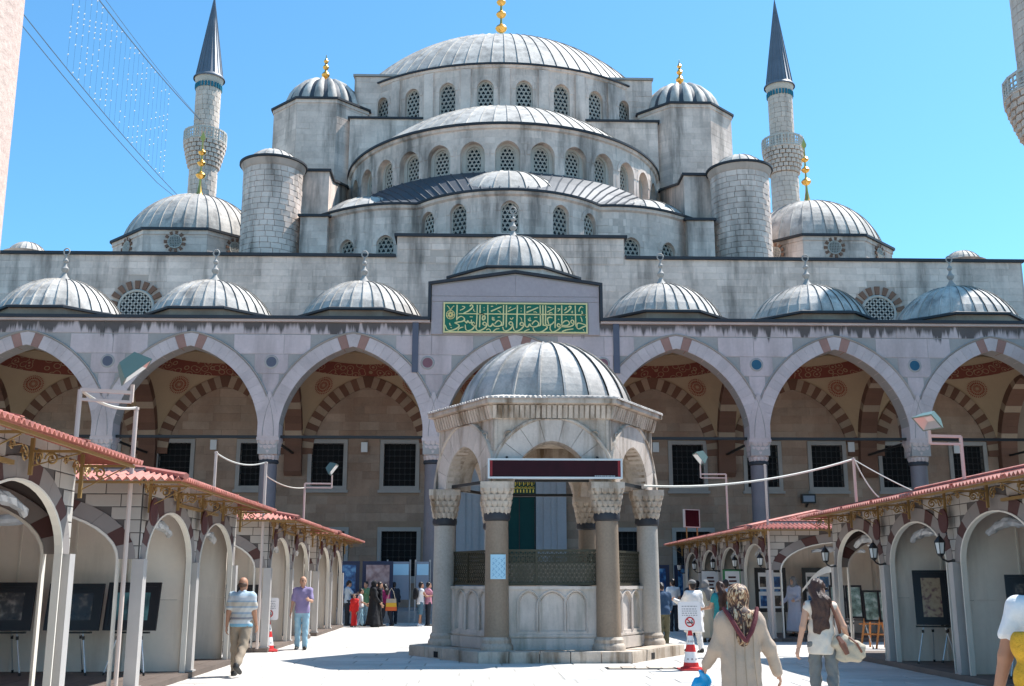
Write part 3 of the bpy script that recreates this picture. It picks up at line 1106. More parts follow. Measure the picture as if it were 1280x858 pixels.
# ================================================================ minarets
m_tile = M('turquoise_tile', (0.02, 0.16, 0.22), 0.4)
m_min = M('minaret_stone', (0.64, 0.52, 0.43), 0.9, 0.18, 0.4, 0.06, 'attr', 0.1, 0.2, 9, STAIN, 0.4, 0.6)
m_spire = M('spire_lead', (0.15, 0.165, 0.19), 0.5, 0.2, 0.6, 0.1, 'obj', 0.1, 0.2, 5, metal=0.2)
def minaret(x, y, label, zb0, zb1, rs, rl, rb, spire=None, base_r=1.0, half=PI):
    t = thing('minaret', label, 'minaret', (x, y, 0))
    mb = MB()
    mb.lathe([(rl * 1.6, 0), (rl * 1.6, 14), (rl - 0.07, 18.5), (rl - 0.07, zb0)], 24, (x, y, 0), sm=False)
    sh = part('shaft', mb, m_mort, t)
    zt = spire[0] if spire else zb1 + 14
    lay(blocks(cyl_map(x, y, rl), -PI * rl, PI * rl, 19, zb0, 0.5, 0.4, 0.7, (), 0, 0.006, 0.012, jit=0.002, back=-0.09), sh, m_min, m_min, 0)
    mb = MB()
    mb.lathe([(rs - 0.07, zb1 - 1), (rs - 0.07, zt)], 24, (x, y, 0), sm=False)
    up = part('upper_shaft', mb, m_mort, t)
    lay(blocks(cyl_map(x, y, rs), -PI * rs, PI * rs, zb1 - 1, zt, 0.5, 0.4, 0.7, (), 0, 0.006, 0.012, jit=0.002, back=-0.09), up, m_min, m_min, 0)
    # balcony: corbelled stalactite tiers, floor, pierced parapet
    hp = min(1.25, (zb1 - zb0) * 0.34)
    mb = MB()
    n = 6
    zf = zb1 - hp
    for k in range(n):
        ra = rl + (rb - rl) * ((k + 1) / n) ** 0.8
        za = zb0 + (zf - zb0) * k / n
        zc = zb0 + (zf - zb0) * (k + 1) / n
        cnt = 20
        for j in range(cnt):
            a = 2 * PI * (j + 0.5 * (k % 2)) / cnt
            w = PI / cnt * 0.86
            r_in = rl * 0.9
            P = [(x + r_in * math.cos(a - w), y + r_in * math.sin(a - w)), (x + ra * math.cos(a - w), y + ra * math.sin(a - w)), (x + (ra + 0.06) * math.cos(a), y + (ra + 0.06) * math.sin(a)),
                 (x + ra * math.cos(a + w), y + ra * math.sin(a + w)), (x + r_in * math.cos(a + w), y + r_in * math.sin(a + w))]
            mb.prism([(px_, py_, za + 0.12 * (zc - za)) for px_, py_ in P], (0, 0, (zc - za) * 0.86), 0, R_.random())
    mb.lathe([(rl, zf - 0.05), (rb + 0.08, zf - 0.02), (rb + 0.08, zf + 0.08), (rl, zf + 0.1)], 32, (x, y, 0))
    part('balcony', mb, m_min, t)
    mb = MB()
    cnt = 20
    for j in range(cnt):
        a = 2 * PI * j / cnt
        a2 = 2 * PI * (j + 1) / cnt
        P = lambda aa, z: Vector((x + rb * math.cos(aa), y + rb * math.sin(aa), z))
        mb.bar(P(a, zf + 0.08), P(a, zb1), 0.16)
        mb.bar(P(a, zb1 - 0.08), P(a2, zb1 - 0.08), 0.16)
        mb.bar(P(a, zf + 0.2), P(a2, zf + 0.2), 0.14)
        am = (a + a2) / 2
        mb.bar(P(am, zf + 0.1), P(am, zb1 - 0.1), 0.09)
        for q in (0.35, 0.6):
            zz = zf + (zb1 - zf) * q
            mb.bar(P(a, zz), P(a2, zz), 0.08)
    part('parapet', mb, m_scr, t)
    if spire:
        z0, z1 = spire
        mb = MB()
        mb.lathe([(rs, z0 - 0.6), (rs + 0.05, z0 - 0.55), (rs + 0.2, z0)], 24, (x, y, 0))
        part('spire_cornice', mb, m_scr, t)
        mb = MB()
        for j in range(24):
            a = 2 * PI * j / 24
            mb.box((x + (rs + 0.02) * math.cos(a) - 0.09, y + (rs + 0.02) * math.sin(a) - 0.09, z0 - 1.15), (x + (rs + 0.02) * math.cos(a) + 0.09, y + (rs + 0.02) * math.sin(a) + 0.09, z0 - 0.65))
        part('tile_band', mb, m_tile, t)
        mb = MB()
        mb.lathe([(rs + 0.34, z0 - 0.05), (rs + 0.34, z0 + 0.08), (rs + 0.10, z0 + 0.4), (0.0, z1)], 32, (x, y, 0), mi=0)
        spo = part('spire', mb, m_spire, t)
        for j in range(20):
            a = 2 * PI * j / 20
            b = MB()
            b.bar((x + (rs + 0.12) * math.cos(a), y + (rs + 0.12) * math.sin(a), z0 + 0.35), (x, y, z1), 0.05)
            part('seam', b, m_spire, spo)
    return t
minaret(-28.7, 100, 'grey minaret with pointed lead spire behind the left corner dome', 41.0, 44.7, 1.20, 1.34, 1.98, (50.4, 59.6))
minaret(28.4, 100, 'grey minaret with pointed lead spire behind the right corner dome', 41.0, 44.7, 1.20, 1.34, 1.98, (50.4, 60.2))
minaret(32.0, 57.6, 'shaded minaret with corbelled balcony at the right edge of the photo', 27.0, 30.6, 1.9, 1.95, 2.75)
# festive light strings hung between minarets on the left
m_rope = M('grey_rope', (0.16, 0.20, 0.24), 0.8)
m_bulb = M('clear_bulb', (0.85, 0.85, 0.85), 0.2, spec=0.8)
def rope(pts, r, label, name='rope', cat='rope', mat=None, group=None, n=5):
    mb = MB()
    mb.tube(pts, r, n)
    o = part(name, mb, mat or m_rope)
    tag(o, label, cat, group)
    return o
def sag(p, q, s, n=14):
    p, q = Vector(p), Vector(q)
    return [p.lerp(q, k / n) - Vector((0, 0, s * 4 * (k / n) * (1 - k / n))) for k in range(n + 1)]
lo = sag((-29, 57.5, 34.8), (-29, 98.8, 36.2), 0.5)
up = sag((-29, 57.5, 41.5), (-29, 98.8, 45.6), 0.6)
rope(lo, 0.03, 'lower grey rope crossing the sky under the festive light strings')
rope([p + Vector((0.0, 0, -0.75)) if i < 11 else p + Vector((0, 0, -0.75 + 0.2 * (i - 10))) for i, p in enumerate(lo)], 0.028, 'lowest thin rope stretched across the sky below the light strings')
rope(up, 0.042, 'upper grey rope from which the festive light strings hang')
rope([p + Vector((0, 0, 0.9 - 0.06 * i)) for i, p in enumerate(up)], 0.022, 'thin topmost rope above the festive light strings')
rb_ = random.Random(11)
for k in range(22):
    yy = 66.5 + 22 * k / 21
    def at_y(pl):
        for p, q in zip(pl, pl[1:]):
            if p.y <= yy <= q.y:
                return p.lerp(q, (yy - p.y) / (q.y - p.y))
    a, b = at_y(up), at_y(lo)
    mb = MB()
    mb.tube([a, b], 0.008, 3)
    s_ = part('light_string', mb, m_rope)
    tag(s_, 'thin string of small clear bulbs hanging between two ropes in the sky', 'light string', 'festive light strings between the minarets')
    bb = MB()
    for j in range(18):
        if rb_.random() < 0.55 * (0.35 + 0.65 * abs(math.sin(k * 0.9 + j * 0.35))):
            z = a.z + (b.z - a.z) * (j + 0.5) / 18
            c = Vector((a.x, a.y, z))
            r = 0.075
            bb.add([c + Vector(d) * r for d in ((1, 0, 0), (-1, 0, 0), (0, 1, 0), (0, -1, 0), (0, 0, 1), (0, 0, -1))],
                   [(0, 2, 4), (2, 1, 4), (1, 3, 4), (3, 0, 4), (2, 0, 5), (1, 2, 5), (3, 1, 5), (0, 3, 5)])
    if bb.v:
        part('bulbs', bb, m_bulb, s_)
# ================================================================ the arcade (portico) before the hall
portico = thing('portico', 'marble arcade of pointed arches with lead domes along the courtyard', 'arcade', (0, 48, 0))
BAYS = [-21.95, -14.65, -7.35, 0.0, 7.35, 14.65, 21.95]
COLS = [-25.6, -18.3, -11.0, -3.68, 3.68, 11.0, 18.3, 25.6]
PZ = 13.25
SPR = 8.0
f = flat_map((0, 48, 0), (1, 0, 0), (0, 1, 0))
ar = []
ops = []
for b in BAYS:
    a = 3.22
    t, p = pt_arch(a, 4.08)
    ar.append((t, p))
    ops.append(op(b, a, None, SPR, t))
mb = MB()
sheet(mb, f, -28.5, 28.5, 7.2, PZ, [dict(o) for o in ops], 0.9, sub=24)
fb = flat_map((0, 48.9, 0), (1, 0, 0), (0, 1, 0))
sheet(mb, fb, -28.5, 28.5, 7.2, PZ, ops, 0.0, sub=24)
pw = part('arcade_wall', mb, m_frame, portico)
# marble slabs of the spandrels
bl = []
for o in ops:
    pass
big = [op(b, 3.22 + 0.66, None, SPR, pt_arch(3.22 + 0.66, 4.08 + 0.66)[0]) for b in BAYS]
bl = blocks(f, -28.4, 28.4, SPR + 0.1, 12.62, 0.92, 1.6, 2.8, big, -0.02, 0.012, 0.02, jit=0.004)
lay(bl, pw, m_marb, m_marb, 300, 'marble_slab')
bl = blocks(f, -28.4, 28.4, 12.64, PZ - 0.05, 0.56, 1.8, 3.0, (), 0, 0.012, 0.022, jit=0.003)
lay(bl, pw, m_marb, m_marb, 300, 'marble_slab')
# piers above the capitals
for c in COLS:
    mb = MB()
    mb.box((c - 0.47, 47.935, 7.95), (c + 0.47, 48.92, 8.95))
    mb.prism([(c - 0.4, 47.925, 8.95), (c + 0.4, 47.925, 8.95), (c + 0.05, 47.925, 10.0), (c - 0.05, 47.925, 10.0)], (0, 0.3, 0))
    part('springer', mb, m_marb2, portico)
# front voussoirs
for b, (t, p) in zip(BAYS, ar):
    vs = voussoirs(f, b, SPR, p, 0.60, 31, -0.05, 0.55, 0.01)
    for i, v in enumerate(vs):
        red = i in (14, 16)
        part('voussoir', v, m_red if red else m_marb2, portico)
    mo = MB()
    for k in range(40):
        t0, t1 = -1 + k / 20, -1 + (k + 1) / 20
        P = [(p(t0, 0.62), -0.02), (p(t1, 0.62), -0.02), (p(t1, 0.68), -0.09), (p(t0, 0.68), -0.09)]
        mo.add([f(b + q[0], SPR + q[1], d) for q, d in P], [(0, 1, 2, 3)])
        P = [(p(t0, 0.68), -0.09), (p(t1, 0.68), -0.09), (p(t1, 0.72), -0.01), (p(t0, 0.72), -0.01)]
        mo.add([f(b + q[0], SPR + q[1], d) for q, d in P], [(0, 1, 2, 3)])
    part('arch_moulding', mo, m_frame, portico)
# roundels in the spandrels
m_blue = M('blue_porphyry', (0.02, 0.09, 0.15), 0.3, 0.1, 4)
m_porph = M('red_porphyry', (0.22, 0.09, 0.10), 0.4, 0.1, 4)
m_gdisc = M('grey_disc', (0.10, 0.10, 0.13), 0.4, 0.1, 4)
for i, c in enumerate(COLS):
    mb = MB()
    dx = 0.0 if i not in (3, 4) else (-0.3 if i == 3 else 0.3)
    n = 24
    ri = 0.23
    vs = []
    for rr, d in ((ri, -0.045), (ri + 0.05, -0.05), (ri + 0.09, -0.018)):
        vs += [f(c + dx + rr * math.cos(2 * PI * k / n), 11.35 + rr * math.sin(2 * PI * k / n), d) for k in range(n)]
    mb.add(vs, [tuple(range(n))], 0)
    mb.add(vs, [(j * n + k, j * n + (k + 1) % n, (j + 1) * n + (k + 1) % n, (j + 1) * n + k) for j in range(2) for k in range(n)], 1)
    part('roundel', mb, [m_gdisc if i < 3 else (m_porph if i < 5 else m_blue), m_frame], portico)
# downpipes beside the centre bay
for x in (-4.55, 4.6):
    mb = MB()
    mb.box((x - 0.14, 47.90, 10.9), (x + 0.14, 47.965, 13.3))
    part('downpipe', mb, m_gdisc, portico)
# cornice and lead edge
mb = MB()
for xa, xb in ((-28.6, -3.9), (3.9, 28.6)):
    mb.box((xa, 47.86, PZ - 0.04), (xb, 48.6, PZ + 0.06), 0)
    mb.box((xa, 47.74, PZ + 0.06), (xb, 48.9, PZ + 0.2), 1)
part('cornice', mb, [m_marb2, m_edge], portico)
mb = MB()
mb.box((-28.5, 48.5, PZ + 0.02), (28.5, 54.95, PZ + 0.16))
part('lead_roof', mb, m_leadd, portico)

# pediment over the centre bay with the inscription
mb = MB()
pr = [(-3.85, 12.66), (3.85, 12.66), (3.85, 15.0), (0, 15.55), (-3.85, 15.0)]
mb.prism([(x, 47.93, z) for x, z in pr], (0, 1.2, 0))
ped = part('pediment', mb, m_frame, portico)
mb = MB()
for xs in ((-4.0, 0.0), (0.0, 4.0)):
    za, zb = (14.98, 15.57) if xs[0] < 0 else (15.57, 14.98)
    mb.prism([(xs[0], 47.78, za), (xs[1], 47.78, zb), (xs[1], 47.78, zb + 0.13), (xs[0], 47.78, za + 0.13)], (0, 1.6, 0))
mb.box((-4.0, 47.8, 13.3), (-3.87, 48.4, 15.0))
mb.box((3.87, 47.8, 13.3), (4.0, 48.4, 15.0))
part('lead_coping', mb, m_edge, ped)
fp = flat_map((0, 47.93, 0), (1, 0, 0), (0, 1, 0))
m_pedm = M('pediment_marble', (0.40, 0.345, 0.345), 0.7, 0.14, 0.6, 0.05, 'obj', 0.08, 0.15, 8)
for u0, u1, v0, v1 in ((-3.83, -0.006, 14.47, 0), (0.006, 3.83, 14.47, 0), (-3.83, 3.83, 14.2, 14.46)):
    mb = MB()
    g_ = 0.012
    top = lambda x: 15.5 - abs(x) * (0.54 / 3.85) - 0.03
    if v1:
        poly = [(u0, v0 + g_), (u1, v0 + g_), (u1, v1 - g_), (u0, v1 - g_)]
    else:
        poly = [(u0, v0), (u1, v0), (u1, top(u1)), (u0, top(u0))]
    mb.prism([(x, 47.90, z) for x, z in poly], (0, 0.035, 0))
    part('marble_slab', mb, m_pedm, ped)
for xa, xb in ((-3.83, -3.34), (3.34, 3.83)):
    mb = MB()
    mb.box((xa, 47.905, 12.67), (xb, 47.935, 14.19))
    part('marble_slab', mb, m_pedm, ped)

# the inscription: green field, gilt frame and letters drawn as brush strokes
m_green = M('green_enamel', (0.005, 0.135, 0.075), 0.45, 0.08, 3)
m_gilt2 = M('gilt_lettering', (0.78, 0.66, 0.30), 0.4, 0.06, 3, metal=0.1)
PX0, PX1, PZ0, PZ1 = -3.26, 3.26, 12.76, 14.12
mb = MB()
mb.box((PX0, 47.86, PZ0), (PX1, 47.94, PZ1))
ins = part('inscription_panel', mb, m_green, portico)
mb = MB()
for a, b in (((PX0 - 0.03, 47.835, PZ0 - 0.03), (PX1 + 0.03, 47.90, PZ0 + 0.035)), ((PX0 - 0.03, 47.835, PZ1 - 0.035), (PX1 + 0.03, 47.90, PZ1 + 0.03)),
             ((PX0 - 0.03, 47.836, PZ0 + 0.035), (PX0 + 0.035, 47.90, PZ1 - 0.035)), ((PX1 - 0.035, 47.836, PZ0 + 0.035), (PX1 + 0.03, 47.90, PZ1 - 0.035))):
    mb.box(a, b)
part('gilt_frame', mb, m_gilt2, ins)
S1 = [[(375, 95), (372, 300), (368, 480)], [(365, 490), (400, 430), (480, 393), (550, 425), (565, 480), (500, 520), (410, 535), (325, 560), (400, 592), (432, 640), (360, 700), (210, 752), (120, 715), (75, 610)],
      [(560, 490), (590, 530), (620, 552), (655, 500), (690, 552), (735, 540), (745, 475)], [(830, 575), (800, 535), (760, 560), (765, 605), (825, 610), (835, 580), (825, 640), (760, 720), (660, 750), (600, 710), (588, 600)],
      [(890, 95), (884, 400), (870, 620), (860, 670), (890, 735), (960, 748), (1070, 695), (1130, 630), (1120, 560), (1070, 535), (1035, 575), (1070, 612), (1125, 600)],
      [(965, 95), (960, 400), (952, 660)], [(415, 325), (1000, 325), (1055, 350), (1025, 420), (1035, 480), (1085, 450), (1090, 400), (1070, 350), (1110, 325), (3478, 330), (3560, 320), (3585, 280), (3568, 235)],
      [(500, 135), (570, 150), (540, 195), (450, 240)], [(700, 135), (745, 95), (775, 140), (745, 190), (650, 260), (540, 312)], [(800, 200), (800, 240), (842, 275)], [(1065, 160), (1065, 180)], [(1065, 222), (1065, 240)],
      [(1160, 95), (1163, 400), (1165, 590), (1205, 640), (1260, 620), (1290, 570), (1325, 625), (1400, 640), (1490, 615), (1512, 545), (1440, 490), (1370, 535), (1340, 580)], [(1490, 612), (1550, 600), (1560, 500), (1564, 95)],
      [(700, 400), (780, 405)], [(400, 750), (440, 690), (540, 660)], [(190, 560), (200, 610), (230, 620)], [(210, 670), (250, 680)], [(1120, 730), (1180, 705), (1225, 730), (1225, 775)]]
S2 = [[(400, 95), (397, 400), (393, 660)], [(305, 650), (335, 730), (410, 748), (510, 690), (560, 610), (545, 540), (505, 520), (465, 560), (495, 600), (555, 595)], [(680, 95), (670, 400), (660, 680)],
      [(570, 640), (595, 725), (655, 755), (770, 705), (840, 620), (825, 550), (785, 530), (745, 575), (775, 610), (838, 600)], [(865, 95), (868, 400), (875, 590), (915, 648), (965, 625), (992, 570), (1030, 628), (1100, 645), (1195, 620), (1222, 545), (1150, 490), (1085, 530), (1055, 580)],
      [(1195, 615), (1265, 590), (1270, 400), (1262, 95)], [(0, 258), (270, 140)], [(430, 262), (640, 170)], [(910, 280), (1215, 150)], [(460, 185), (520, 140)], [(778, 165), (778, 185)], [(775, 238), (775, 256)],
      [(490, 420), (530, 460), (575, 408)], [(740, 400), (775, 430), (790, 485)], [(935, 170), (960, 140), (1030, 140)], [(175, 245), (225, 260), (248, 295)], [(1090, 270), (1150, 265), (1182, 292)],
      [(960, 440), (970, 485), (1035, 485)], [(1000, 410), (1000, 480)], [(40, 400), (45, 475), (110, 475)], [(75, 405), (75, 470)], [(60, 770), (130, 710), (220, 695)], [(850, 765), (920, 730), (990, 705)], [(175, 405), (245, 400)], [(1110, 405), (1190, 400)], [(140, 80), (140, 95)], [(0, 130), (60, 130)]]
S3 = [[(-160, 670), (-130, 740), (-50, 782), (60, 765), (150, 710), (205, 655), (165, 612), (90, 600), (120, 565)], [(95, 95), (95, 340), (95, 570)], [(165, 95), (162, 400), (160, 530), (170, 580), (240, 600), (330, 565), (380, 510)],
      [(340, 412), (270, 398), (215, 430), (220, 500), (245, 575)], [(415, 95), (410, 400), (405, 670)], [(290, 600), (275, 690), (340, 768), (450, 730), (545, 650), (530, 585), (490, 560), (462, 600), (490, 640), (548, 630), (700, 640), (830, 615), (885, 560), (880, 490), (845, 462), (810, 505), (840, 545), (885, 545)],
      [(580, 95), (578, 350), (578, 575), (600, 600), (700, 605), (765, 570), (765, 520), (715, 480), (640, 500), (590, 560)], [(688, 398), (692, 412)], [(833, 400), (837, 414)],
      [(925, 95), (932, 400), (940, 590), (975, 670), (1030, 685), (1120, 640), (1205, 605), (1110, 560), (1000, 540), (965, 590), (975, 660)], [(205, 268), (380, 170)], [(220, 135), (310, 160)], [(470, 175), (532, 185), (480, 245)],
      [(690, 140), (690, 180), (640, 220)], [(755, 140), (800, 110), (815, 160), (740, 240), (650, 290)], [(820, 250), (850, 285), (860, 230)], [(1020, 250), (1030, 190), (1080, 125), (1135, 150)], [(1060, 380), (1085, 430), (1100, 505)],
      [(580, 757), (700, 715), (870, 688)], [(1120, 700), (1140, 725)], [(1140, 760), (1165, 770)], [(1185, 380), (1215, 410)], [(480, 440), (515, 460)], [(250, 300), (300, 280), (340, 300)], [(900, 770), (960, 775)]]
def spline(pts, k=5):
    if len(pts) < 3:
        return [Vector(p) for p in pts]
    P = [Vector(p) for p in pts]
    P = [P[0]] + P + [P[-1]]
    out = []
    for i in range(1, len(P) - 2):
        for j in range(k):
            t = j / k
            a, b, c, d = P[i - 1], P[i], P[i + 1], P[i + 2]
            out.append(0.5 * ((2 * b) + (c - a) * t + (2 * a - 5 * b + 4 * c - d) * t * t + (3 * b - a - 3 * c + d) * t ** 3))
    out.append(P[-2])
    return out
LX = (PX1 - PX0) / (3700 - 45)
LZ = (PZ1 - PZ0) / (785 - 52)
def brush(mb, pts, y0, wmax=0.062):
    """a flat-nib pen stroke with real thickness"""
    s = spline(pts)
    n = len(s)
    L, Rr = [], []
    for i, p in enumerate(s):
        d = (s[min(i + 1, n - 1)] - s[max(i - 1, 0)])
        if d.length < 1e-6:
            d = Vector((1, 0))
        d.normalize()
        nn = Vector((-d.y, d.x))
        w = wmax * (0.55 + 0.45 * abs(d.x * 0.5 + d.y * 0.866)) * (0.75 + 0.25 * math.sin(PI * min(1, (i + 0.8) / n)))
        L.append(p + nn * w / 2)
        Rr.append(p - nn * w / 2)
    vs = [(p.x, y0, p.y) for p in L] + [(p.x, y0, p.y) for p in Rr] + [(p.x, y0 + 0.03, p.y) for p in L] + [(p.x, y0 + 0.03, p.y) for p in Rr]
    fs = []
    for i in range(n - 1):
        fs += [(i, i + 1, n + i + 1, n + i), (i, 2 * n + i, 2 * n + i + 1, i + 1), (n + i, n + i + 1, 3 * n + i + 1, 3 * n + i)]
    fs += [(0, n, 3 * n, 2 * n), (n - 1, 3 * n - 1, 4 * n - 1, 2 * n - 1)]
    mb.add(vs, fs)
k = 0
for st, off in ((S1, 0), (S2, 1239), (S3, 2478)):
    for s in st:
        short = sum(math.dist(a, b) for a, b in zip(s, s[1:])) < 260
        mb = MB()
        brush(mb, [(PX0 + (x + off - 45) * LX, PZ1 - (y - 52) * LZ) for x, y in s], 47.838 - 0.0007 * (k % 9), 0.05 if short else 0.066)
        part('letter', mb, m_gilt2, ins)
        k += 1
mb = MB()
C0 = (PX0 + (210 - 45) * LX, PZ1 - (350 - 52) * LZ)
for r in (0.19, 0.10):
    mb.tube([(C0[0] + r * math.cos(2 * PI * q / 20), 47.845, C0[1] + r * 1.05 * math.sin(2 * PI * q / 20)) for q in range(21)], 0.02, 4)
for q in range(7):
    a = q * 0.9
    mb.tube([(C0[0] + 0.17 * math.cos(a), 47.846, C0[1] + 0.17 * math.sin(a)), (C0[0] + 0.05 * math.cos(a + 2), 47.846, C0[1] + 0.07 * math.sin(a + 2)), (C0[0] + 0.15 * math.cos(a + 3.4), 47.846, C0[1] + 0.15 * math.sin(a + 3.4))], 0.014, 4)
for s in (-1, 1):
    mb.tube([(C0[0], 47.845, C0[1] + 0.22), (C0[0] + s * 0.09, 47.845, C0[1] + 0.36), (C0[0] + s * 0.16, 47.845, C0[1] + 0.42)], 0.022, 4)
part('medallion', mb, m_gilt2, ins)

# columns: base, shaft, collar, stalactite capital
def muqarnas(mb, cx, cy, z0, z1, r0, half, tiers=4, n=12, mi=0):
    """stalactite capital growing from a circle r0 to a square of half width half"""
    for k in range(tiers):
        t0, t1 = k / tiers, (k + 1) / tiers
        za, zb = z0 + (z1 - z0) * t0, z0 + (z1 - z0) * t1
        def rad_at(a, t):
            sq = half / max(abs(math.cos(a)), abs(math.sin(a)))
            sq = min(sq, half * 1.25)
            return r0 + (sq - r0) * t ** 0.8
        for j in range(n):
            a = 2 * PI * (j + 0.5 * (k % 2)) / n
            w = PI / n
            zz = za - (zb - za) * 0.45
            P = []
            for aa, e in ((a - w * 0.95, 0.0), (a - w * 0.5, 0.03), (a, 0.05), (a + w * 0.5, 0.03), (a + w * 0.95, 0.0)):
                P.append((aa, rad_at(aa, t1) + e * half))
            lo = [(cx + r * 0.80 * math.cos(aa), cy + r * 0.80 * math.sin(aa), za if i in (0, 4) else (zz if i == 2 else (za + zz) / 2)) for i, (aa, r) in enumerate(P)]
            mid = [(cx + r * 0.97 * math.cos(aa), cy + r * 0.97 * math.sin(aa), za + (zb - za) * 0.5) for aa, r in P]
            hi = [(cx + r * math.cos(aa), cy + r * math.sin(aa), zb) for aa, r in P]
            cen = [(cx, cy, za), (cx, cy, zb)]
            vs = lo + mid + hi + cen
            fs = []
            for i in range(4):
                fs += [(i, i + 1, 6 + i, 5 + i), (5 + i, 6 + i, 11 + i, 10 + i), (15, i + 1, i), (16, 10 + i, 11 + i)]
            mb.add(vs, fs, mi)
def column_parts(root, x, y, zb, zs, zc, r, half, ms, mcap, base=True, tiers=4, n=14):
    mb = MB()
    mb.lathe([(r * 1.02, zb + 0.28), (r, zb + 0.6), (r * 0.93, zs)], 24, (x, y, 0))
    c = part('column_shaft', mb, ms, root)
    mb = MB()
    mb.lathe([(r * 1.35, zb), (r * 1.35, zb + 0.08), (r * 1.28, zb + 0.12), (r * 1.18, zb + 0.15), (r * 1.2, zb + 0.22), (r * 1.04, zb + 0.28)], 24, (x, y, 0))
    part('column_base', mb, mcap, c)
    mb = MB()
    mb.lathe([(r * 0.95, zs - 0.06), (r * 1.07, zs - 0.03), (r * 1.12, zs + 0.04), (r * 1.07, zs + 0.11), (r * 0.95, zs + 0.13)], 24, (x, y, 0))
    part('collar', mb, m_edge, c)
    mb = MB()
    muqarnas(mb, x, y, zs + 0.1, zc - 0.14, r * 0.98, half * 0.97, tiers, n)
    mb.box((x - half, y - half, zc - 0.14), (x + half, y + half, zc))
    part('capital', mb, mcap, c)
    return c
for i, c in enumerate(COLS):
    column_parts(portico, c, 48.45, 0.45, 6.85, 7.95, 0.40, 0.50, m_gran, m_marb2)
# tie bars
mb = MB()
mb.box((-26, 48.40, 7.96), (26, 48.52, 8.08))
part('tie_beam', mb, m_iron, portico)
for c in COLS:
    mb = MB()
    mb.box((c - 0.05, 48.9, 7.965), (c + 0.05, 54.98, 8.06))
    part('tie_beam', mb, m_iron, portico)
# cross arches between columns and hall wall
for c in COLS:
    fc = flat_map((c - 0.42, 51.93, 0), (0, 1, 0), (1, 0, 0))
    t, p = pt_arch(2.62, 3.55)
    for i, v in enumerate(voussoirs(fc, 0, SPR, p, 0.72, 25, 0.0, 0.84, 0.008)):
        part('arch_stone', v, m_brn1 if i % 2 else m_brn2 if i % 4 else m_brn1, portico)
    mb = MB()
    mb.box((c - 0.43, 54.55, 7.1), (c + 0.43, 54.98, 8.0))
    mb.prism([(c - 0.43, 54.55, 7.1), (c - 0.43, 54.98, 7.1), (c - 0.43, 54.98, 6.9), (c - 0.43, 54.8, 6.9)], (0.86, 0, 0))
    part('corbel', mb, m_brn1, portico)
    mb = MB()     # spandrel wall above the arch
    sheet(mb, fc, -3.05, 3.05, 8.0, PZ, [op(0, 3.05, None, SPR, pt_arch(3.05, 4.15)[0])], 0.84, sub=16)
    sheet(mb, flat_map((c + 0.42, 51.93, 0), (0, 1, 0), (1, 0, 0)), -3.05, 3.05, 8.0, PZ, [op(0, 3.05, None, SPR, pt_arch(3.05, 4.15)[0])], 0.0, sub=16)
    part('cross_wall', mb, m_cream, portico)
# striped wall arches on the hall front, under the vaults
fw = flat_map((0, 54.97, 0), (1, 0, 0), (0, 1, 0))
for b in BAYS:
    t, p = pt_arch(2.72, 3.45)
    for i, v in enumerate(voussoirs(fw, b, SPR, p, 0.60, 33, -0.10, 0.02, 0.006)):
        part('wall_arch_stone', v, m_brn1 if i % 2 == 0 else m_brn2, portico)
# painted sail vaults with medallions and a painted band
m_vred = M('painted_red', (0.30, 0.055, 0.03), 0.9, 0.10, 3)
m_vband = bpy.data.materials.new('painted_band')
m_vband.use_nodes = True
nt = m_vband.node_tree
tcn = nt.nodes.new('ShaderNodeTexCoord')
vor = nt.nodes.new('ShaderNodeTexVoronoi')
vor.inputs['Scale'].default_value = 2.6
vor.feature = 'F1'
rp = nt.nodes.new('ShaderNodeValToRGB')
rp.color_ramp.interpolation = 'CONSTANT'
rp.color_ramp.elements[0].color = (0.33, 0.20, 0.11, 1)
rp.color_ramp.elements[0].position = 0.0
rp.color_ramp.elements[1].position = 0.18
rp.color_ramp.elements[1].color = (0.20, 0.045, 0.03, 1)
e = rp.color_ramp.elements.new(0.42)
e.color = (0.34, 0.22, 0.12, 1)
e = rp.color_ramp.elements.new(0.50)
e.color = (0.20, 0.05, 0.03, 1)
nt.links.new(tcn.outputs['Object'], vor.inputs['Vector'])
nt.links.new(vor.outputs['Distance'], rp.inputs[0])
nt.links.new(rp.outputs[0], nt.nodes['Principled BSDF'].inputs['Base Color'])
nt.nodes['Principled BSDF'].inputs['Roughness'].default_value = 0.9
CY = 51.93
def vz(x, y):
    return SPR - 0.25 + 1.27 * math.sqrt(max(0.05, 20.2 - x * x - y * y))
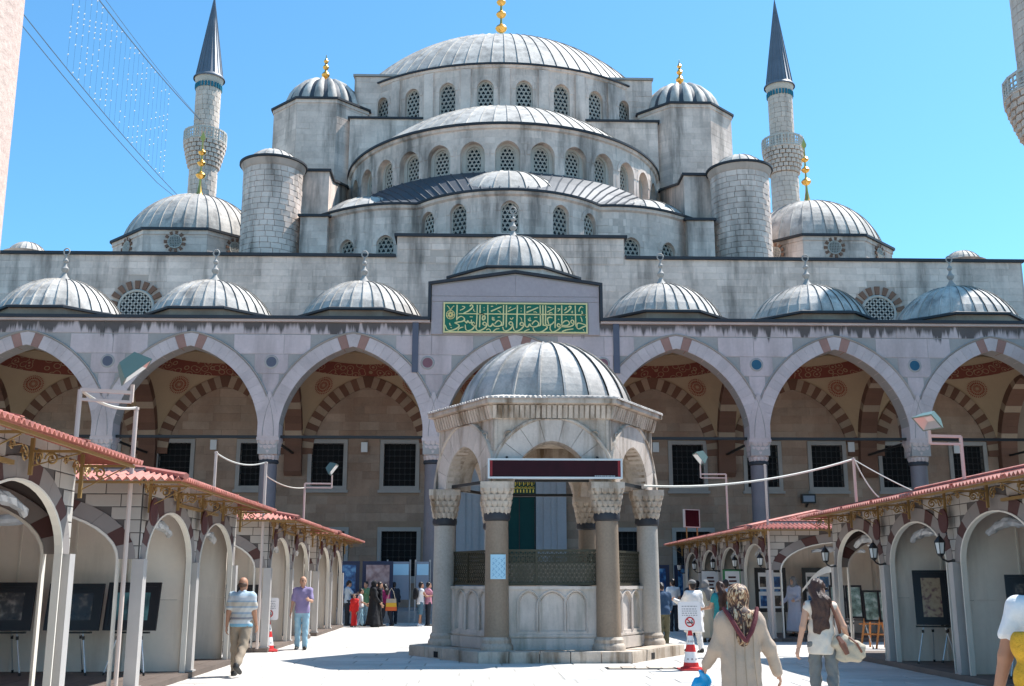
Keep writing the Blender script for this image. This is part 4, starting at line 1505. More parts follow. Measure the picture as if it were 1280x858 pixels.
for b in BAYS:
    mb = MB()
    n = 20
    vs = []
    for i in range(n + 1):
        for j in range(n + 1):
            x, y = -3.25 + 6.5 * i / n, -3.04 + 6.08 * j / n
            vs.append((b + x, CY + y, vz(x, y)))
    mb.add(vs, [(i * (n + 1) + j, (i + 1) * (n + 1) + j, (i + 1) * (n + 1) + j + 1, i * (n + 1) + j + 1) for i in range(n) for j in range(n)], 0, sm=True)
    va = part('vault', mb, m_cream, portico)
    for sx in (-1, 1):
        for sy in (1, -1):
            cx, cy = sx * 2.25, sy * 2.55
            cen = Vector((b + cx, CY + cy, vz(cx, cy)))
            e_ = 1e-3
            nx = Vector((-(vz(cx + e_, cy) - vz(cx, cy)) / e_, -(vz(cx, cy + e_) - vz(cx, cy)) / e_, 1)).normalized()
            t1 = nx.cross(Vector((0, 0, 1))).normalized()
            t2 = nx.cross(t1)
            mb = MB()
            off = -nx * 0.045
            def petal(r0, r1, a, w):
                P = [(r0, a - w * 0.6), (r1 * 0.85, a - w), (r1, a), (r1 * 0.85, a + w), (r0, a + w * 0.6)]
                mb.add([cen + off + (t1 * math.cos(q) + t2 * math.sin(q)) * r - nx * (0.5 * r * r / 2.6) for r, q in P], [(0, 1, 2, 3, 4)])
            for k in range(16):
                petal(0.08, 0.24, 2 * PI * k / 16, 0.12)
            for k in range(24):
                petal(0.27, 0.40, 2 * PI * k / 24, 0.10)
            for k in range(30):
                petal(0.43, 0.52, 2 * PI * k / 30, 0.075)
            part('painted_medallion', mb, m_vred, va)
    mb = MB()
    n = 48
    vs = []
    for k in range(n):
        a = 2 * PI * k / n
        for r in (2.42, 2.98):
            x, y = r * math.cos(a), r * math.sin(a)
            vs.append((b + x, CY + y, vz(x, y) - 0.025))
    mb.add(vs, [(2 * k, 2 * k + 1, 2 * ((k + 1) % n) + 1, 2 * ((k + 1) % n)) for k in range(n)])
    part('painted_band', mb, m_vband, va)
# platform and steps
m_step = M('step_marble', (0.40, 0.39, 0.38), 0.7, 0.15, 0.8, fine=0.08)
for k in range(3):
    for j in range(14):
        mb = MB()
        x0 = -28 + 4 * j
        mb.box((x0 + 0.01, 46.9 + 0.3 * k, 0.15 * k - 0.02), (x0 + 3.99, 47.2 + 0.3 * k if k < 2 else 55.2, 0.15 * (k + 1)))
        part('step_block', mb, m_step, portico)
# lead domes on the roof
for b in BAYS:
    cen = b == 0
    z0 = PZ + 0.1
    z1 = 16.05 if cen else 14.02
    Rb = 3.12 if cen else 2.98
    mb = MB()
    o = octagon(Rb * 1.07)
    mb.prism([(b + x, 51.5 + y, z0) for x, y in o], (0, 0, z1 - z0 - 0.1))
    dr = part('dome_drum', mb, m_back if not cen else m_plain, portico)
    mb = MB()
    o = octagon(Rb * 1.13)
    i_ = octagon(Rb * 0.97)
    lo = [(b + x, 51.5 + y, z1 - 0.1) for x, y in o]
    hi = [(b + x, 51.5 + y, z1 + 0.0) for x, y in o]
    tp = [(b + x, 51.5 + y, z1 + 0.16) for x, y in i_]
    mb.add(lo + hi + tp, [tuple(range(7, -1, -1))] + [(k, (k + 1) % 8, 8 + (k + 1) % 8, 8 + k) for k in range(8)] + [(8 + k, 8 + (k + 1) % 8, 16 + (k + 1) % 8, 16 + k) for k in range(8)])
    part('lead_edge', mb, m_edge, dr)
    lead_dome(portico, (b, 51.5, z1 + 0.02), Rb, 2.32 if cen else 1.98, 34, ((0.0, 0.30), (0.30, 0.97)) if cen else ((0.0, 0.97),), 0.05, name='dome')
    part('finial', finial_mb('grey', 1.15), m_frame, portico, loc=(b, 51.5, z1 + (2.28 if cen else 1.94)))
# flag-stone notice plates on the wall under the vaults
for x, z, w_ in ((-15.05, 8.45, 'above the floodlit stalls, second bay from the left'), (-7.45, 8.35, 'between two windows left of the fountain'), (7.4, 8.4, 'beside the window right of the fountain'), (17.5, 8.45, 'right of the grilled windows above the right stalls'), (23.0, 8.4, 'farthest right on the arcade wall')):
    mb = MB()
    mb.box((x - 0.16, 54.80, z - 0.25), (x + 0.16, 54.90, z + 0.25))
    o = part('notice_plate', mb, m_white)
    tag(o, 'small white plate ' + w_, 'plate', 'white plates on the arcade wall')

# side arcades of the courtyard, just outside the view, that shade and light the corners
for s in (-1, 1):
    sa = thing('side_arcade', 'marble arcade along the ' + ('right' if s > 0 else 'left') + ' side of the courtyard', 'arcade', (s * 26.2, 20, 0))
    fs = flat_map((s * 26.2, -4, 0), (0, 1, 0), (s, 0, 0))
    so = [op(3.7 + 7.3 * k, 3.22, None, SPR, ar[0][0]) for k in range(7)]
    mb = MB()
    sheet(mb, fs, 0, 51.6, 7.2, PZ, so, 0.9, sub=16)
    for k in range(8):
        mb.lathe([(0.4, 0.0), (0.4, 7.2)], 16, (s * 26.65, -4.0 + 7.3 * k + 0.05, 0))
    part('arcade_wall', mb, m_marb2, sa)
    mb = MB()
    mb.box((min(s * 26.2, s * 33), -4, PZ), (max(s * 26.2, s * 33), 47.5, PZ + 0.2))
    part('lead_roof', mb, m_leadd, sa)
    mb = MB()
    mb.box((min(s * 32.6, s * 33), -4, 0), (max(s * 32.6, s * 33), 47.5, PZ - 0.01))
    part('back_wall', mb, m_backm, sa)
# ================================================================ the ablution fountain
m_fm = M('fountain_marble', (0.50, 0.42, 0.34), 0.7, 0.36, 1.6, 0.10, 'obj', 0.14, 0.3, 14, (0.15, 0.095, 0.05), 0.95, 1.7)
m_fm2 = M('carved_marble', (0.58, 0.51, 0.45), 0.65, 0.2, 1.8, 0.05, 'obj', 0.08, 0.2, 16, (0.20, 0.20, 0.16), 0.7, 1.6)
m_fcol = M('brown_granite', (0.27, 0.20, 0.14), 0.55, 0.16, 1.5, fine=0.16, bump=0.15, bscale=40)
m_fcol2 = M('pale_granite', (0.42, 0.38, 0.33), 0.6, 0.16, 1.5, fine=0.16, bump=0.15, bscale=40)
m_bronze = M('bronze_grille', (0.06, 0.055, 0.035), 0.5, 0.25, 3, fine=0.15, metal=0.4)
FX, FY = 0.0, 26.1
fount = thing('fountain', 'hexagonal marble ablution fountain with lead dome in the courtyard', 'fountain', (FX, FY, 0))
def hexv(R, k, rot=0.0):
    a = -PI / 2 - PI / 6 + PI / 3 * k + rot     # k=0 front left, k=1 front right, then counter-clockwise
    return Vector((FX + R * math.cos(a), FY + R * math.sin(a), 0))
def hexprism(mb, R, z0, z1, R1=None, mi=0):
    a = [hexv(R, k) + Vector((0, 0, z0)) for k in range(6)]
    b = [hexv(R1 or R, k) + Vector((0, 0, z1)) for k in range(6)]
    mb.add(a + b, [tuple(range(5, -1, -1)), tuple(range(6, 12))] + [(k, (k + 1) % 6, 6 + (k + 1) % 6, 6 + k) for k in range(6)], mi)
# plinth of kerb stones
mb = MB()
hexprism(mb, 3.0, 0.0, 0.20)
pl = part('plinth', mb, m_fm, fount)
for k in range(6):
    A, B = hexv(3.22, k), hexv(3.22, k + 1)
    A2, B2 = hexv(2.62, k), hexv(2.62, k + 1)
    n = 4 if k else 5
    for j in range(n):
        t0, t1 = j / n + 0.003, (j + 1) / n - 0.003
        P = [A.lerp(B, t0), A.lerp(B, t1), A2.lerp(B2, t1), A2.lerp(B2, t0)]
        b = MB()
        zt = 0.235 + R_.uniform(-0.004, 0.004)
        b.prism([p + Vector((0, 0, -0.01)) for p in P], (0, 0, zt - 0.03))
        up = [p + Vector((0, 0, zt - 0.04)) for p in P]
        c = sum(P, Vector()) / 4
        tp = [p.lerp(c, 0.02) + Vector((0, 0, zt)) for p in P]
        b.add(up + tp, [(4, 5, 6, 7), (0, 1, 5, 4), (1, 2, 6, 5), (2, 3, 7, 6), (3, 0, 4, 7)])
        part('kerb_stone', b, m_fm, pl)
for A, B, t in ((hexv(3.22, 5), hexv(3.22, 0), 0.42), (hexv(3.22, 1), hexv(3.22, 2), 0.37)):
    c = A.lerp(B, t)
    u = (B - A).normalized()
    mb = MB()
    mb.bar(c - u * 0.10 + Vector((0, 0, 0.09)), c + u * 0.10 + Vector((0, 0, 0.09)), 0.012, h=0.13)
    part('drain_hole', mb, m_dark, pl)
# columns
for k in range(6):
    p = hexv(2.42, k)
    column_parts(fount, p.x, p.y, 0.23, 3.02, 3.80, 0.265, 0.37, m_fcol if k in (0, 1, 3) else m_fcol2, m_fm, tiers=4, n=16)
# basin: six carved marble panels with niches, bronze grille above
RB = 2.34
ap = RB * math.cos(PI / 6)
for k in range(6):
    A, B = hexv(RB, k), hexv(RB, k + 1)
    L = (B - A).length
    u = (B - A).normalized()
    n = Vector((-u.y, u.x, 0))
    if n.dot(Vector((FX, FY, 0)) - A) < 0:
        n = -n
    ff = flat_map(A, u, n)
    mb = MB()
    h0, h1 = 0.23, 1.56
    w = [(L * 0.28, 0.21), (L * 0.5, 0.30), (L * 0.72, 0.21)]
    ops = [op(w[0][0], w[0][1], 0.62, 1.20, pt_arch(w[0][1], 0.26)[0]), op(w[1][0], w[1][1], 0.62, 1.12, pt_arch(w[1][1], 0.33)[0]), op(w[2][0], w[2][1], 0.62, 1.20, pt_arch(w[2][1], 0.26)[0])]
    sheet(mb, ff, 0, L, h0, h1, ops, 0.05)
    for o in ops:       # sunk field of each niche
        q = [(o['u'] - o['a'], 0.62), (o['u'] + o['a'], 0.62)]
        pts = [ff(o['u'] - o['a'], 0.62, 0.05)] + [ff(o['u'] - o['a'] * math.cos(PI * j / 10), o['v'] + o['top'](-o['a'] * math.cos(PI * j / 10)), 0.05) for j in range(11)] + [ff(o['u'] + o['a'], 0.62, 0.05)]
        mb.add(pts, [tuple(range(len(pts)))])
    mb.quad(ff(0, h1), ff(L, h1), ff(L, h1, 0.2), ff(0, h1, 0.2))
    bp_ = part('basin_panel', mb, m_fm2, fount)
    mb = MB()          # raised mouldings round panel and niches, and the foot course
    for (ua, ub, va, vb, d) in ((0.08, L - 0.08, 1.50, 1.57, 0.035), (0.08, L - 0.08, 0.50, 0.545, 0.03), (0.08, 0.12, 0.545, 1.50, 0.02), (L - 0.12, L - 0.08, 0.545, 1.50, 0.02), (0.02, L - 0.02, 0.23, 0.47, 0.05)):
        P = [ff(ua, va, -d), ff(ub, va, -d), ff(ub, vb, -d), ff(ua, vb, -d)]
        mb.prism(P, n * (d + 0.01))
    for o in ops:
        pts = [(o['u'] - o['a'] - 0.03, 0.60)] + [(o['u'] - (o['a'] + 0.03) * math.cos(PI * j / 10), o['v'] + 0.03 + o['top'](-o['a'] * math.cos(PI * j / 10))) for j in range(11)] + [(o['u'] + o['a'] + 0.03, 0.60)]
        mb.tube([ff(a_, b_, -0.005) for a_, b_ in pts], 0.022, 5)
        mb.tube([ff(a_ * 0.86 + o['u'] * 0.14, b_ - 0.05 if j_ else b_ + 0.05, 0.045) for j_, (a_, b_) in enumerate(pts)], 0.012, 4)
    part('moulding', mb, m_fm2, bp_)
    # bronze grille: frame, backing sheet and interlaced lattice
    RG = 2.24
    A2, B2 = hexv(RG, k), hexv(RG, k + 1)
    fg = flat_map(A2, u, n)
    L2 = (B2 - A2).length
    mb = MB()
    z0, z1 = 1.59, 2.36
    for ua, ub, va, vb in ((0, L2, z0, z0 + 0.05), (0, L2, z1 - 0.05, z1), (0, 0.05, z0 + 0.05, z1 - 0.05), (L2 - 0.05, L2, z0 + 0.05, z1 - 0.05), (L2 * 0.34, L2 * 0.34 + 0.03, z0 + 0.05, z1 - 0.05)):
        mb.prism([fg(ua, va, -0.02), fg(ub, va, -0.02), fg(ub, vb, -0.02), fg(ua, vb, -0.02)], n * 0.05)
    gr = part('bronze_grille', mb, m_bronze, fount)
    mb = MB()
    mb.prism([fg(0.02, z0 + 0.01, 0.12), fg(L2 - 0.02, z0 + 0.01, 0.12), fg(L2 - 0.02, z1 - 0.3, 0.12), fg(0.02, z1 - 0.3, 0.12)], n * 0.01)
    part('tank_wall', mb, m_fm2, gr)
    mb = MB()
    s = 0.098
    rows = int((z1 - z0 - 0.1) / (s * 0.866))
    for r in range(rows + 1):
        zz = z0 + 0.05 + r * s * 0.866
        mb.prism([fg(0.05, zz - 0.011, 0), fg(L2 - 0.05, zz - 0.011, 0), fg(L2 - 0.05, zz + 0.011, 0), fg(0.05, zz + 0.011, 0)], n * 0.02)
    H = z1 - z0 - 0.1
    nn = int(L2 / s) + 8
    for j in range(-8, nn):
        for sg in (1, -1):
            u0_ = j * s + (0 if sg > 0 else 0.0)
            u1_ = u0_ + sg * H * 0.577
            t0, t1 = 0.0, 1.0
            lo_, hi_ = 0.05, L2 - 0.05
            ua, ub = u0_, u1_
            va, vb = z0 + 0.05, z1 - 0.05
            if max(ua, ub) < lo_ or min(ua, ub) > hi_:
                continue
            def clip(ua, va, ub, vb):
                if ua < lo_:
                    t = (lo_ - ua) / (ub - ua)
                    ua, va = lo_, va + (vb - va) * t
                elif ua > hi_:
                    t = (hi_ - ua) / (ub - ua)
                    ua, va = hi_, va + (vb - va) * t
                return ua, va
            A3 = clip(ua, va, ub, vb)
            B3 = clip(ub, vb, ua, va)
            if abs(A3[0] - B3[0]) > 0.01:
                mb.bar(fg(A3[0], A3[1], 0.01), fg(B3[0], B3[1], 0.01), 0.022, up=n, h=0.016)
    part('lattice', mb, m_bronze, gr)
# arches between the columns, each face with its own stones
RA = 2.42 + 0.16
m_fv = M('fountain_arch_stone', (0.55, 0.47, 0.40), 0.7, 0.24, 1.6, 0.10, 'obj', 0.10, 0.2, 14, (0.19, 0.13, 0.08), 0.75, 1.6)
for k in range(6):
    A, B = hexv(RA, k), hexv(RA, k + 1)
    L = (B - A).length
    u = (B - A).normalized()
    n = Vector((-u.y, u.x, 0))
    if n.dot(Vector((FX, FY, 0)) - A) < 0:
        n = -n
    ff = flat_map(A, u, n)
    a = L / 2 - 0.46
    t, p = pt_arch(a, 0.92)
    mb = MB()
    sheet(mb, ff, 0.0, L, 3.78, 5.22, [op(L / 2, a, None, 3.80, t)], 0.62, sub=20)
    A2, B2 = hexv(RA - 0.62 / math.cos(PI / 6), k), hexv(RA - 0.62 / math.cos(PI / 6), k + 1)
    L2 = (B2 - A2).length
    sheet(mb, flat_map(A2, u, n), 0, L2, 3.78, 5.22, [op(L2 / 2, a, None, 3.80, t)], 0.0, sub=20)
    wf = part('arch_wall', mb, m_fm, fount)
    for v in voussoirs(ff, L / 2, 3.80, p, 0.50, 9 if k else 9, -0.045, 0.3, 0.015):
        part('voussoir', v, m_fv, wf)
    mo = MB()
    for q in range(32):
        t0, t1 = -1 + q / 16, -1 + (q + 1) / 16
        for (w0, d0), (w1, d1) in (((0.50, -0.045), (0.53, -0.075)), ((0.53, -0.075), (0.57, -0.07)), ((0.57, -0.07), (0.59, 0.0))):
            mo.add([ff(L / 2 + p(t0, w0)[0], min(5.2, 3.8 + p(t0, w0)[1]), d0), ff(L / 2 + p(t1, w0)[0], min(5.2, 3.8 + p(t1, w0)[1]), d0), ff(L / 2 + p(t1, w1)[0], min(5.2, 3.8 + p(t1, w1)[1]), d1), ff(L / 2 + p(t0, w1)[0], min(5.2, 3.8 + p(t0, w1)[1]), d1)], [(0, 1, 2, 3)])
    part('arch_moulding', mo, m_fm, wf)
    bg_ = pt_arch(a + 0.58, 0.92 + 0.62)[0]
    lay(blocks(ff, 0.01, L - 0.01, 3.82, 5.2, 0.62, 0.6, 1.1, [op(L / 2, a + 0.58, None, 3.80, bg_)], 0.0, 0.014, 0.02, jit=0.006), wf, m_fm, m_fm, 40, 'marble_block')
    ro = MB()        # small carved rosettes in the spandrels
    for s in (0.13, 0.87):
        c = ff(L * s, 4.85, -0.03)
        for q in range(6):
            aa = q * PI / 3
            ro.tube([c + (u * math.cos(aa + b_) * 0.09 + Vector((0, 0, math.sin(aa + b_) * 0.09))) for b_ in (0, 0.5, 1.05)], 0.018, 4)
    part('rosette', ro, m_fm, wf)
    # cornice: dentil row under scalloped marble eaves
    Rc0, Rc1 = 2.66, 2.80
    A, B = hexv(Rc0, k), hexv(Rc0, k + 1)
    L = (B - A).length
    for j in range(22):
        d = MB()
        uu = L * (j + 0.5) / 22
        f3 = flat_map(A, u, n)
        w = L / 22 * 0.36
        d.prism([f3(uu - w, 5.22, 0.0), f3(uu + w, 5.22, 0.0), f3(uu + w, 5.50, -0.09), f3(uu - w, 5.50, -0.09)], n * 0.2)
        part('dentil', d, m_fm, wf)
    mb = MB()
    A4, B4 = hexv(2.60, k), hexv(2.60, k + 1)
    A5, B5 = hexv(2.86, k), hexv(2.86, k + 1)
    mb.add([A4 + Vector((0, 0, 5.20)), B4 + Vector((0, 0, 5.20)), hexv(2.66, k + 1) + Vector((0, 0, 5.5)), hexv(2.66, k) + Vector((0, 0, 5.5))], [(0, 1, 2, 3)])
    mb.add([hexv(2.66, k) + Vector((0, 0, 5.5)), hexv(2.66, k + 1) + Vector((0, 0, 5.5)), B5 + Vector((0, 0, 5.54)), A5 + Vector((0, 0, 5.54)), B5 + Vector((0, 0, 5.64)), A5 + Vector((0, 0, 5.64)), hexv(2.2, k + 1) + Vector((0, 0, 5.78)), hexv(2.2, k) + Vector((0, 0, 5.78))],
           [(0, 1, 2, 3), (3, 2, 4, 5), (5, 4, 6, 7)])
    part('cornice', mb, m_fm, wf)
    nsc = 24
    for j in range(nsc):
        sc = MB()
        t0 = (j + 0.5) / nsc
        c0 = A5.lerp(B5, t0)
        c1 = hexv(2.16, k).lerp(hexv(2.16, k + 1), t0)
        wv = (B5 - A5).length / nsc / 2
        wv1 = (hexv(2.16, k + 1) - hexv(2.16, k)).length / nsc / 2
        P0 = [c0 + u * (wv * math.cos(b_)) + Vector((0, 0, 5.635 + 0.055 * math.sin(b_))) - n * 0.03 for b_ in (0, PI / 4, PI / 2, 3 * PI / 4, PI)]
        P1 = [c1 + u * (wv1 * math.cos(b_)) + Vector((0, 0, 5.785 + 0.04 * math.sin(b_))) for b_ in (0, PI / 4, PI / 2, 3 * PI / 4, PI)]
        sc.add(P0 + P1, [(i, i + 1, 6 + i, 5 + i) for i in range(4)] + [(0, 1, 2, 3, 4)])
        part('eave_tile', sc, m_lead, wf)
# tie rods
for k in range(6):
    A, B = hexv(2.42, k) + Vector((0, 0, 3.86)), hexv(2.42, k + 1) + Vector((0, 0, 3.86))
    mb = MB()
    mb.bar(A, B, 0.07)
    part('tie_rod', mb, m_iron, fount)
# inner vault and lead dome
mb = MB()
hexprism(mb, 2.1, 5.0, 5.05)
part('ceiling', mb, m_fm, fount)
m_fd = m_lead
lead_dome(fount, (FX, FY, 5.74), 2.10, 1.66, 22, ((0.0, 0.42), (0.42, 0.99)), 0.045, name='lead_dome')
# notice sheet on the left front column (flat print)
m_paper = M('blue_paper', (0.42, 0.66, 0.78), 0.7, 0.05, 3)
m_ink = M('faded_print', (0.22, 0.42, 0.58), 0.7, 0.05, 3)
p0 = hexv(2.42, 0)
mb = MB()
n_ = 6
ang0 = -PI / 2 + 0.1
vs = []
for j in range(n_ + 1):
    a = ang0 - 0.62 + 1.24 * j / n_
    for z in (1.72, 2.24):
        vs.append((p0.x + 0.285 * math.cos(a), p0.y + 0.285 * math.sin(a), z))
mb.add(vs, [(2 * j, 2 * j + 2, 2 * j + 3, 2 * j + 1) for j in range(n_)])
for r in range(7):
    for c_ in range(5):
        a = ang0 - 0.45 + 0.21 * c_ + 0.03 * (r % 2)
        z = 1.78 + 0.06 * r
        mb.bar((p0.x + 0.289 * math.cos(a), p0.y + 0.289 * math.sin(a), z), (p0.x + 0.289 * math.cos(a + 0.13), p0.y + 0.289 * math.sin(a + 0.13), z + 0.03 * (-1) ** (r + c_)), 0.012, mi=1)
nt_ = part('paper_notice', mb, [m_paper, m_ink])
tag(nt_, 'light blue printed paper notice stuck on the brown fountain column', 'notice')
# dark red electronic board across the front arch
m_led = M('dark_red_display', (0.03, 0.003, 0.007), 0.3, 0.4, 2.5, spec=0.15)
m_ledr = M('red_display_edge', (0.25, 0.008, 0.012), 0.4, 0.2, 3)
m_alu = M('aluminium', (0.62, 0.62, 0.61), 0.45, 0.06, 3, metal=0.3)
led = thing('display_board', 'long dark red electronic board across the front arch of the fountain', 'display board', (0, 23.6, 4.0))
zb0, zb1, xl, xr, yb = 3.86, 4.30, -1.42, 1.53, 23.62
mb = MB()
mb.box((xl + 0.04, yb, zb0 + 0.04), (xr - 0.04, yb + 0.12, zb1 - 0.04), 0)
mb.box((xl + 0.042, yb - 0.003, zb0 + 0.042), (xl + 0.10, yb + 0.1, zb1 - 0.042), 1)
mb.box((xr - 0.10, yb - 0.003, zb0 + 0.042), (xr - 0.042, yb + 0.1, zb1 - 0.042), 1)
part('screen', mb, [m_led, m_ledr], led)
mb = MB()
rr = random.Random(9)
xx = 0.92
while xx < 1.36:       # tiny maker's caption along the lower edge, too small to read
    l = rr.uniform(0.02, 0.05)
    mb.box((xx, yb - 0.006, zb0 + 0.052), (xx + l, yb - 0.002, zb0 + 0.07))
    xx += l + 0.012
part('small_print', mb, m_alu, led)
mb = MB()
mb.box((xl, yb - 0.03, zb1 - 0.04), (xr, yb + 0.14, zb1))
mb.box((xl, yb - 0.03, zb0), (xr, yb + 0.14, zb0 + 0.04))
mb.box((xl, yb - 0.028, zb0 + 0.04), (xl + 0.04, yb + 0.14, zb1 - 0.04))
mb.box((xr - 0.04, yb - 0.028, zb0 + 0.04), (xr, yb + 0.14, zb1 - 0.04))
part('frame', mb, m_alu, led)
for x in (-1.0, 1.0):
    mb = MB()
    mb.bar((x, yb + 0.1, 4.28), (x, yb + 0.45, 4.5), 0.05)
    part('bracket', mb, m_iron, led)
# grey column of the entrance arcade beside the camera
m_gpink = M('rough_pale_granite', (0.52, 0.39, 0.33), 0.8, 0.12, 2.5, fine=0.22, bump=0.5, bscale=22, stain=(0.62, 0.50, 0.42), samt=0.7, sscale=3)
near = thing('entrance_column', 'tall pale granite column cut off by the left edge, very near the camera', 'column', (-4.08, 4.3, 0))
column_parts(near, -4.08, 4.3, 0.0, 6.4, 7.5, 0.48, 0.6, m_gpink, m_marb2)

# cracked stone drain cover in the paving before the fountain
dc = thing('drain_cover', 'worn stone drain cover set in the paving right in front of the fountain', 'drain cover', (1.0, 22.0, 0))
for k in range(5):
    mb = MB()
    x0 = 0.95 + 0.26 * k
    mb.box((x0, 21.75, 0.0), (x0 + 0.235, 22.2, 0.022 + 0.006 * (k % 2)))
    part('stone_bar', mb, m_fm, dc)
mb = MB()
mb.box((0.9, 21.7, 0.0), (2.3, 22.25, 0.012))
part('bed', mb, m_dark, dc)
# ================================================================ exhibition stalls on both sides
m_clad = M('stall_cladding', (0.40, 0.37, 0.33), 0.75, 0.08, 1.2, 0.06, 'obj', 0.03)
m_cladj = M('cladding_joint', (0.10, 0.09, 0.085), 0.9, 0.1, 2)
m_vlt = M('stall_arch_grey', (0.24, 0.215, 0.20), 0.8, 0.1, 1.5, 0.06, 'obj')
m_vdk = M('stall_arch_maroon', (0.085, 0.038, 0.034), 0.8, 0.1, 1.5, 0.08, 'obj')
m_panel = M('stall_panel', (0.80, 0.73, 0.63), 0.75, 0.10, 0.8, 0.05, 'obj', 0.03, stain=(0.38, 0.33, 0.27), samt=0.35, sscale=1.5)
m_post = M('stall_post', (0.46, 0.435, 0.41), 0.5, 0.12, 2, metal=0.2)
m_trim = M('stall_trim', (0.72, 0.67, 0.58), 0.6, 0.08, 2)
m_roof = M('red_roof_sheet', (0.47, 0.17, 0.13), 0.7, 0.30, 2.0, 0.05, 'obj', 0.14, stain=(0.22, 0.10, 0.08), samt=0.7, sscale=2.0)
m_yel = M('ochre_steel', (0.27, 0.17, 0.06), 0.5, 0.15, 3, metal=0.2)
m_wood = M('platform_boards', (0.15, 0.115, 0.095), 0.7, 0.25, 2, 0.2, 'obj', 0.1)
m_disc = M('maroon_disc', (0.075, 0.022, 0.022), 0.5, 0.1, 3)
m_plast = M('clear_plastic_roll', (0.36, 0.36, 0.36), 0.3, 0.35, 6, spec=0.7)
m_black = M('black_paint', (0.018, 0.018, 0.018), 0.4, 0.1, 3)
m_lamp = M('frosted_glass', (0.62, 0.64, 0.62), 0.3, 0.05, 3)
BAY = 3.3
def stall(s, y0, n, label, depth=4.2, far_open=False, near_open=True, discs=True, lanterns=False, roll=True):
    """s=-1 left row, +1 right row; front plane x = s*6.8, bays run away from the camera from y0"""
    XF = s * 6.8
    y1 = y0 + BAY * n
    t = thing('stall', label, 'stall', (XF + s * 1.5, (y0 + y1) / 2, 0), 'exhibition stalls along the courtyard')
    ff = flat_map((XF, y0, 0), (0, 1, 0), (s, 0, 0))
    fe_ = flat_map((XF, y0, 0), (s, 0, 0), (0, 1, 0))
    ffar = flat_map((XF, y1, 0), (s, 0, 0), (0, -1, 0))
    # platform of boards
    nb = int(depth / 0.32)
    for k in range(nb):
        mb = MB()
        xa, xb = sorted((XF - s * 0.12 + s * k * (depth + 0.12) / nb, XF - s * 0.12 + s * ((k + 1) * (depth + 0.12) / nb - 0.01)))
        mb.box((xa, y0 - 0.12, 0.0), (xb, y1 + 0.1, 0.10 + R_.uniform(-0.003, 0.003)))
        part('floor_board', mb, m_wood, t)
    # posts
    for k in range(n + 1):
        mb = MB()
        y = y0 + BAY * k + (0.09 if k == 0 else (-0.09 if k == n else 0))
        mb.box((XF - 0.09, y - 0.09, 0.1), (XF + 0.09, y + 0.09, 2.0))
        mb.box((XF - 0.12, y - 0.12, 0.1), (XF + 0.12, y + 0.12, 0.13))
        part('post', mb, m_post, t)
    zt = 3.40
    def face(fm, length, bays, flip):
        wide = length / bays
        a, h = wide / 2 - 0.29, 0.80
        top, pt = el_arch(a, h)
        ops = [op(wide * (k + 0.5), a, None, 2.0, top) for k in range(bays)]
        mb = MB()
        sheet(mb, fm, 0, length, 2.0, zt, ops, 0.055, rmi=1)
        w = part('arch_wall', mb, [m_cladj, m_trim], t)
        bt = el_arch(a + 0.25, h + 0.25)[0]
        bops = [op(wide * (k + 0.5), a + 0.25, None, 2.0, bt) for k in range(bays)]
        bl = blocks(fm, 0.0, length, 2.0, zt - 0.02, 0.205, 0.38, 0.42, bops, -0.01, 0.014, 0.012, jit=0.0)
        lay(bl, w, m_clad, m_clad, 300, 'cladding_block')
        for k in range(bays):
            uc = wide * (k + 0.5)
            for i, v in enumerate(voussoirs(fm, uc, 2.0, pt, 0.25, 13, -0.02, 0.04, 0.006)):
                part('voussoir', v, m_vdk if i % 3 == 1 else m_vlt, w)
            # white edging that lines the opening down to the floor
            mb = MB()
            pl = [(-a, 0.1), (-a, 2.0)] + [pt(-1 + 2 * j / 20) for j in range(1, 20)] + [(a, 2.0), (a, 0.1)]
            pl = [(x, z if abs(z) < 1.95 and abs(x) >= a - 1e-6 else (z + 2.0 if i not in (0, 1, len(pl) - 2, len(pl) - 1) else z)) for i, (x, z) in enumerate(pl)]
            for (xa, za), (xb, zb) in zip(pl, pl[1:]):
                mb.add([fm(uc + xa, za, -0.035), fm(uc + xb, zb, -0.035), fm(uc + xb * 0.982, zb - 0.028 * (zb > 2.0), -0.035), fm(uc + xa * 0.982, za - 0.028 * (za > 2.0), -0.035),
                        fm(uc + xa, za, 0.06), fm(uc + xb, zb, 0.06), fm(uc + xb * 0.982, zb - 0.028 * (zb > 2.0), 0.06), fm(uc + xa * 0.982, za - 0.028 * (za > 2.0), 0.06)],
                       [(0, 1, 2, 3), (0, 4, 5, 1), (3, 2, 6, 7), (4, 7, 6, 5)])
            part('arch_edging', mb, m_trim, w)
            if roll:   # clear plastic curtain rolled up under the crown
                mb = MB()
                rr = random.Random(int(y0 * 10) + k + (50 if flip else 0))
                nx, nr = 12, 8
                vs = []
                for i in range(nx + 1):
                    x = -0.78 + 1.56 * i / nx
                    zc = 2.0 + h * math.sqrt(max(0, 1 - (x / a) ** 2)) - 0.15
                    r0 = (0.095 - 0.04 * (x / 0.8) ** 2)
                    for j in range(nr):
                        aa = 2 * PI * j / nr
                        r = r0 * rr.uniform(0.6, 1.15)
                        vs.append(fm(uc + x, zc - 0.04 + r * math.sin(aa), 0.24 + r * 1.1 * math.cos(aa)))
                mb.add(vs, [(i * nr + j, i * nr + (j + 1) % nr, (i + 1) * nr + (j + 1) % nr, (i + 1) * nr + j) for i in range(nx) for j in range(nr)] + [tuple(range(nr)), tuple(range(nx * nr, nx * nr + nr))], sm=False)
                part('rolled_curtain', mb, m_plast, w)
        return w
    w_front = face(ff, y1 - y0, n, False)
    if near_open:
        face(fe_, depth, 1, True)
    if far_open:
        face(ffar, depth, 1, True)
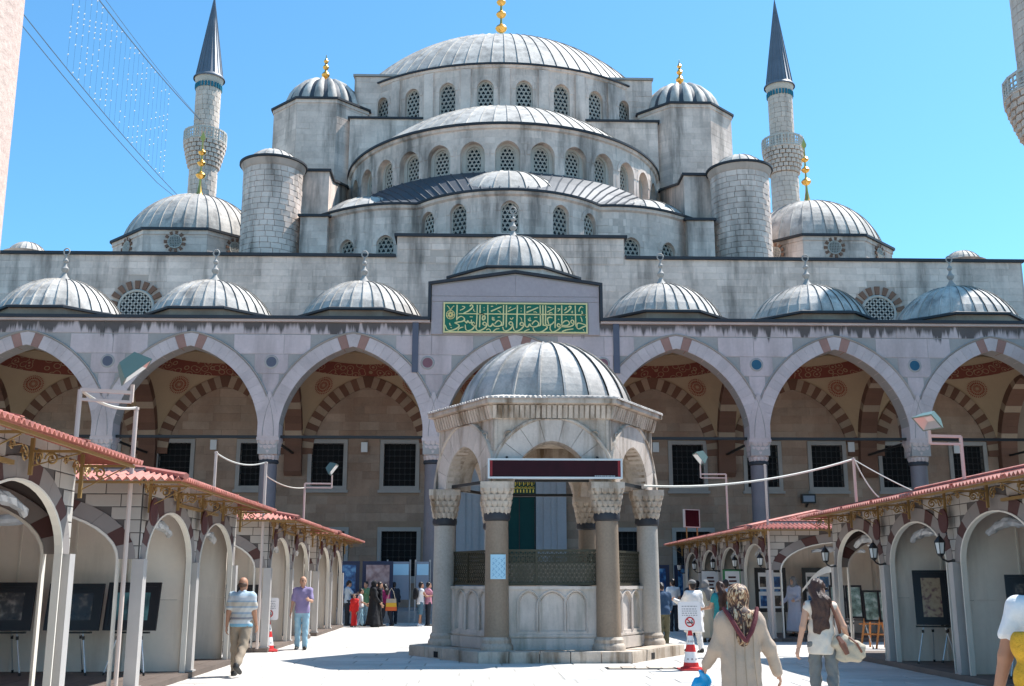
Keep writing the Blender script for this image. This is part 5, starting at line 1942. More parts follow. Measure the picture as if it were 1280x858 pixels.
    # cream partitions between bays and along the back, in sheets with seams
    def wall(fm, length, nm='partition'):
        k = max(1, round(length / 1.05))
        for j in range(k):
            for za, zb in ((0.1, 1.34), (1.345, 3.2)):
                mb = MB()
                a_, b_ = length * j / k + 0.004, length * (j + 1) / k - 0.004
                mb.prism([fm(a_, za, 0), fm(b_, za, 0), fm(b_, zb, 0), fm(a_, zb, 0)], fm(0, 0, 0.04) - fm(0, 0, 0))
                part(nm, mb, m_panel, t)
            if j:
                mb = MB()
                u_ = length * j / k
                mb.prism([fm(u_ - 0.02, 0.1, -0.02), fm(u_ + 0.02, 0.1, -0.02), fm(u_ + 0.02, 3.2, -0.02), fm(u_ - 0.02, 3.2, -0.02)], fm(0, 0, 0.018) - fm(0, 0, 0))
                part('batten', mb, m_trim, t)
    for k in range(1, n + (0 if far_open else 1)):
        wall(flat_map((XF + s * 0.14, y0 + BAY * k - (0.06 if k == n else 0.02), 0), (s, 0, 0), (0, 1, 0)), depth - 0.2)
    wall(flat_map((XF + s * (depth - 0.02), y0, 0), (0, 1, 0), (s, 0, 0)), y1 - y0, 'back_panel')
    # corrugated roof: front slope, rear slope, hipped near end
    ov, eov, ze, pitch, lam, amp = 0.85, 0.75, 3.16, 0.215, 0.125, 0.030
    half_w = (depth + 2 * ov) / 2
    yn, yf = y0 - eov, y1 + 0.02
    def slope(P0, du, dv, length, reach0, reach1, nm):
        """P0 eave start, du along eave, dv horizontally up-slope; reach(t) limits"""
        cols = int(length / lam * 4)
        mb = MB()
        vs = []
        for i in range(cols + 1):
            u = length * i / cols
            lim = half_w
            if reach0:
                lim = min(lim, u)
            if reach1:
                lim = min(lim, length - u)
            zc = amp * math.cos(2 * PI * u / lam)
            for q in (0.0, 1.0):
                d = lim * q
                p = P0 + du * u + dv * d
                vs.append((p.x, p.y, ze + pitch * d + zc))
        mb.add(vs, [(2 * i, 2 * i + 2, 2 * i + 3, 2 * i + 1) for i in range(cols)])
        mb.add([(x, y, z - 0.014) for x, y, z in vs], [(2 * i, 2 * i + 1, 2 * i + 3, 2 * i + 2) for i in range(cols)])
        for i in range(cols):   # eave lip
            a_, b_ = vs[2 * i], vs[2 * i + 2]
            mb.add([a_, b_, (b_[0], b_[1], b_[2] - 0.014), (a_[0], a_[1], a_[2] - 0.014)], [(0, 1, 2, 3)])
        part(nm, mb, m_roof, t)
    # the front slope comes in sheets about 3 m long
    Lr = yf - yn
    slope(Vector((XF - s * ov, yn, 0)), Vector((0, 1, 0)), Vector((s, 0, 0)), Lr, True, False, 'roof_sheet')
    slope(Vector((XF + s * (depth + ov), yn, 0)), Vector((0, 1, 0)), Vector((-s, 0, 0)), Lr, True, False, 'roof_sheet')
    slope(Vector((XF - s * ov, yn, 0)), Vector((s, 0, 0)), Vector((0, 1, 0)), depth + 2 * ov, True, True, 'hip_sheet')
    mb = MB()    # ridge and hip caps
    rx = XF - s * ov + s * half_w
    zr = ze + pitch * half_w + 0.03
    mb.tube([(rx, yn + half_w, zr), (rx, yf, zr)], 0.06, 6)
    mb.tube([(XF - s * ov, yn, ze + 0.03), (rx, yn + half_w, zr)], 0.05, 6)
    mb.tube([(XF + s * (depth + ov), yn, ze + 0.03), (rx, yn + half_w, zr)], 0.05, 6)
    part('ridge_cap', mb, m_roof, t)
    for k in range(1, int(Lr / 1.8)):    # overlapping sheet joints and bolts catch the light
        mb = MB()
        y = yn + half_w * 0.6 + k * 1.8
        if y < yf - 0.3:
            d = min(half_w, y - yn)
            mb.bar((XF - s * ov, y, ze + 0.035), (XF - s * ov + s * d, y, ze + 0.035 + pitch * d), 0.09, h=0.012)
            part('sheet_lap', mb, m_roof, t)
    mb = MB()     # gable closing at the far end
    mb.add([(XF - s * ov, yf, ze - 0.02), (XF + s * (depth + ov), yf, ze - 0.02), (rx, yf, zr)], [(0, 1, 2)])
    part('gable', mb, m_roof, t)
    # ochre steel: eave rail, brackets with scrolls
    mb = MB()
    mb.bar((XF - s * (ov - 0.12), yn + 0.12, ze - 0.05), (XF - s * (ov - 0.12), yf, ze - 0.05), 0.035)
    mb.bar((XF - s * (ov - 0.12), yn + 0.12, ze - 0.05), (XF + s * depth, yn + 0.12, ze - 0.05), 0.035)
    part('eave_rail', mb, m_yel, t)
    def spiral(c, r, turns, du, flip=1):
        return [c + du * (flip * r * (1 - 0.8 * q / 16) * math.cos(turns * 2 * PI * q / 16)) + Vector((0, 0, r * (1 - 0.8 * q / 16) * math.sin(turns * 2 * PI * q / 16))) for q in range(17)]
    ys = [y0 + BAY * (k + 0.5) for k in range(n)] + [y0 + BAY * k for k in range(n + 1)]
    for i, y in enumerate(ys):
        mb = MB()
        y = min(max(y, y0 + 0.06), y1 - 0.06)
        X_ = XF - s * 0.10
        zb = 2.84 if i < n else 2.70
        mb.bar((X_, y, zb), (X_, y, 3.26), 0.042)
        mb.bar((X_, y, 3.11), (XF - s * (ov - 0.12), y, 3.11), 0.03)
        mb.bar((X_, y, zb + 0.1), (XF - s * (ov - 0.2), y, 3.09), 0.014)
        du = Vector((0, 1, 0))
        for fl in (1, -1):
            mb.tube(spiral(Vector((X_, y + fl * 0.20, 3.06)), 0.11, 1.6, du, fl), 0.012, 4)
            mb.tube(spiral(Vector((X_, y + fl * 0.55, 3.12)), 0.07, 1.4, du, -fl), 0.011, 4)
            mb.tube([(X_, y + fl * 0.1, 3.02), (X_, y + fl * 0.3, 3.16), (X_, y + fl * 0.62, 3.1)], 0.011, 4)
        dx = Vector((s, 0, 0))
        mb.tube(spiral(Vector((XF - s * 0.33, y, 3.02)), 0.08, 1.5, dx, 1), 0.012, 4)
        part('scroll_bracket', mb, m_yel, t)
    mb = MB()
    mb.bar((XF - s * 0.10, y0 + BAY * 0.5, 2.93), (XF - s * 0.10, y0 + BAY * 0.5 + BAY * 0.85, 2.93), 0.05)
    part('steel_rail', mb, m_yel, t)
    if discs:
        for k in range(n):
            mb = MB()
            y = y0 + BAY * k + (0.12 if k == 0 else 0)
            mb.lathe([(0.0, 0.0), (0.17, 0.0), (0.19, 0.015), (0.19, 0.035), (0.0, 0.035)], 18)
            mb.v = [(XF - s * (0.13 + z), y + x, 2.72 + q * 1.15) for x, q, z in mb.v]
            part('round_sign', mb, m_disc, t)
    if lanterns:
        for k in range(n + 1):
            y = y0 + BAY * k + (0.12 if k == 0 else (-0.12 if k == n else 0))
            mb = MB()
            X_ = XF - s * 0.30
            mb.tube([(XF - s * 0.03, y, 2.02), (XF - s * 0.16, y, 2.0), (XF - s * 0.26, y, 2.05), (X_, y, 2.12)], 0.022, 6)
            mb.lathe([(0.05, 0), (0.06, 0.10), (0.02, 0.12)], 8, (XF - s * 0.04, y, 1.93))
            mb.lathe([(0.02, 2.10), (0.075, 2.14), (0.085, 2.17)], 6, (X_, y, 0), sm=False)
            mb.lathe([(0.125, 2.40), (0.12, 2.43), (0.05, 2.52), (0.02, 2.55), (0.015, 2.60), (0.0, 2.61)], 6, (X_, y, 0), sm=False)
            for j in range(6):
                a = PI / 3 * j
                mb.bar((X_ + 0.08 * math.cos(a), y + 0.08 * math.sin(a), 2.16), (X_ + 0.115 * math.cos(a), y + 0.115 * math.sin(a), 2.41), 0.012)
            shrink = lambda m: [((q[0] - XF) * 0.82 + XF, (q[1] - y) * 0.82 + y, (q[2] - 2.05) * 0.82 + 2.05) for q in m.v]
            mb.v = shrink(mb)
            ln = part('wall_lantern', mb, m_black, t)
            mb = MB()
            mb.lathe([(0.075, 2.17), (0.108, 2.40)], 6, (X_, y, 0), sm=False)
            mb.v = shrink(mb)
            part('lamp_glass', mb, m_lamp, ln)
    return t
stall(-1, 7.5, 2, 'nearest stall of the left row, cut off by the left edge of the photo', far_open=True)
stall(-1, 16.97, 2, 'left row stall with dark framed photos on easels and a red hipped roof')
stall(-1, 27.3, 2, 'left row stall behind the striped shirt man, a cone at its corner')
stall(-1, 35.4, 2, 'farthest stall of the left row, next to the arcade', roll=True)
stall(1, 12.6, 4, 'nearest stall of the right row with black wall lanterns and easels', far_open=True, lanterns=True)
stall(1, 31.6, 4, 'farther right row stall with a small dark board on its roof', lanterns=True, near_open=True)
# ---- framed pictures on easels
m_chrome = M('steel_tube', (0.60, 0.60, 0.60), 0.3, 0.05, 3, metal=0.7)
m_owood = M('orange_wood', (0.50, 0.20, 0.06), 0.6, 0.15, 3)
m_pfr = M('black_picture_frame', (0.012, 0.012, 0.014), 0.35, 0.1, 3)
def pic_mat(name, cols, sc):
    m = bpy.data.materials.new(name)
    m.use_nodes = True
    nt = m.node_tree
    tc = nt.nodes.new('ShaderNodeTexCoord')
    ns = nt.nodes.new('ShaderNodeTexNoise')
    ns.inputs['Scale'].default_value = sc
    ns.inputs['Detail'].default_value = 3
    rp = nt.nodes.new('ShaderNodeValToRGB')
    els = rp.color_ramp.elements
    while len(els) < len(cols):
        els.new(0.5)
    for i, c in enumerate(cols):
        els[i].position = 0.32 + 0.36 * i / (len(cols) - 1)
        els[i].color = (*c, 1)
    nt.links.new(tc.outputs['Object'], ns.inputs['Vector'])
    nt.links.new(ns.outputs[0], rp.inputs[0])
    nt.links.new(rp.outputs[0], nt.nodes['Principled BSDF'].inputs['Base Color'])
    nt.nodes['Principled BSDF'].inputs['Roughness'].default_value = 0.25
    return m
pm_night = pic_mat('dark_city_photo', [(0.01, 0.01, 0.012), (0.03, 0.028, 0.025), (0.25, 0.20, 0.15)], 5)
pm_gate = pic_mat('dark_building_photo', [(0.012, 0.012, 0.012), (0.06, 0.05, 0.04), (0.30, 0.26, 0.22)], 7)
pm_sea = pic_mat('teal_photo', [(0.015, 0.02, 0.02), (0.05, 0.15, 0.15), (0.12, 0.30, 0.30)], 3)
pm_flow = pic_mat('tan_flower_print', [(0.10, 0.03, 0.05), (0.33, 0.24, 0.15), (0.38, 0.29, 0.18)], 9)
pm_red = pic_mat('red_print', [(0.02, 0.01, 0.01), (0.20, 0.03, 0.03), (0.30, 0.08, 0.06)], 4)
pm_grn = pic_mat('pale_green_photo', [(0.05, 0.07, 0.06), (0.15, 0.22, 0.19), (0.40, 0.45, 0.42)], 6)
pm_blu = pic_mat('blue_photo', [(0.01, 0.02, 0.06), (0.02, 0.09, 0.25), (0.12, 0.30, 0.5)], 5)
def easel(x, y, rz, label, wood=False, z0=0.10, h=1.75):
    t = thing('easel', label, 'easel', (x, y, z0), 'easels holding pictures', True, rz)
    m = m_owood if wood else m_chrome
    r = 0.016 if wood else 0.012
    for px_, py_, tx in ((-0.36, -0.22, -0.05), (0.36, -0.22, 0.05), (0.0, 0.48, 0.0)):
        mb = MB()
        if wood:
            mb.bar((px_, py_, 0), (tx, 0.06, h * (0.8 if py_ < 0 else 0.78)), 0.045)
        else:
            mb.tube([(px_, py_, 0), (tx, 0.06, h * (0.78 if py_ < 0 else 0.76))], r, 6)
            c = Vector((px_, py_, 0)).lerp(Vector((tx, 0.06, h * 0.78)), 0.45)
            mb.tube([c - Vector((0, 0, 0.03)), c + Vector((0, 0, 0.03))], 0.024, 6, mi=1)
            mb.tube([(px_, py_, 0), (px_ * 0.98, py_ * 0.98, 0.05)], 0.02, 6, mi=1)
        part('leg', mb, [m, m_black], t)
    mb = MB()
    zl = 0.72 if not wood else 0.62
    mb.box((-0.34, -0.10, zl - 0.03), (0.34, -0.03, zl))
    part('ledge', mb, m if wood else m_black, t)
    if wood:
        mb = MB()
        mb.bar((-0.25, -0.13, 0.35), (0.25, -0.13, 0.35), 0.04)
        part('crossbar', mb, m, t)
    return t
def picture(x, y, rz, w, h, mat, label, z=0.83, tilt=-0.16, mat2=None, cat='picture', fr=0.075, m_fr=None):
    t = thing('framed_picture', label, cat, (x, y, z), 'framed pictures shown in the stalls', True, rz)
    t.rotation_euler.x = tilt
    mb = MB()
    y0_, y1_ = -0.135, -0.10
    mb.box((-w / 2, y0_, 0), (w / 2, y1_, fr))
    mb.box((-w / 2, y0_, h - fr), (w / 2, y1_, h))
    mb.box((-w / 2, y0_, fr), (-w / 2 + fr, y1_, h - fr))
    mb.box((w / 2 - fr, y0_, fr), (w / 2, y1_, h - fr))
    part('frame', mb, m_fr or m_pfr, t)
    mb = MB()
    mb.box((-w / 2 + fr, y0_ + 0.012, fr), (w / 2 - fr, y1_, h - fr))
    mt = part('mount', mb, m_pfr if mat2 is None else mat2, t)
    mb = MB()
    e = fr + (0.10 if mat2 is None else 0.05)
    mb.box((-w / 2 + e, y0_ + 0.008, e), (w / 2 - e, y0_ + 0.02, h - e))
    part('print', mb, mat, t)
    return t
# left: four pictures against the partition of the second left stall
for x, y, w, h, rz, m, lab, lab2 in ((-10.55, 19.35, 0.80, 0.86, 0.30, pm_night, 'dark photo of a figure in a black frame, at the very left edge', 'steel easel at the very left edge under a dark photo'),
                            (-9.75, 19.55, 0.86, 0.82, 0.06, pm_gate, 'dark photo of a lit building in a black frame, second from the left edge', 'steel easel under the dark photo of a lit building'),
                            (-8.62, 19.6, 0.98, 0.80, -0.08, pm_night, 'wide dark photo of a house in a black frame in the left stall', 'steel easel under the wide dark photo of a house'),
                            (-7.62, 19.6, 0.95, 0.82, -0.12, pm_sea, 'teal sea photo in a black frame beside the left stall post', 'steel easel under the teal sea photo')):
    easel(x, y, rz, lab2)
    picture(x, y, rz, w, h, m, lab, z=0.82)
for x, y, w, h, rz, m, lab, lab2 in ((-7.9, 22.7, 0.55, 0.85, -0.5, pm_gate, 'dark photo in a black frame behind the left white stall post', 'steel easel behind the left white stall post'),
                            (-7.95, 29.9, 0.9, 0.75, 0.0, pm_night, 'dark photo in a black frame behind the striped shirt man', 'steel easel behind the striped shirt man'),
                            (-7.8, 38.0, 0.95, 0.8, 0.0, pm_night, 'black framed photo beside the purple shirt man', 'steel easel beside the purple shirt man')):
    easel(x, y, rz, lab2)
    picture(x, y, rz, w, h, m, lab)
# right: flower print, red print, pale green photos, two big boards
for x, y, w, h, rz, m, m2, lab, lab2, wd in (
        (7.36, 21.7, 0.66, 1.06, -0.30, pm_flow, None, 'tan flower print in a tilted black frame in the right stall', 'steel easel under the tan flower print', False),
        (7.98, 21.95, 0.62, 0.95, -0.45, pm_red, None, 'red print in a black frame behind the tan flower print', 'steel easel under the red print', False),
        (7.55, 18.3, 0.6, 0.95, -0.4, pm_night, None, 'dark framed picture behind the woman with the yellow bag', 'steel easel behind the woman with the yellow bag', False),
        (7.72, 28.6, 0.40, 0.85, -0.15, pm_grn, pm_grn, 'leftmost pale green photo of the leaning pair in the right stall', 'leftmost steel easel in the right stall', False),
        (8.16, 28.6, 0.42, 0.85, -0.15, pm_grn, pm_grn, 'pale green photo leaning right of its twin in the right stall', 'steel easel beside the orange easels', False),
        (8.56, 28.5, 0.42, 0.80, -0.15, pm_grn, pm_grn, 'narrow green photo on the first orange easel', 'first orange wooden easel in the right stall', True),
        (8.92, 28.4, 0.42, 0.80, -0.15, pm_grn, pm_grn, 'narrow green photo on the middle orange easel', 'middle orange wooden easel in the right stall', True),
        (9.28, 28.3, 0.42, 0.80, -0.15, pm_grn, pm_grn, 'narrow green photo on the last orange easel', 'last orange wooden easel beside the stall post', True)):
    zf = 0.0 if y > 26 else 0.10
    easel(x, y, rz, lab2, wd, zf)
    picture(x, y, rz, w, h, m, lab, mat2=m2, z=(0.72 if not wd else 0.64) + zf, fr=0.05)
for x, lab in ((7.5, 'board of four photos behind the stall post, left of the light robed woman'), (9.0, 'board of four photos behind the light robed woman')):
    t = picture(x, 34.4, 0.0, 0.98, 1.35, pm_blu, lab, z=0.75, tilt=0.0, fr=0.05)
    for i in range(2):
        for j in range(2):
            mb = MB()
            mb.box((-0.38 + 0.40 * i, -0.133, 0.12 + 0.58 * j), (-0.02 + 0.40 * i, -0.128, 0.62 + 0.58 * j))
            part('print', mb, m_white, t)
            mb = MB()
            mb.box((-0.34 + 0.40 * i, -0.136, 0.18 + 0.58 * j), (-0.06 + 0.40 * i, -0.130, 0.50 + 0.58 * j))
            part('print', mb, pm_night if (i + j) % 2 else pm_blu, t)
    for sx in (-0.4, 0.4):
        mb = MB()
        mb.bar((sx, -0.10, -0.65), (sx, -0.10, 0.1), 0.05)
        part('leg', mb, m_black, t)
# ---- picture boards in the shade of the arcade
m_navy = M('navy_board', (0.02, 0.03, 0.07), 0.5, 0.1, 2)
pm_pink = pic_mat('pinkish_portrait_photo', [(0.10, 0.06, 0.07), (0.32, 0.22, 0.22), (0.45, 0.36, 0.36)], 3)
for x, y, w, h, m, lab, rz in ((-6.9, 45.3, 0.85, 1.5, pm_blu, 'navy framed photo board next to the end of the left stalls', 0.1), (-5.72, 45.3, 1.25, 1.5, pm_pink, 'navy framed board with a pinkish portrait photo', 0.0),
                      (5.6, 45.0, 1.15, 1.35, pm_blu, 'navy framed board with a blue photo right of the fountain', 0.0), (6.9, 45.4, 0.9, 1.35, pm_blu, 'smaller navy board with a blue photo beside the right stalls', 0.0)):
    t = picture(x, y, rz, w, h, m, lab, z=1.0, tilt=0.0, fr=0.10, m_fr=m_navy, cat='photo board', mat2=m_navy)
    for sx in (-w / 2 + 0.05, w / 2 - 0.05):
        mb = MB()
        mb.bar((sx, -0.10, -1.0), (sx, -0.10, 0.05), 0.06)
        mb.bar((sx, -0.4, -0.97), (sx, 0.2, -0.97), 0.06)
        part('leg', mb, m_navy, t)
m_gboard = M('grey_notice', (0.25, 0.28, 0.33), 0.5, 0.08, 2)
for x, w, lab in ((-4.95, 0.95, 'wide grey information board under the grilled window by the steps'), (-3.95, 0.6, 'narrow grey information board beside the wider one by the steps')):
    t = thing('information_board', lab, 'notice board', (x, 46.3, 0), None, True)
    mb = MB()
    mb.box((-w / 2, -0.03, 0.95), (w / 2, 0.03, 2.5))
    part('panel', mb, m_gboard, t)
    mb = MB()
    mb.box((-w / 2 + 0.06, -0.036, 1.95), (w / 2 - 0.06, -0.031, 2.4))
    part('print', mb, m_paper, t)
    for sx in (-w / 2, w / 2):
        mb = MB()
        mb.bar((sx, 0, 0), (sx, 0, 2.58), 0.06)
        mb.bar((sx, -0.3, 0.03), (sx, 0.3, 0.03), 0.06)
        part('post', mb, m_post, t)
# ---- small dark board on the far right roof
t = thing('roof_board', 'small dark red board on two legs on the far right stall roof', 'display board', (6.6, 42.0, 3.4), None, True, 0.45)
mb = MB()
mb.box((-0.33, -0.04, 0.35), (0.33, 0.04, 0.98))
part('screen', mb, m_led, t)
mb = MB()
for a, b in (((-0.36, -0.06, 0.98), (0.36, 0.06, 1.01)), ((-0.36, -0.06, 0.32), (0.36, 0.06, 0.35)), ((-0.36, -0.06, 0.35), (-0.33, 0.06, 0.98)), ((0.33, -0.06, 0.35), (0.36, 0.06, 0.98))):
    mb.box(a, b)
part('frame', mb, m_post, t)
for x in (-0.25, 0.25):
    mb = MB()
    mb.bar((x, 0, -0.25), (x, 0, 0.33), 0.04)
    part('leg', mb, m_yel, t)
# ---- floodlights on poles
m_fgreen = M('grey_green_lamp_case', (0.10, 0.17, 0.15), 0.45, 0.08, 3)
m_pole = M('pinkish_pole', (0.56, 0.46, 0.40), 0.5, 0.1, 3)
def floodlight(base, ztop, arm, face, size, label, drop=0.25, dark=False):
    x, y, z0 = base
    t = thing('floodlight', label, 'floodlight', base)
    mb = MB()
    mb.tube([(x, y, z0), (x, y, ztop)], 0.035, 8)
    part('pole', mb, m_pole, t)
    ax, ay = arm
    ex, ey = x + ax, y + ay
    mb = MB()
    mb.bar((x, y, ztop), (ex, ey, ztop), 0.05)
    mb.bar((x, y, ztop - 0.14), (ex, ey, ztop - 0.14), 0.04)
    mb.bar((ex, ey, ztop - 0.14), (ex, ey, ztop + drop), 0.045)
    part('arm', mb, m_pole, t)
    # lamp head: sloped case, glass front, reflector
    F = Vector(face).normalized()
    S = F.cross(Vector((0, 0, 1))).normalized()
    U_ = S.cross(F)
    c = Vector((ex, ey, ztop + drop + size * 0.35))
    def P(a, b, d):
        return c + S * a + U_ * b + F * d
    w, h = size * 0.5, size * 0.36
    mb = MB()
    fr = [P(-w, -h, 0.10 * size), P(w, -h, 0.10 * size), P(w, h, 0.10 * size), P(-w, h, 0.10 * size)]
    bk = [P(-w * 0.55, -h * 0.55, -0.28 * size), P(w * 0.55, -h * 0.55, -0.28 * size), P(w * 0.55, h * 0.55, -0.28 * size), P(-w * 0.55, h * 0.55, -0.28 * size)]
    mb.add(fr + bk, [(4, 7, 6, 5), (0, 4, 5, 1), (1, 5, 6, 2), (2, 6, 7, 3), (3, 7, 4, 0)])
    i_ = [P(-w * 0.86, -h * 0.84, 0.10 * size), P(w * 0.86, -h * 0.84, 0.10 * size), P(w * 0.86, h * 0.84, 0.10 * size), P(-w * 0.86, h * 0.84, 0.10 * size)]
    mb.add(fr + i_, [(0, 1, 5, 4), (1, 2, 6, 5), (2, 3, 7, 6), (3, 0, 4, 7)])
    hd_ = part('lamp_case', mb, m_fgreen if not dark else m_black, t)
    mb = MB()
    j_ = [P(-w * 0.35, -h * 0.3, -0.1 * size), P(w * 0.35, -h * 0.3, -0.1 * size), P(w * 0.35, h * 0.3, -0.1 * size), P(-w * 0.35, h * 0.3, -0.1 * size)]
    mb.add(i_ + j_, [(4, 5, 6, 7), (0, 1, 5, 4), (1, 2, 6, 5), (2, 3, 7, 6), (3, 0, 4, 7)])
    part('reflector', mb, m_chrome if not dark else m_black, hd_)
    return t
floodlight((-7.35, 15.5, 3.3), 4.36, (0.66, 0.25), (0.62, 0.25, -0.75), 0.66, 'large grey green floodlight on a pinkish pole above the left stalls', 0.12)
floodlight((7.28, 19.6, 3.2), 4.28, (-0.62, -0.1), (-0.62, -0.25, -0.74), 0.50, 'large floodlight on a bent pole above the right stalls', 0.10)
floodlight((-7.55, 37.2, 3.3), 4.95, (0.9, 0.1), (0.8, 0.0, -0.6), 0.62, 'small floodlight on a thin pole above the farther left stalls', 0.30)
floodlight((7.6, 40.2, 3.3), 5.6, (-0.95, 0.0), (-0.8, 0.0, -0.6), 0.75, 'small floodlight on a thin pole behind the right roof', 0.35)
def pole(x, y, z0, z1, label, r=0.035):
    mb = MB()
    mb.tube([(x, y, z0), (x, y, z1)], r, 8)
    mb.lathe([(r * 1.25, z1 - 0.03), (r * 1.25, z1 + 0.01), (0, z1 + 0.02)], 8, (x, y, 0))
    o = part('cable_pole', mb, m_pole)
    tag(o, label, 'pole', 'cable poles on the stalls')
pole(-6.88, 16.6, 0.1, 4.27, 'pinkish pole beside the stall corner, joined by a white cable to the big floodlight pole')
pole(-7.95, 26.2, 3.2, 4.72, 'pinkish pole at the higher end of the slack cable over the left roofs')
pole(-6.88, 26.9, 0.1, 4.55, 'white pole at the lower end of the slack cable over the left roofs')
pole(-8.3, 34.2, 3.2, 4.95, 'thin pole before the far left roof holding the end of a cable')
pole(6.72, 31.3, 0.1, 5.0, 'white pole rising through the near corner of the far right stall')
pole(7.35, 25.6, 3.2, 4.55, 'pole on the right roof holding two pale cables')
m_cable = M('pale_cable', (0.62, 0.58, 0.50), 0.6, 0.06, 4)
rope(sag((-7.35, 15.5, 4.36), (-6.88, 16.6, 4.27), 0.10), 0.022, 'white cable hanging between two poles above the left stalls', 'cable', 'cable', m_cable)
rope(sag((-7.95, 26.2, 4.70), (-6.88, 26.9, 4.55), 0.16), 0.02, 'slack white cable between two poles over the left roofs', 'cable', 'cable', m_cable)
rope(sag((-8.3, 34.2, 4.93), (-7.55, 37.2, 4.80), 0.14), 0.018, 'thin slack cable beside the small floodlight on the left', 'cable', 'cable', m_cable)
rope(sag((2.2, 25.0, 3.83), (7.35, 25.6, 4.53), 0.22), 0.028, 'pale cable strung from the fountain to a pole on the right stalls', 'cable', 'cable', m_cable)
rope(sag((7.35, 25.6, 4.53), (8.0, 23.6, 3.58), 0.03), 0.014, 'thin pale cable slanting down onto the right roof', 'cable', 'cable', m_cable)
rope(sag((7.37, 25.58, 4.5), (7.8, 25.2, 3.55), 0.12), 0.016, 'short cable hanging beside the pole on the right roof', 'cable', 'cable', m_cable)
# white sheet flap at the corner of the near right stall
mb = MB()
fl = []
for i in range(9):
    q = i / 8
    fl.append((6.78 - 0.75 * q, 25.85 + 0.05 * q, 1.98 - 0.52 * q + 0.12 * math.sin(PI * q)))
vs = []
for i, p in enumerate(fl):
    w = 0.09 - 0.05 * i / 8
    vs += [(p[0], p[1] - 0.02, p[2] + w), (p[0], p[1] + 0.05, p[2] - w)]
mb.add(vs, [(2 * i, 2 * i + 2, 2 * i + 3, 2 * i + 1) for i in range(8)])
mb.add([(x, y + 0.012, z) for x, y, z in vs], [(2 * i, 2 * i + 1, 2 * i + 3, 2 * i + 2) for i in range(8)])
o = part('plastic_flap', mb, m_white)
tag(o, 'white plastic strip hanging from the stall corner above the long haired woman', 'plastic strip')
# hanging black flood lamp on the arcade wall
t = thing('wall_lamp', 'small black floodlight fixed on the shaded arcade wall at right', 'floodlight', (15.0, 54.6, 4.9))
mb = MB()
mb.box((14.65, 54.35, 5.55), (15.35, 54.6, 6.0))
part('lamp_case', mb, m_black, t)
mb = MB()
mb.box((14.72, 54.335, 5.62), (15.28, 54.355, 5.92))
part('lamp_glass', mb, m_gboard, t)
mb = MB()
mb.bar((15.0, 54.55, 5.6), (15.0, 54.9, 5.4), 0.08)
part('bracket', mb, m_black, t)
# banners on the far right stall
for k, (y, lab, m) in enumerate(((34.9, 'white banner with a green border hanging on the far right stall', M('green_border', (0.05, 0.22, 0.08), 0.7)), (38.2, 'plain white banner hanging beyond the green bordered one', m_white))):
    t = thing('banner', lab, 'banner', (6.45, y, 1.0))
    mb = MB()
    mb.box((6.15, y - 0.015, 1.15), (6.75, y, 2.05))
    part('border', mb, m, t)
    mb = MB()
    mb.box((6.22, y - 0.02, 1.17), (6.68, y - 0.016, 2.0))
    part('print', mb, m_white, t)
    mb = MB()
    for q in range(5):
        mb.box((6.32 + 0.02 * (q % 2), y - 0.024, 1.3 + 0.12 * q), (6.58 - 0.02 * (q % 3), y - 0.021, 1.36 + 0.12 * q))
    part('lettering', mb, m_disc, t)
    mb = MB()
    mb.bar((6.15, y, 2.05), (6.8, y, 2.05), 0.03)
    part('rod', mb, m_black, t)
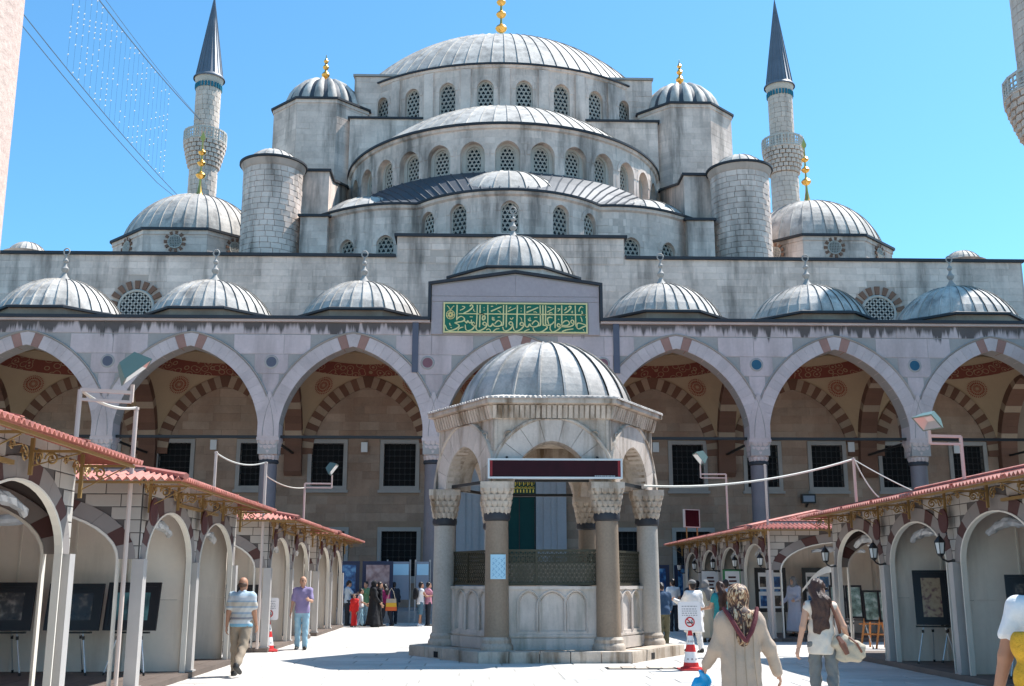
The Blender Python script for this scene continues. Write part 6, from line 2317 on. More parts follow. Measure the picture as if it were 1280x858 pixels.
# ---- traffic cones carrying no-smoking signs
m_cred = M('cone_red', (0.55, 0.03, 0.03), 0.5, 0.08, 4)
m_cwht = M('cone_white', (0.75, 0.74, 0.72), 0.5, 0.06, 4)
m_sign = M('sign_white', (0.78, 0.72, 0.70), 0.5, 0.05, 4)
m_grey = M('grey_print', (0.35, 0.33, 0.33), 0.6)
def cone(x, y, label, rz=0.0, z=0.0):
    t = thing('traffic_cone', label, 'traffic cone', (x, y, z), None, True, rz)
    mb = MB()
    mb.box((-0.24, -0.24, 0), (0.24, 0.24, 0.035))
    mb.lathe([(0.21, 0.035), (0.20, 0.06), (0.16, 0.07)], 20)
    part('base', mb, m_cred, t)
    h, zb = 0.68, 0.06
    R = lambda q: 0.155 + (0.035 - 0.155) * q
    for i, (a, b) in enumerate(((0, 0.13), (0.13, 0.42), (0.42, 0.62), (0.62, 0.86), (0.86, 1.0))):
        mb = MB()
        mb.lathe([(R(a), zb + h * a), (R(b), zb + h * b)], 20)
        if i == 4:
            mb.lathe([(R(1), zb + h), (0, zb + h)], 20)
        part('band', mb, m_cwht if i % 2 else m_cred, t)
    for q in (0.22, 0.70):      # dark dots on the white bands
        mb = MB()
        for a in (-2.2, -1.57, -0.9):
            r = R(q) + 0.002
            c = Vector((r * math.cos(a), r * math.sin(a), zb + h * q))
            tx = Vector((-math.sin(a), math.cos(a), 0))
            mb.add([c + tx * 0.02 * math.cos(w) + Vector((0, 0, 0.024 * math.sin(w))) for w in [k * PI / 4 for k in range(8)]], [tuple(range(8))])
        part('dots', mb, m_grey, t)
    sg = thing('no_smoking_sign', label.replace('traffic cone', 'no smoking sign on the cone'), 'sign', (x, y, z + 0.72), None, True, rz)
    mb = MB()
    o = []
    for cx, cz, a0 in ((0.17, 0.05, -PI / 2), (0.17, 0.48, 0), (-0.17, 0.48, PI / 2), (-0.17, 0.05, PI)):
        for k in range(5):
            a = a0 + PI / 2 * k / 4
            o.append((cx + 0.05 * math.cos(a), -0.02, cz + 0.05 * math.sin(a) + 0.03))
    mb.prism(o, (0, 0.035, 0))
    mb.tube([(0, 0, -0.1), (0, 0, 0.06)], 0.025, 8)
    part('plate', mb, m_sign, sg)
    mb = MB()
    mb.tube([(0.085 * math.cos(a), -0.024, 0.18 + 0.085 * math.sin(a)) for a in np.linspace(0, 2 * PI, 21)], 0.012, 4)
    mb.bar((-0.06, -0.024, 0.24), (0.06, -0.024, 0.12), 0.018)
    part('prohibition_ring', mb, m_cred, sg)
    mb = MB()
    mb.bar((-0.055, -0.0245, 0.165), (0.055, -0.0245, 0.165), 0.02)
    mb.tube([(0.05, -0.0245, 0.18), (0.03, -0.0245, 0.205), (0.055, -0.0245, 0.225)], 0.006, 4)
    part('cigarette', mb, m_black, sg)
    mb = MB()
    rr = random.Random(5)
    for r, zz in enumerate((0.475, 0.425, 0.385, 0.345, 0.305)):
        xx = -0.15
        while xx < 0.14:
            l = rr.uniform(0.02, 0.05)
            mb.box((xx, -0.0225, zz - 0.008), (min(0.15, xx + l), -0.0205, zz + 0.010))
            xx += l + 0.014
    part('small_print', mb, m_grey if label.startswith('red') else m_grey, sg)
cone(2.50, 21.55, 'red and white traffic cone standing right of the fountain')
cone(-6.75, 27.55, 'second red and white traffic cone at the left stall corner', z=0.0, rz=0.15)
# ================================================================ people
m_skin = M('skin', (0.52, 0.29, 0.19), 0.6, 0.06, 6)
m_skin2 = M('tanned_skin', (0.40, 0.20, 0.12), 0.6, 0.06, 6)
m_hairt = M('thin_brown_hair', (0.10, 0.055, 0.035), 0.6, 0.2, 10)
m_hairb = M('dark_hair', (0.022, 0.013, 0.010), 0.45, 0.3, 14, bump=0.4, bscale=60)
m_hairr = M('reddish_brown_hair', (0.055, 0.022, 0.013), 0.42, 0.4, 12, fine=0.3, bump=0.6, bscale=70)
m_shoe = M('dark_shoe', (0.03, 0.028, 0.025), 0.5, 0.1, 6)
m_eye = M('eye_dark', (0.02, 0.015, 0.012), 0.3)
m_lip = M('lip', (0.35, 0.12, 0.10), 0.5)
def cloth(name, c, var=0.10, fine=0.08, bump=0.35, rough=0.85):
    return M(name, c, rough, var, 5, 0, None, fine, bump, 25)
def surf(prims, res, k=0.03, clip=None, warp=None, name='body'):
    """smooth union of round cones / ellipsoids, meshed with surface nets; returns verts, faces"""
    lo = np.array([1e9] * 3)
    hi = -lo
    for p in prims:
        if p[0] == 'c':
            for q, r in ((p[1], p[3]), (p[2], p[4])):
                lo = np.minimum(lo, np.array(q) - r)
                hi = np.maximum(hi, np.array(q) + r)
        else:
            lo = np.minimum(lo, np.array(p[1]) - max(p[2]))
            hi = np.maximum(hi, np.array(p[1]) + max(p[2]))
    lo -= res * 2.5 + 0.02
    hi += res * 2.5 + 0.02
    n = np.ceil((hi - lo) / res).astype(int) + 1
    ax = [lo[i] + res * np.arange(n[i]) for i in range(3)]
    G = np.stack(np.meshgrid(*ax, indexing='ij'), -1).astype(np.float32)
    D = np.full(G.shape[:3], 1e3, np.float32)
    for p in prims:
        if p[0] == 'c':
            a, b, ra, rb = np.array(p[1], np.float32), np.array(p[2], np.float32), p[3], p[4]
            ab = b - a
            L2 = max(float(ab @ ab), 1e-9)
            t = np.clip(((G - a) @ ab) / L2, 0, 1)
            q = G - a - t[..., None] * ab
            if len(p) > 5:      # flatten: (sx, sy) scale of the cross section
                q = q / np.array([p[5][0], p[5][1], 1.0], np.float32)
            d = np.sqrt((q ** 2).sum(-1)) - (ra + (rb - ra) * t)
        else:
            c, r = np.array(p[1], np.float32), np.array(p[2], np.float32)
            q = G - c
            if len(p) > 3:
                q = q @ np.array(p[3], np.float32)
            q = q / r
            l = np.sqrt((q ** 2).sum(-1))
            d = (l - 1) * float(min(r)) * (0.6 + 0.4 * 1.0)
        h = np.clip(0.5 + 0.5 * (D - d) / k, 0, 1)
        D = D * (1 - h) + d * h - k * h * (1 - h)
    if warp is not None:
        D = D + warp(G)
    if clip is not None:
        for f_ in clip:
            D = np.maximum(D, f_(G))
    S = D < 0
    c8 = [(i, j, k_) for i in (0, 1) for j in (0, 1) for k_ in (0, 1)]
    sl = lambda A, o: A[o[0]:A.shape[0] - 1 + o[0], o[1]:A.shape[1] - 1 + o[1], o[2]:A.shape[2] - 1 + o[2]]
    cnt = sum(sl(S, o).astype(np.int8) for o in c8)
    mix = (cnt > 0) & (cnt < 8)
    idx = np.argwhere(mix)
    num = np.full(mix.shape, -1, np.int64)
    num[mix] = np.arange(len(idx))
    acc = np.zeros((len(idx), 3))
    w = np.zeros(len(idx))
    for a in c8:
        for ax_ in range(3):
            if a[ax_] == 0:
                b = list(a)
                b[ax_] = 1
                da = D[idx[:, 0] + a[0], idx[:, 1] + a[1], idx[:, 2] + a[2]]
                db = D[idx[:, 0] + b[0], idx[:, 1] + b[1], idx[:, 2] + b[2]]
                m = (da < 0) != (db < 0)
                t = np.where(m, da / np.where(m, da - db, 1), 0)
                P = np.array(a, float)[None] + t[:, None] * (np.array(b) - np.array(a))[None]
                acc[m] += P[m]
                w[m] += 1
    V = (idx + acc / w[:, None]) * res + lo
    F = []
    for ax_ in range(3):
        s1 = [slice(None)] * 3
        s2 = [slice(None)] * 3
        s1[ax_] = slice(0, -1)
        s2[ax_] = slice(1, None)
        ch = S[tuple(s1)] != S[tuple(s2)]
        e = np.argwhere(ch)
        o = [i for i in range(3) if i != ax_]
        ok = (e[:, o[0]] > 0) & (e[:, o[1]] > 0) & (e[:, o[0]] < n[o[0]] - 1) & (e[:, o[1]] < n[o[1]] - 1)
        e = e[ok]
        q = []
        for da, db in ((-1, -1), (0, -1), (0, 0), (-1, 0)):
            c = e.copy()
            c[:, o[0]] += da
            c[:, o[1]] += db
            q.append(num[c[:, 0], c[:, 1], c[:, 2]])
        q = np.stack(q, 1)
        inside = S[e[:, 0], e[:, 1], e[:, 2]]
        fl = inside if ax_ != 1 else ~inside
        q = np.where(fl[:, None], q, q[:, ::-1])
        F.append(q)
    F = np.concatenate(F)
    return V, F
def surf_mesh(name, parts_, mats):
    """parts_: list of (V, F) joined"""
    me = bpy.data.meshes.new(name)
    vs, fs, o = [], [], 0
    for V, F in parts_:
        vs.append(V)
        fs.append(F + o)
        o += len(V)
    me.from_pydata(np.concatenate(vs).tolist(), [], np.concatenate(fs).tolist())
    me.materials.append(mats)
    me.polygons.foreach_set('use_smooth', [True] * len(me.polygons))
    bm = bmesh.new()
    bm.from_mesh(me)
    bmesh.ops.recalc_face_normals(bm, faces=bm.faces)
    bm.to_mesh(me)
    bm.free()
    me.update()
    return me
def hand(w, d, palm_n, size, curl=0.5, side=1):
    """prims of a hand at wrist w, pointing along d, palm facing palm_n"""
    w, d, pn = Vector(w), Vector(d).normalized(), Vector(palm_n)
    pn = (pn - d * pn.dot(d)).normalized()
    s = d.cross(pn) * side          # towards the thumb
    z = size
    P = []
    kn = w + d * 0.085 * z
    for o in (-0.028, -0.009, 0.010, 0.028):
        P.append(('c', tuple(w + d * 0.012 * z + s * o * 0.5 * z), tuple(kn + s * o * z), 0.017 * z, 0.0135 * z))
    for o, l in ((-0.031, 0.060), (-0.010, 0.076), (0.011, 0.082), (0.031, 0.072)):
        a = kn + s * o * z
        c1 = curl * 0.9
        d1 = (d * math.cos(c1) + pn * math.sin(c1)).normalized()
        b = a + d1 * l * 0.5 * z
        c2 = curl * 2.1
        d2 = (d * math.cos(c2) + pn * math.sin(c2)).normalized()
        e = b + d2 * l * 0.5 * z
        P += [('c', tuple(a), tuple(b), 0.0105 * z, 0.0095 * z), ('c', tuple(b), tuple(e), 0.0095 * z, 0.0075 * z)]
    t0 = w + d * 0.03 * z + s * 0.025 * z
    t1 = t0 + (d * 0.6 + s * 0.75 + pn * 0.3).normalized() * 0.042 * z
    t2 = t1 + (d * 0.9 + s * 0.2 + pn * 0.35).normalized() * 0.034 * z
    P += [('c', tuple(t0), tuple(t1), 0.015 * z, 0.012 * z), ('c', tuple(t1), tuple(t2), 0.011 * z, 0.009 * z)]
    return P
def person(label, x, y, rz, H=1.72, res=0.03, z0=0.0, female=False, arms=((0, 8, 12), (0, 8, 12)), legs=((0, 0), (0, 0)), top=None, sleeve=0.5, bottom=None,
           bottom_kind='trousers', hair=m_hairb, hair_kind='short', robe=None, scarf=None, skin=m_skin, shoes=m_shoe, lean=0.0, head_turn=0.0, head_down=0.0, bulk=1.0, face=True,
           robe_w=0.27, hem=0.06, top_hem=None, hand_curl=0.45, hair_len=0.45, cap=None, tuck=False, fold=0.006, side_arm=None):
    """arms: (forward swing, out, elbow bend) in degrees for (left, right); legs: (swing, knee bend). Local +y is forward."""
    t = bpy.data.objects.new('person', None)
    k = H / 1.72
    B = bulk
    sw = (0.168 if female else 0.182) * k * (0.6 + 0.4 * B)
    ln = rad(lean)
    def body(p):     # lean the upper body forward about the hips
        v = Vector(p)
        hp = Vector((0, 0, 0.93 * k))
        return tuple(Matrix.Rotation(-ln, 3, 'X') @ (v - hp) + hp) if v.z > 0.93 * k else tuple(p)
    pel, che, nec = body((0, 0, 0.97 * k)), body((0, -0.01, 1.27 * k)), body((0, -0.015, 1.45 * k))
    hdc = Vector(body((0, 0.025 * k, 1.60 * k))) + Vector((0, 0.05 * k * math.sin(rad(head_down)), -0.02 * k * math.sin(rad(head_down))))
    hm = Matrix.Rotation(rad(head_turn), 3, 'Z') @ Matrix.Rotation(-rad(head_down), 3, 'X')
    Hp = lambda a: tuple(hdc + hm @ Vector([c * k for c in a]))
    J = {}
    for i, s in enumerate((-1, 1)):
        fw, ot, el = arms[i]
        sh = Vector(body((s * sw, -0.01, 1.405 * k)))
        m = Matrix.Rotation(rad(fw), 3, 'X') @ Matrix.Rotation(s * rad(-ot), 3, 'Y')
        d1 = m @ Vector((0, 0, -1))
        eb = sh + d1 * 0.29 * k
        m2 = Matrix.Rotation(rad(fw + el), 3, 'X') @ Matrix.Rotation(s * rad(-ot * 0.88), 3, 'Y')
        d2 = m2 @ Vector((0, 0, -1))
        if side_arm and side_arm[i]:
            d2 = (d2 + Vector(side_arm[i])).normalized()
        wr = eb + d2 * 0.25 * k
        J[s] = (sh, eb, wr, d2)
        a, kb = legs[i]
        hp = Vector((s * 0.092 * k, 0, 0.92 * k))
        kn = hp + Matrix.Rotation(rad(a), 3, 'X') @ Vector((0, 0, -0.43 * k))
        an = kn + Matrix.Rotation(rad(a - kb), 3, 'X') @ Vector((0, 0, -0.41 * k))
        J[s] += (hp, kn, an, a - kb)
    low = min(J[-1][6].z, J[1][6].z) - 0.075 * k
    dz = -low                          # put the lower foot on the ground
    bp = [('c', body((0, 0, 0.95 * k)), body((0, 0.0, 1.08 * k)), 0.145 * k * B, 0.125 * k * B, (1.12, 0.82)), ('c', body((0, 0, 1.08 * k)), body((0, -0.01, 1.30 * k)), 0.125 * k * B, (0.135 if female else 0.148) * k * B, (1.15, 0.78)),
          ('c', body((-sw * 0.8, -0.01, 1.385 * k)), body((sw * 0.8, -0.01, 1.385 * k)), 0.07 * k, 0.07 * k), ('c', nec, tuple(Vector(nec).lerp(hdc, 0.75)), 0.056 * k, 0.052 * k)]
    if female:
        bp += [('e', body((-0.075 * k, 0.085 * k, 1.26 * k)), (0.075 * k, 0.07 * k, 0.075 * k)), ('e', body((0.075 * k, 0.085 * k, 1.26 * k)), (0.075 * k, 0.07 * k, 0.075 * k))]
    hd = [('e', Hp((0, -0.01, 0.035)), (0.078 * k, 0.098 * k, 0.095 * k), hm), ('e', Hp((0, 0.03, -0.045)), (0.056 * k, 0.07 * k, 0.075 * k), hm), ('e', Hp((0, 0.102, -0.015)), (0.014 * k, 0.022 * k, 0.024 * k), hm),
          ('e', Hp((-0.078, -0.005, -0.01)), (0.012 * k, 0.02 * k, 0.032 * k), hm), ('e', Hp((0.078, -0.005, -0.01)), (0.012 * k, 0.02 * k, 0.032 * k), hm), ('e', Hp((0, 0.085, -0.085)), (0.025 * k, 0.018 * k, 0.018 * k), hm)]
    lp, ap_, hp_ = [], [], []
    for s in (-1, 1):
        sh, eb, wr, d2, h_, kn, an, fa = J[s]
        ap_ += [('c', tuple(sh), tuple(eb), 0.052 * k * B, 0.042 * k * B), ('c', tuple(eb), tuple(wr), 0.041 * k * B, 0.028 * k)]
        pn = Vector((-s, 0.25, 0)) if True else None
        hp_.append(hand(wr, d2, pn, k * 1.02, hand_curl, 1 if s * 1 > 0 else -1))
        lp += [('c', tuple(h_), tuple(kn), 0.088 * k * B, 0.056 * k), ('c', tuple(kn), tuple(an), 0.054 * k, 0.040 * k)]
        toe = Vector((s * 0.02, math.cos(rad(fa) * 0.6) * 0.15 * k, 0.15 * k * math.sin(rad(fa) * 0.8) - 0.03 * k))
        lp += [('c', tuple(an + Vector((0, -0.03 * k, -0.035 * k))), tuple(an + toe + Vector((0, 0, -0.012 * k))), 0.042 * k, 0.032 * k)]
    COL.objects.link(t)
    bpy.data.objects.remove(t)
    V, F = surf(bp + hd + ap_ + lp, res, 0.022)
    pcs = [(V, F)]
    for h__ in hp_:
        pcs.append(surf(h__, min(res, 0.009 if res < 0.02 else 0.013), 0.006))
    root = link('person', surf_mesh('person', pcs, skin), None)
    root.location = (x, y, z0 + dz)
    root.rotation_euler.z = rz
    tag(root, label, 'person')
    root['_local'] = 1
    def ch(nm, prims, mat, r=None, kk=0.03, clip=None, warp=None):
        V, F = surf(prims, r or res, kk, clip, warp)
        return link(nm, surf_mesh(nm, [(V, F)], mat), root)
    infl = lambda prims, e: [((p[0], p[1], p[2], p[3] + e, p[4] + e) + tuple(p[5:])) if p[0] == 'c' else ((p[0], p[1], tuple(c + e for c in p[2])) + tuple(p[3:])) for p in prims]
    wob = lambda amp, seed: (lambda G: amp * (0.7 * np.sin(G[..., 2] * 29 + 5 * np.sin(G[..., 0] * 12 + seed) + G[..., 1] * 9) * np.sin(G[..., 0] * 14 + seed) + np.sin(G[..., 0] * 23 + seed + 3 * np.sin(G[..., 2] * 7)) * np.sin(G[..., 2] * 17 + G[..., 1] * 15 + seed * 2) + 0.6 * np.sin(G[..., 2] * 41 + 9 * np.sin(G[..., 0] * 9 + seed))))
    sd = (x * 7.3 + y * 3.1) % 6
    def sleeves(frac, e):
        o = []
        for s in (-1, 1):
            sh, eb, wr, d2 = J[s][:4]
            if frac <= 1.0:
                end = sh.lerp(eb, min(1, frac))
                o.append(('c', tuple(sh), tuple(end), 0.056 * k * B + e, 0.054 * k * B + e))
            else:
                o.append(('c', tuple(sh), tuple(eb), 0.055 * k * B + e, 0.05 * k * B + e))
                o.append(('c', tuple(eb), tuple(eb.lerp(wr, frac - 1)), 0.05 * k * B + e, 0.042 * k + e))
        return o
    # ---- clothes
    if robe is not None:
        hz = hem * k - dz
        pr = infl(bp[:3], 0.03) + (infl(bp[4:], 0.02) if female else []) + sleeves(1.98, 0.013)
        pr += [('c', (0, 0, 1.0 * k), (0, 0, hz - 0.12), 0.165 * k * B, robe_w * k * B, (1.05, 0.85))]
        if legs != ((0, 0), (0, 0)):
            for s in (-1, 1):
                pr.append(('c', tuple(J[s][4]), tuple(J[s][5] + Vector((0, 0, -0.05))), 0.13 * k, 0.14 * k))
        pl = lambda G: 0.010 * np.sin(9 * np.arctan2(G[..., 1], G[..., 0]) + sd) * np.clip((0.95 * k - G[..., 2]) * 1.6, 0, 1) + wob(fold * 0.8, sd)(G)
        ch('robe', pr, robe, None, 0.05, [lambda G: hz - G[..., 2]], pl)
    if top is not None:
        th = (top_hem if top_hem is not None else 0.86) * k
        pr = infl(bp[:3], 0.016) + (infl(bp[4:], 0.012) if female else []) + [('c', (0, 0, 0.98 * k), (0, 0, th - 0.15 * k), 0.16 * k * B, 0.182 * k * B, (1.12, 0.86))]
        if sleeve > 0:
            pr += sleeves(sleeve, 0.009)
        cl = [lambda G: th - G[..., 2]]
        ch('shirt', pr, top, None, 0.03, cl, wob(fold, sd))
        if not scarf and sleeve > 0:
            ch('collar', [('c', tuple(Vector(nec) + Vector((-0.035 * k, 0, 0))), tuple(Vector(nec) + Vector((0.035 * k, 0, 0))), 0.058 * k, 0.058 * k)], top, None, 0.02)
    if bottom is not None:
        if bottom_kind == 'skirt':
            ch('skirt', [('c', (0, 0, 0.98 * k), (0, 0, 0.42 * k), 0.16 * k * B, 0.24 * k * B, (1.08, 0.85))], bottom, None, 0.04, [lambda G: 0.46 * k - G[..., 2]], wob(fold, sd + 1))
        else:
            pr = infl(bp[:1], 0.012)
            for s in (-1, 1):
                h_, kn, an = J[s][4:7]
                if bottom_kind == 'shorts':
                    pr.append(('c', tuple(h_), tuple(h_.lerp(kn, 0.92)), 0.10 * k * B, 0.088 * k * B))
                else:
                    pr += [('c', tuple(h_), tuple(kn), 0.099 * k * B, 0.076 * k * B), ('c', tuple(kn), tuple(kn.lerp(an, 0.99)), 0.074 * k * B, 0.066 * k)]
            ch('shorts' if bottom_kind == 'shorts' else 'trousers', pr, bottom, None, 0.022, [lambda G: G[..., 2] - 1.03 * k], wob(fold, sd + 2))
            if bottom_kind != 'shorts' and not tuck:
                pass
    for s in (-1, 1):
        an, fa = J[s][6], J[s][7]
        toe = Vector((s * 0.02, math.cos(rad(fa) * 0.6) * 0.16 * k, 0.16 * k * math.sin(rad(fa) * 0.8) - 0.03 * k))
        sp = [('c', tuple(an + Vector((0, -0.04 * k, -0.036 * k))), tuple(an + toe + Vector((0, 0, -0.010 * k))), 0.050 * k, 0.040 * k), ('c', tuple(an + Vector((0, -0.02 * k, -0.03 * k))), tuple(an + Vector((0, -0.02 * k, 0.0))), 0.05 * k, 0.05 * k)]
        ch('shoe', sp, shoes, max(0.012, res * 0.7), 0.02)
    # ---- head wear and hair
    up = hm @ Vector((0, 0, 1))
    fwd = hm @ Vector((0, 1, 0))
    if scarf is not None:
        pr = [('e', Hp((0, -0.015, 0.03)), (0.105 * k, 0.122 * k, 0.125 * k), hm), ('c', Hp((0, -0.01, -0.05)), tuple(Vector(nec) + Vector((0, 0.0, -0.01))), 0.098 * k, 0.105 * k), ('c', body((-0.10 * k, -0.02, 1.40 * k)), body((0.10 * k, -0.02, 1.40 * k)), 0.085 * k, 0.085 * k),
              ('c', tuple(Vector(nec) + Vector((0, -0.06 * k, -0.03 * k))), body((0, -0.135 * k * B, 1.20 * k)), 0.11 * k, 0.045 * k, (1.15, 0.7))]
        fc = Vector(Hp((0, 0.115, -0.02)))
        hole = lambda G: 0.072 * k - np.sqrt((((G - np.array(fc, np.float32)) / np.array([1, 1.2, 1.25], np.float32)) ** 2).sum(-1))
        ch('headscarf', pr, scarf, min(res, 0.016), 0.035, [hole], wob(0.004, sd))
    elif hair is not None and hair_kind != 'bald':
        pr = [('e', Hp((0, -0.022, 0.045)), (0.086 * k, 0.100 * k, 0.098 * k), hm), ('e', Hp((0, -0.06, -0.02)), (0.074 * k, 0.06 * k, 0.075 * k), hm)]
        fc = Vector(Hp((0, 0.12, -0.01)))
        hole = lambda G: 0.088 * k - np.sqrt((((G - np.array(fc, np.float32)) / np.array([1, 1.0, 1.1], np.float32)) ** 2).sum(-1))
        if hair_kind == 'long':
            q = hair_len
            pr += [('c', Hp((0, -0.06, 0.0)), tuple(Vector(nec) + Vector((0, -0.075 * k, -0.0))), 0.088 * k, 0.09 * k, (1.1, 0.8)), ('c', tuple(Vector(nec) + Vector((-0.03 * k, -0.075 * k, 0))), tuple(Vector(body((-0.06 * k, -0.12 * k * B, (1.45 - q * 0.7) * k)))), 0.085 * k, 0.05 * k, (1.2, 0.7)),
                   ('c', tuple(Vector(nec) + Vector((0.03 * k, -0.075 * k, 0))), tuple(Vector(body((0.03 * k, -0.12 * k * B, (1.45 - q * 0.6) * k)))), 0.08 * k, 0.045 * k, (1.2, 0.7))]
            ch('hair', pr, hair, min(res, 0.016), 0.03, [hole], lambda G: 0.006 * np.sin(G[..., 0] * 95 + 4 * np.sin(G[..., 2] * 13)) + 0.005 * np.sin(G[..., 2] * 37 + G[..., 0] * 20))
        else:
            ch('hair', pr, hair, min(res, 0.018), 0.02, [hole], wob(0.003, sd))
    elif hair_kind == 'bald' and hair is not None:
        pr = [('e', Hp((0, -0.03, 0.0)), (0.083 * k, 0.088 * k, 0.060 * k), hm)]
        fc = Vector(Hp((0, 0.11, -0.01)))
        hole = lambda G: 0.105 * k - np.sqrt(((G - np.array(fc, np.float32)) ** 2).sum(-1))
        ch('hair', pr, hair, min(res, 0.016), 0.02, [hole])
    if cap is not None:
        ch('cap', [('e', Hp((0, -0.01, 0.075)), (0.098 * k, 0.112 * k, 0.075 * k), hm), ('e', Hp((0, 0.07, 0.06)), (0.085 * k, 0.09 * k, 0.014 * k), hm)], cap, min(res, 0.018), 0.015)
    if face:
        mb = MB()
        for s in (-1, 1):
            c = Vector(Hp((s * 0.031, 0.088, 0.008)))
            mb.add([c + (hm @ Vector((0.013 * k * math.cos(q), 0.004 * abs(math.cos(q)) * -1, 0.007 * k * math.sin(q)))) for q in [PI / 4 * j for j in range(8)]], [tuple(range(8))])
            b0, b1 = Vector(Hp((s * 0.014, 0.096, 0.030))), Vector(Hp((s * 0.048, 0.084, 0.031)))
            mb.bar(b0, b1, 0.007 * k)
        link('eyes', mb.mesh('eyes', m_eye), root)
        mb = MB()
        mb.bar(Hp((-0.022, 0.090, -0.062)), Hp((0.022, 0.090, -0.062)), 0.008 * k)
        link('mouth', mb.mesh('mouth', m_lip), root)
    root['_j'] = 0
    return root, J, dz, k
# --- cloth materials
def striped(name):
    m = bpy.data.materials.new(name)
    m.use_nodes = True
    nt = m.node_tree
    tc = nt.nodes.new('ShaderNodeTexCoord')
    sx = nt.nodes.new('ShaderNodeSeparateXYZ')
    mr = nt.nodes.new('ShaderNodeMapRange')
    mr.inputs[1].default_value = 0.80
    mr.inputs[2].default_value = 1.50
    rp = nt.nodes.new('ShaderNodeValToRGB')
    rp.color_ramp.interpolation = 'CONSTANT'
    els = rp.color_ramp.elements
    cols = [(0.0, (0.20, 0.40, 0.52)), (0.18, (0.55, 0.56, 0.55)), (0.27, (0.40, 0.37, 0.34)), (0.31, (0.09, 0.10, 0.16)), (0.335, (0.52, 0.49, 0.44)), (0.42, (0.30, 0.36, 0.42)), (0.47, (0.56, 0.54, 0.50)),
            (0.58, (0.27, 0.34, 0.42)), (0.62, (0.48, 0.43, 0.36)), (0.72, (0.28, 0.36, 0.44)), (0.76, (0.52, 0.55, 0.57)), (0.88, (0.42, 0.53, 0.60))]
    while len(els) < len(cols):
        els.new(0.5)
    for i, (p, c) in enumerate(cols):
        els[i].position = p
        els[i].color = (*c, 1)
    nt.links.new(tc.outputs['Object'], sx.inputs[0])
    nt.links.new(sx.outputs[2], mr.inputs[0])
    nt.links.new(mr.outputs[0], rp.inputs[0])
    nt.links.new(rp.outputs[0], nt.nodes['Principled BSDF'].inputs['Base Color'])
    nt.nodes['Principled BSDF'].inputs['Roughness'].default_value = 0.85
    return m
def leopard(name):
    m = bpy.data.materials.new(name)
    m.use_nodes = True
    nt = m.node_tree
    tc = nt.nodes.new('ShaderNodeTexCoord')
    mp = nt.nodes.new('ShaderNodeMapping')
    mp.inputs['Scale'].default_value = (1.0, 1.0, 0.45)
    ns = nt.nodes.new('ShaderNodeTexNoise')
    ns.inputs['Scale'].default_value = 34
    ns.inputs['Detail'].default_value = 2.5
    ns.inputs['Distortion'].default_value = 1.2
    rp = nt.nodes.new('ShaderNodeValToRGB')
    rp.color_ramp.interpolation = 'LINEAR'
    els = rp.color_ramp.elements
    for p, c in ((0.44, (0.03, 0.011, 0.008)), (0.51, (0.15, 0.055, 0.022)), (0.56, (0.36, 0.20, 0.09)), (0.62, (0.55, 0.42, 0.27))):
        e = els.new(p)
        e.color = (*c, 1)
    els.remove(els[0])
    els.remove(els[-1])
    nt.links.new(tc.outputs['Object'], mp.inputs[0])
    nt.links.new(mp.outputs[0], ns.inputs['Vector'])
    nt.links.new(ns.outputs[0], rp.inputs[0])
    nt.links.new(rp.outputs[0], nt.nodes['Principled BSDF'].inputs['Base Color'])
    nt.nodes['Principled BSDF'].inputs['Roughness'].default_value = 0.6
    return m
c_beige = cloth('beige_coat_cloth', (0.41, 0.315, 0.24), 0.06, 0.05)
c_cream = cloth('cream_blouse_cloth', (0.62, 0.54, 0.45), 0.05, 0.04)
c_grey = cloth('grey_trouser_cloth', (0.15, 0.155, 0.15))
c_khaki = cloth('khaki_trousers', (0.30, 0.235, 0.17))
c_jeans = cloth('light_jeans', (0.28, 0.46, 0.56), 0.14, 0.1)
c_lilac = cloth('lilac_shirt', (0.27, 0.22, 0.38), 0.08)
c_black = cloth('black_cloth', (0.012, 0.012, 0.014), 0.1)
c_red = cloth('red_dress_cloth', (0.62, 0.02, 0.02), 0.08)
c_white = cloth('white_cloth', (0.74, 0.73, 0.72), 0.04, 0.03)
c_navy = cloth('navy_sweater', (0.025, 0.06, 0.12), 0.1)
c_olive = cloth('olive_trousers', (0.10, 0.095, 0.055), 0.12)
c_lbeige = cloth('light_beige_coat', (0.55, 0.46, 0.33), 0.06)
c_teal = cloth('teal_top', (0.02, 0.22, 0.24), 0.1)
c_green = cloth('green_top', (0.12, 0.26, 0.14), 0.1)
c_mag = cloth('magenta_top', (0.25, 0.015, 0.09), 0.1)
c_lblue = cloth('pale_blue_cloth', (0.42, 0.52, 0.62), 0.06)
c_grobe = cloth('pale_grey_robe', (0.44, 0.44, 0.50), 0.06)
c_dark = cloth('dark_trousers', (0.02, 0.025, 0.035), 0.1)
c_denim = cloth('denim_shorts', (0.08, 0.15, 0.20), 0.12)
c_pink = cloth('pink_shirt', (0.52, 0.22, 0.28), 0.08)
c_gscarf = cloth('grey_scarf', (0.20, 0.19, 0.18), 0.15)
c_maroon = cloth('maroon_edge', (0.12, 0.025, 0.03), 0.1)
c_tan = cloth('tan_bag_canvas', (0.42, 0.36, 0.27), 0.1)
c_pinkscarf = cloth('dark_pink_cloth', (0.4, 0.03, 0.2), 0.1)
m_leath = M('brown_leather', (0.16, 0.06, 0.035), 0.45, 0.12, 6)
m_ystraw = M('yellow_woven_straw', (0.62, 0.33, 0.02), 0.7, 0.25, 18, fine=0.2, bump=0.6, bscale=60)
m_bluep = M('blue_plastic_bag', (0.005, 0.30, 0.62), 0.35, 0.12, 5, spec=0.6)
def at_px(d, off):
    """ground point at forward distance d and sideways offset off (metres) from the camera"""
    return (-1.6 + off * math.cos(0.03) + d * math.sin(0.03), d * math.cos(0.03) - off * math.sin(0.03))
def loc3(root, p):
    return root.matrix_basis @ Vector(p)
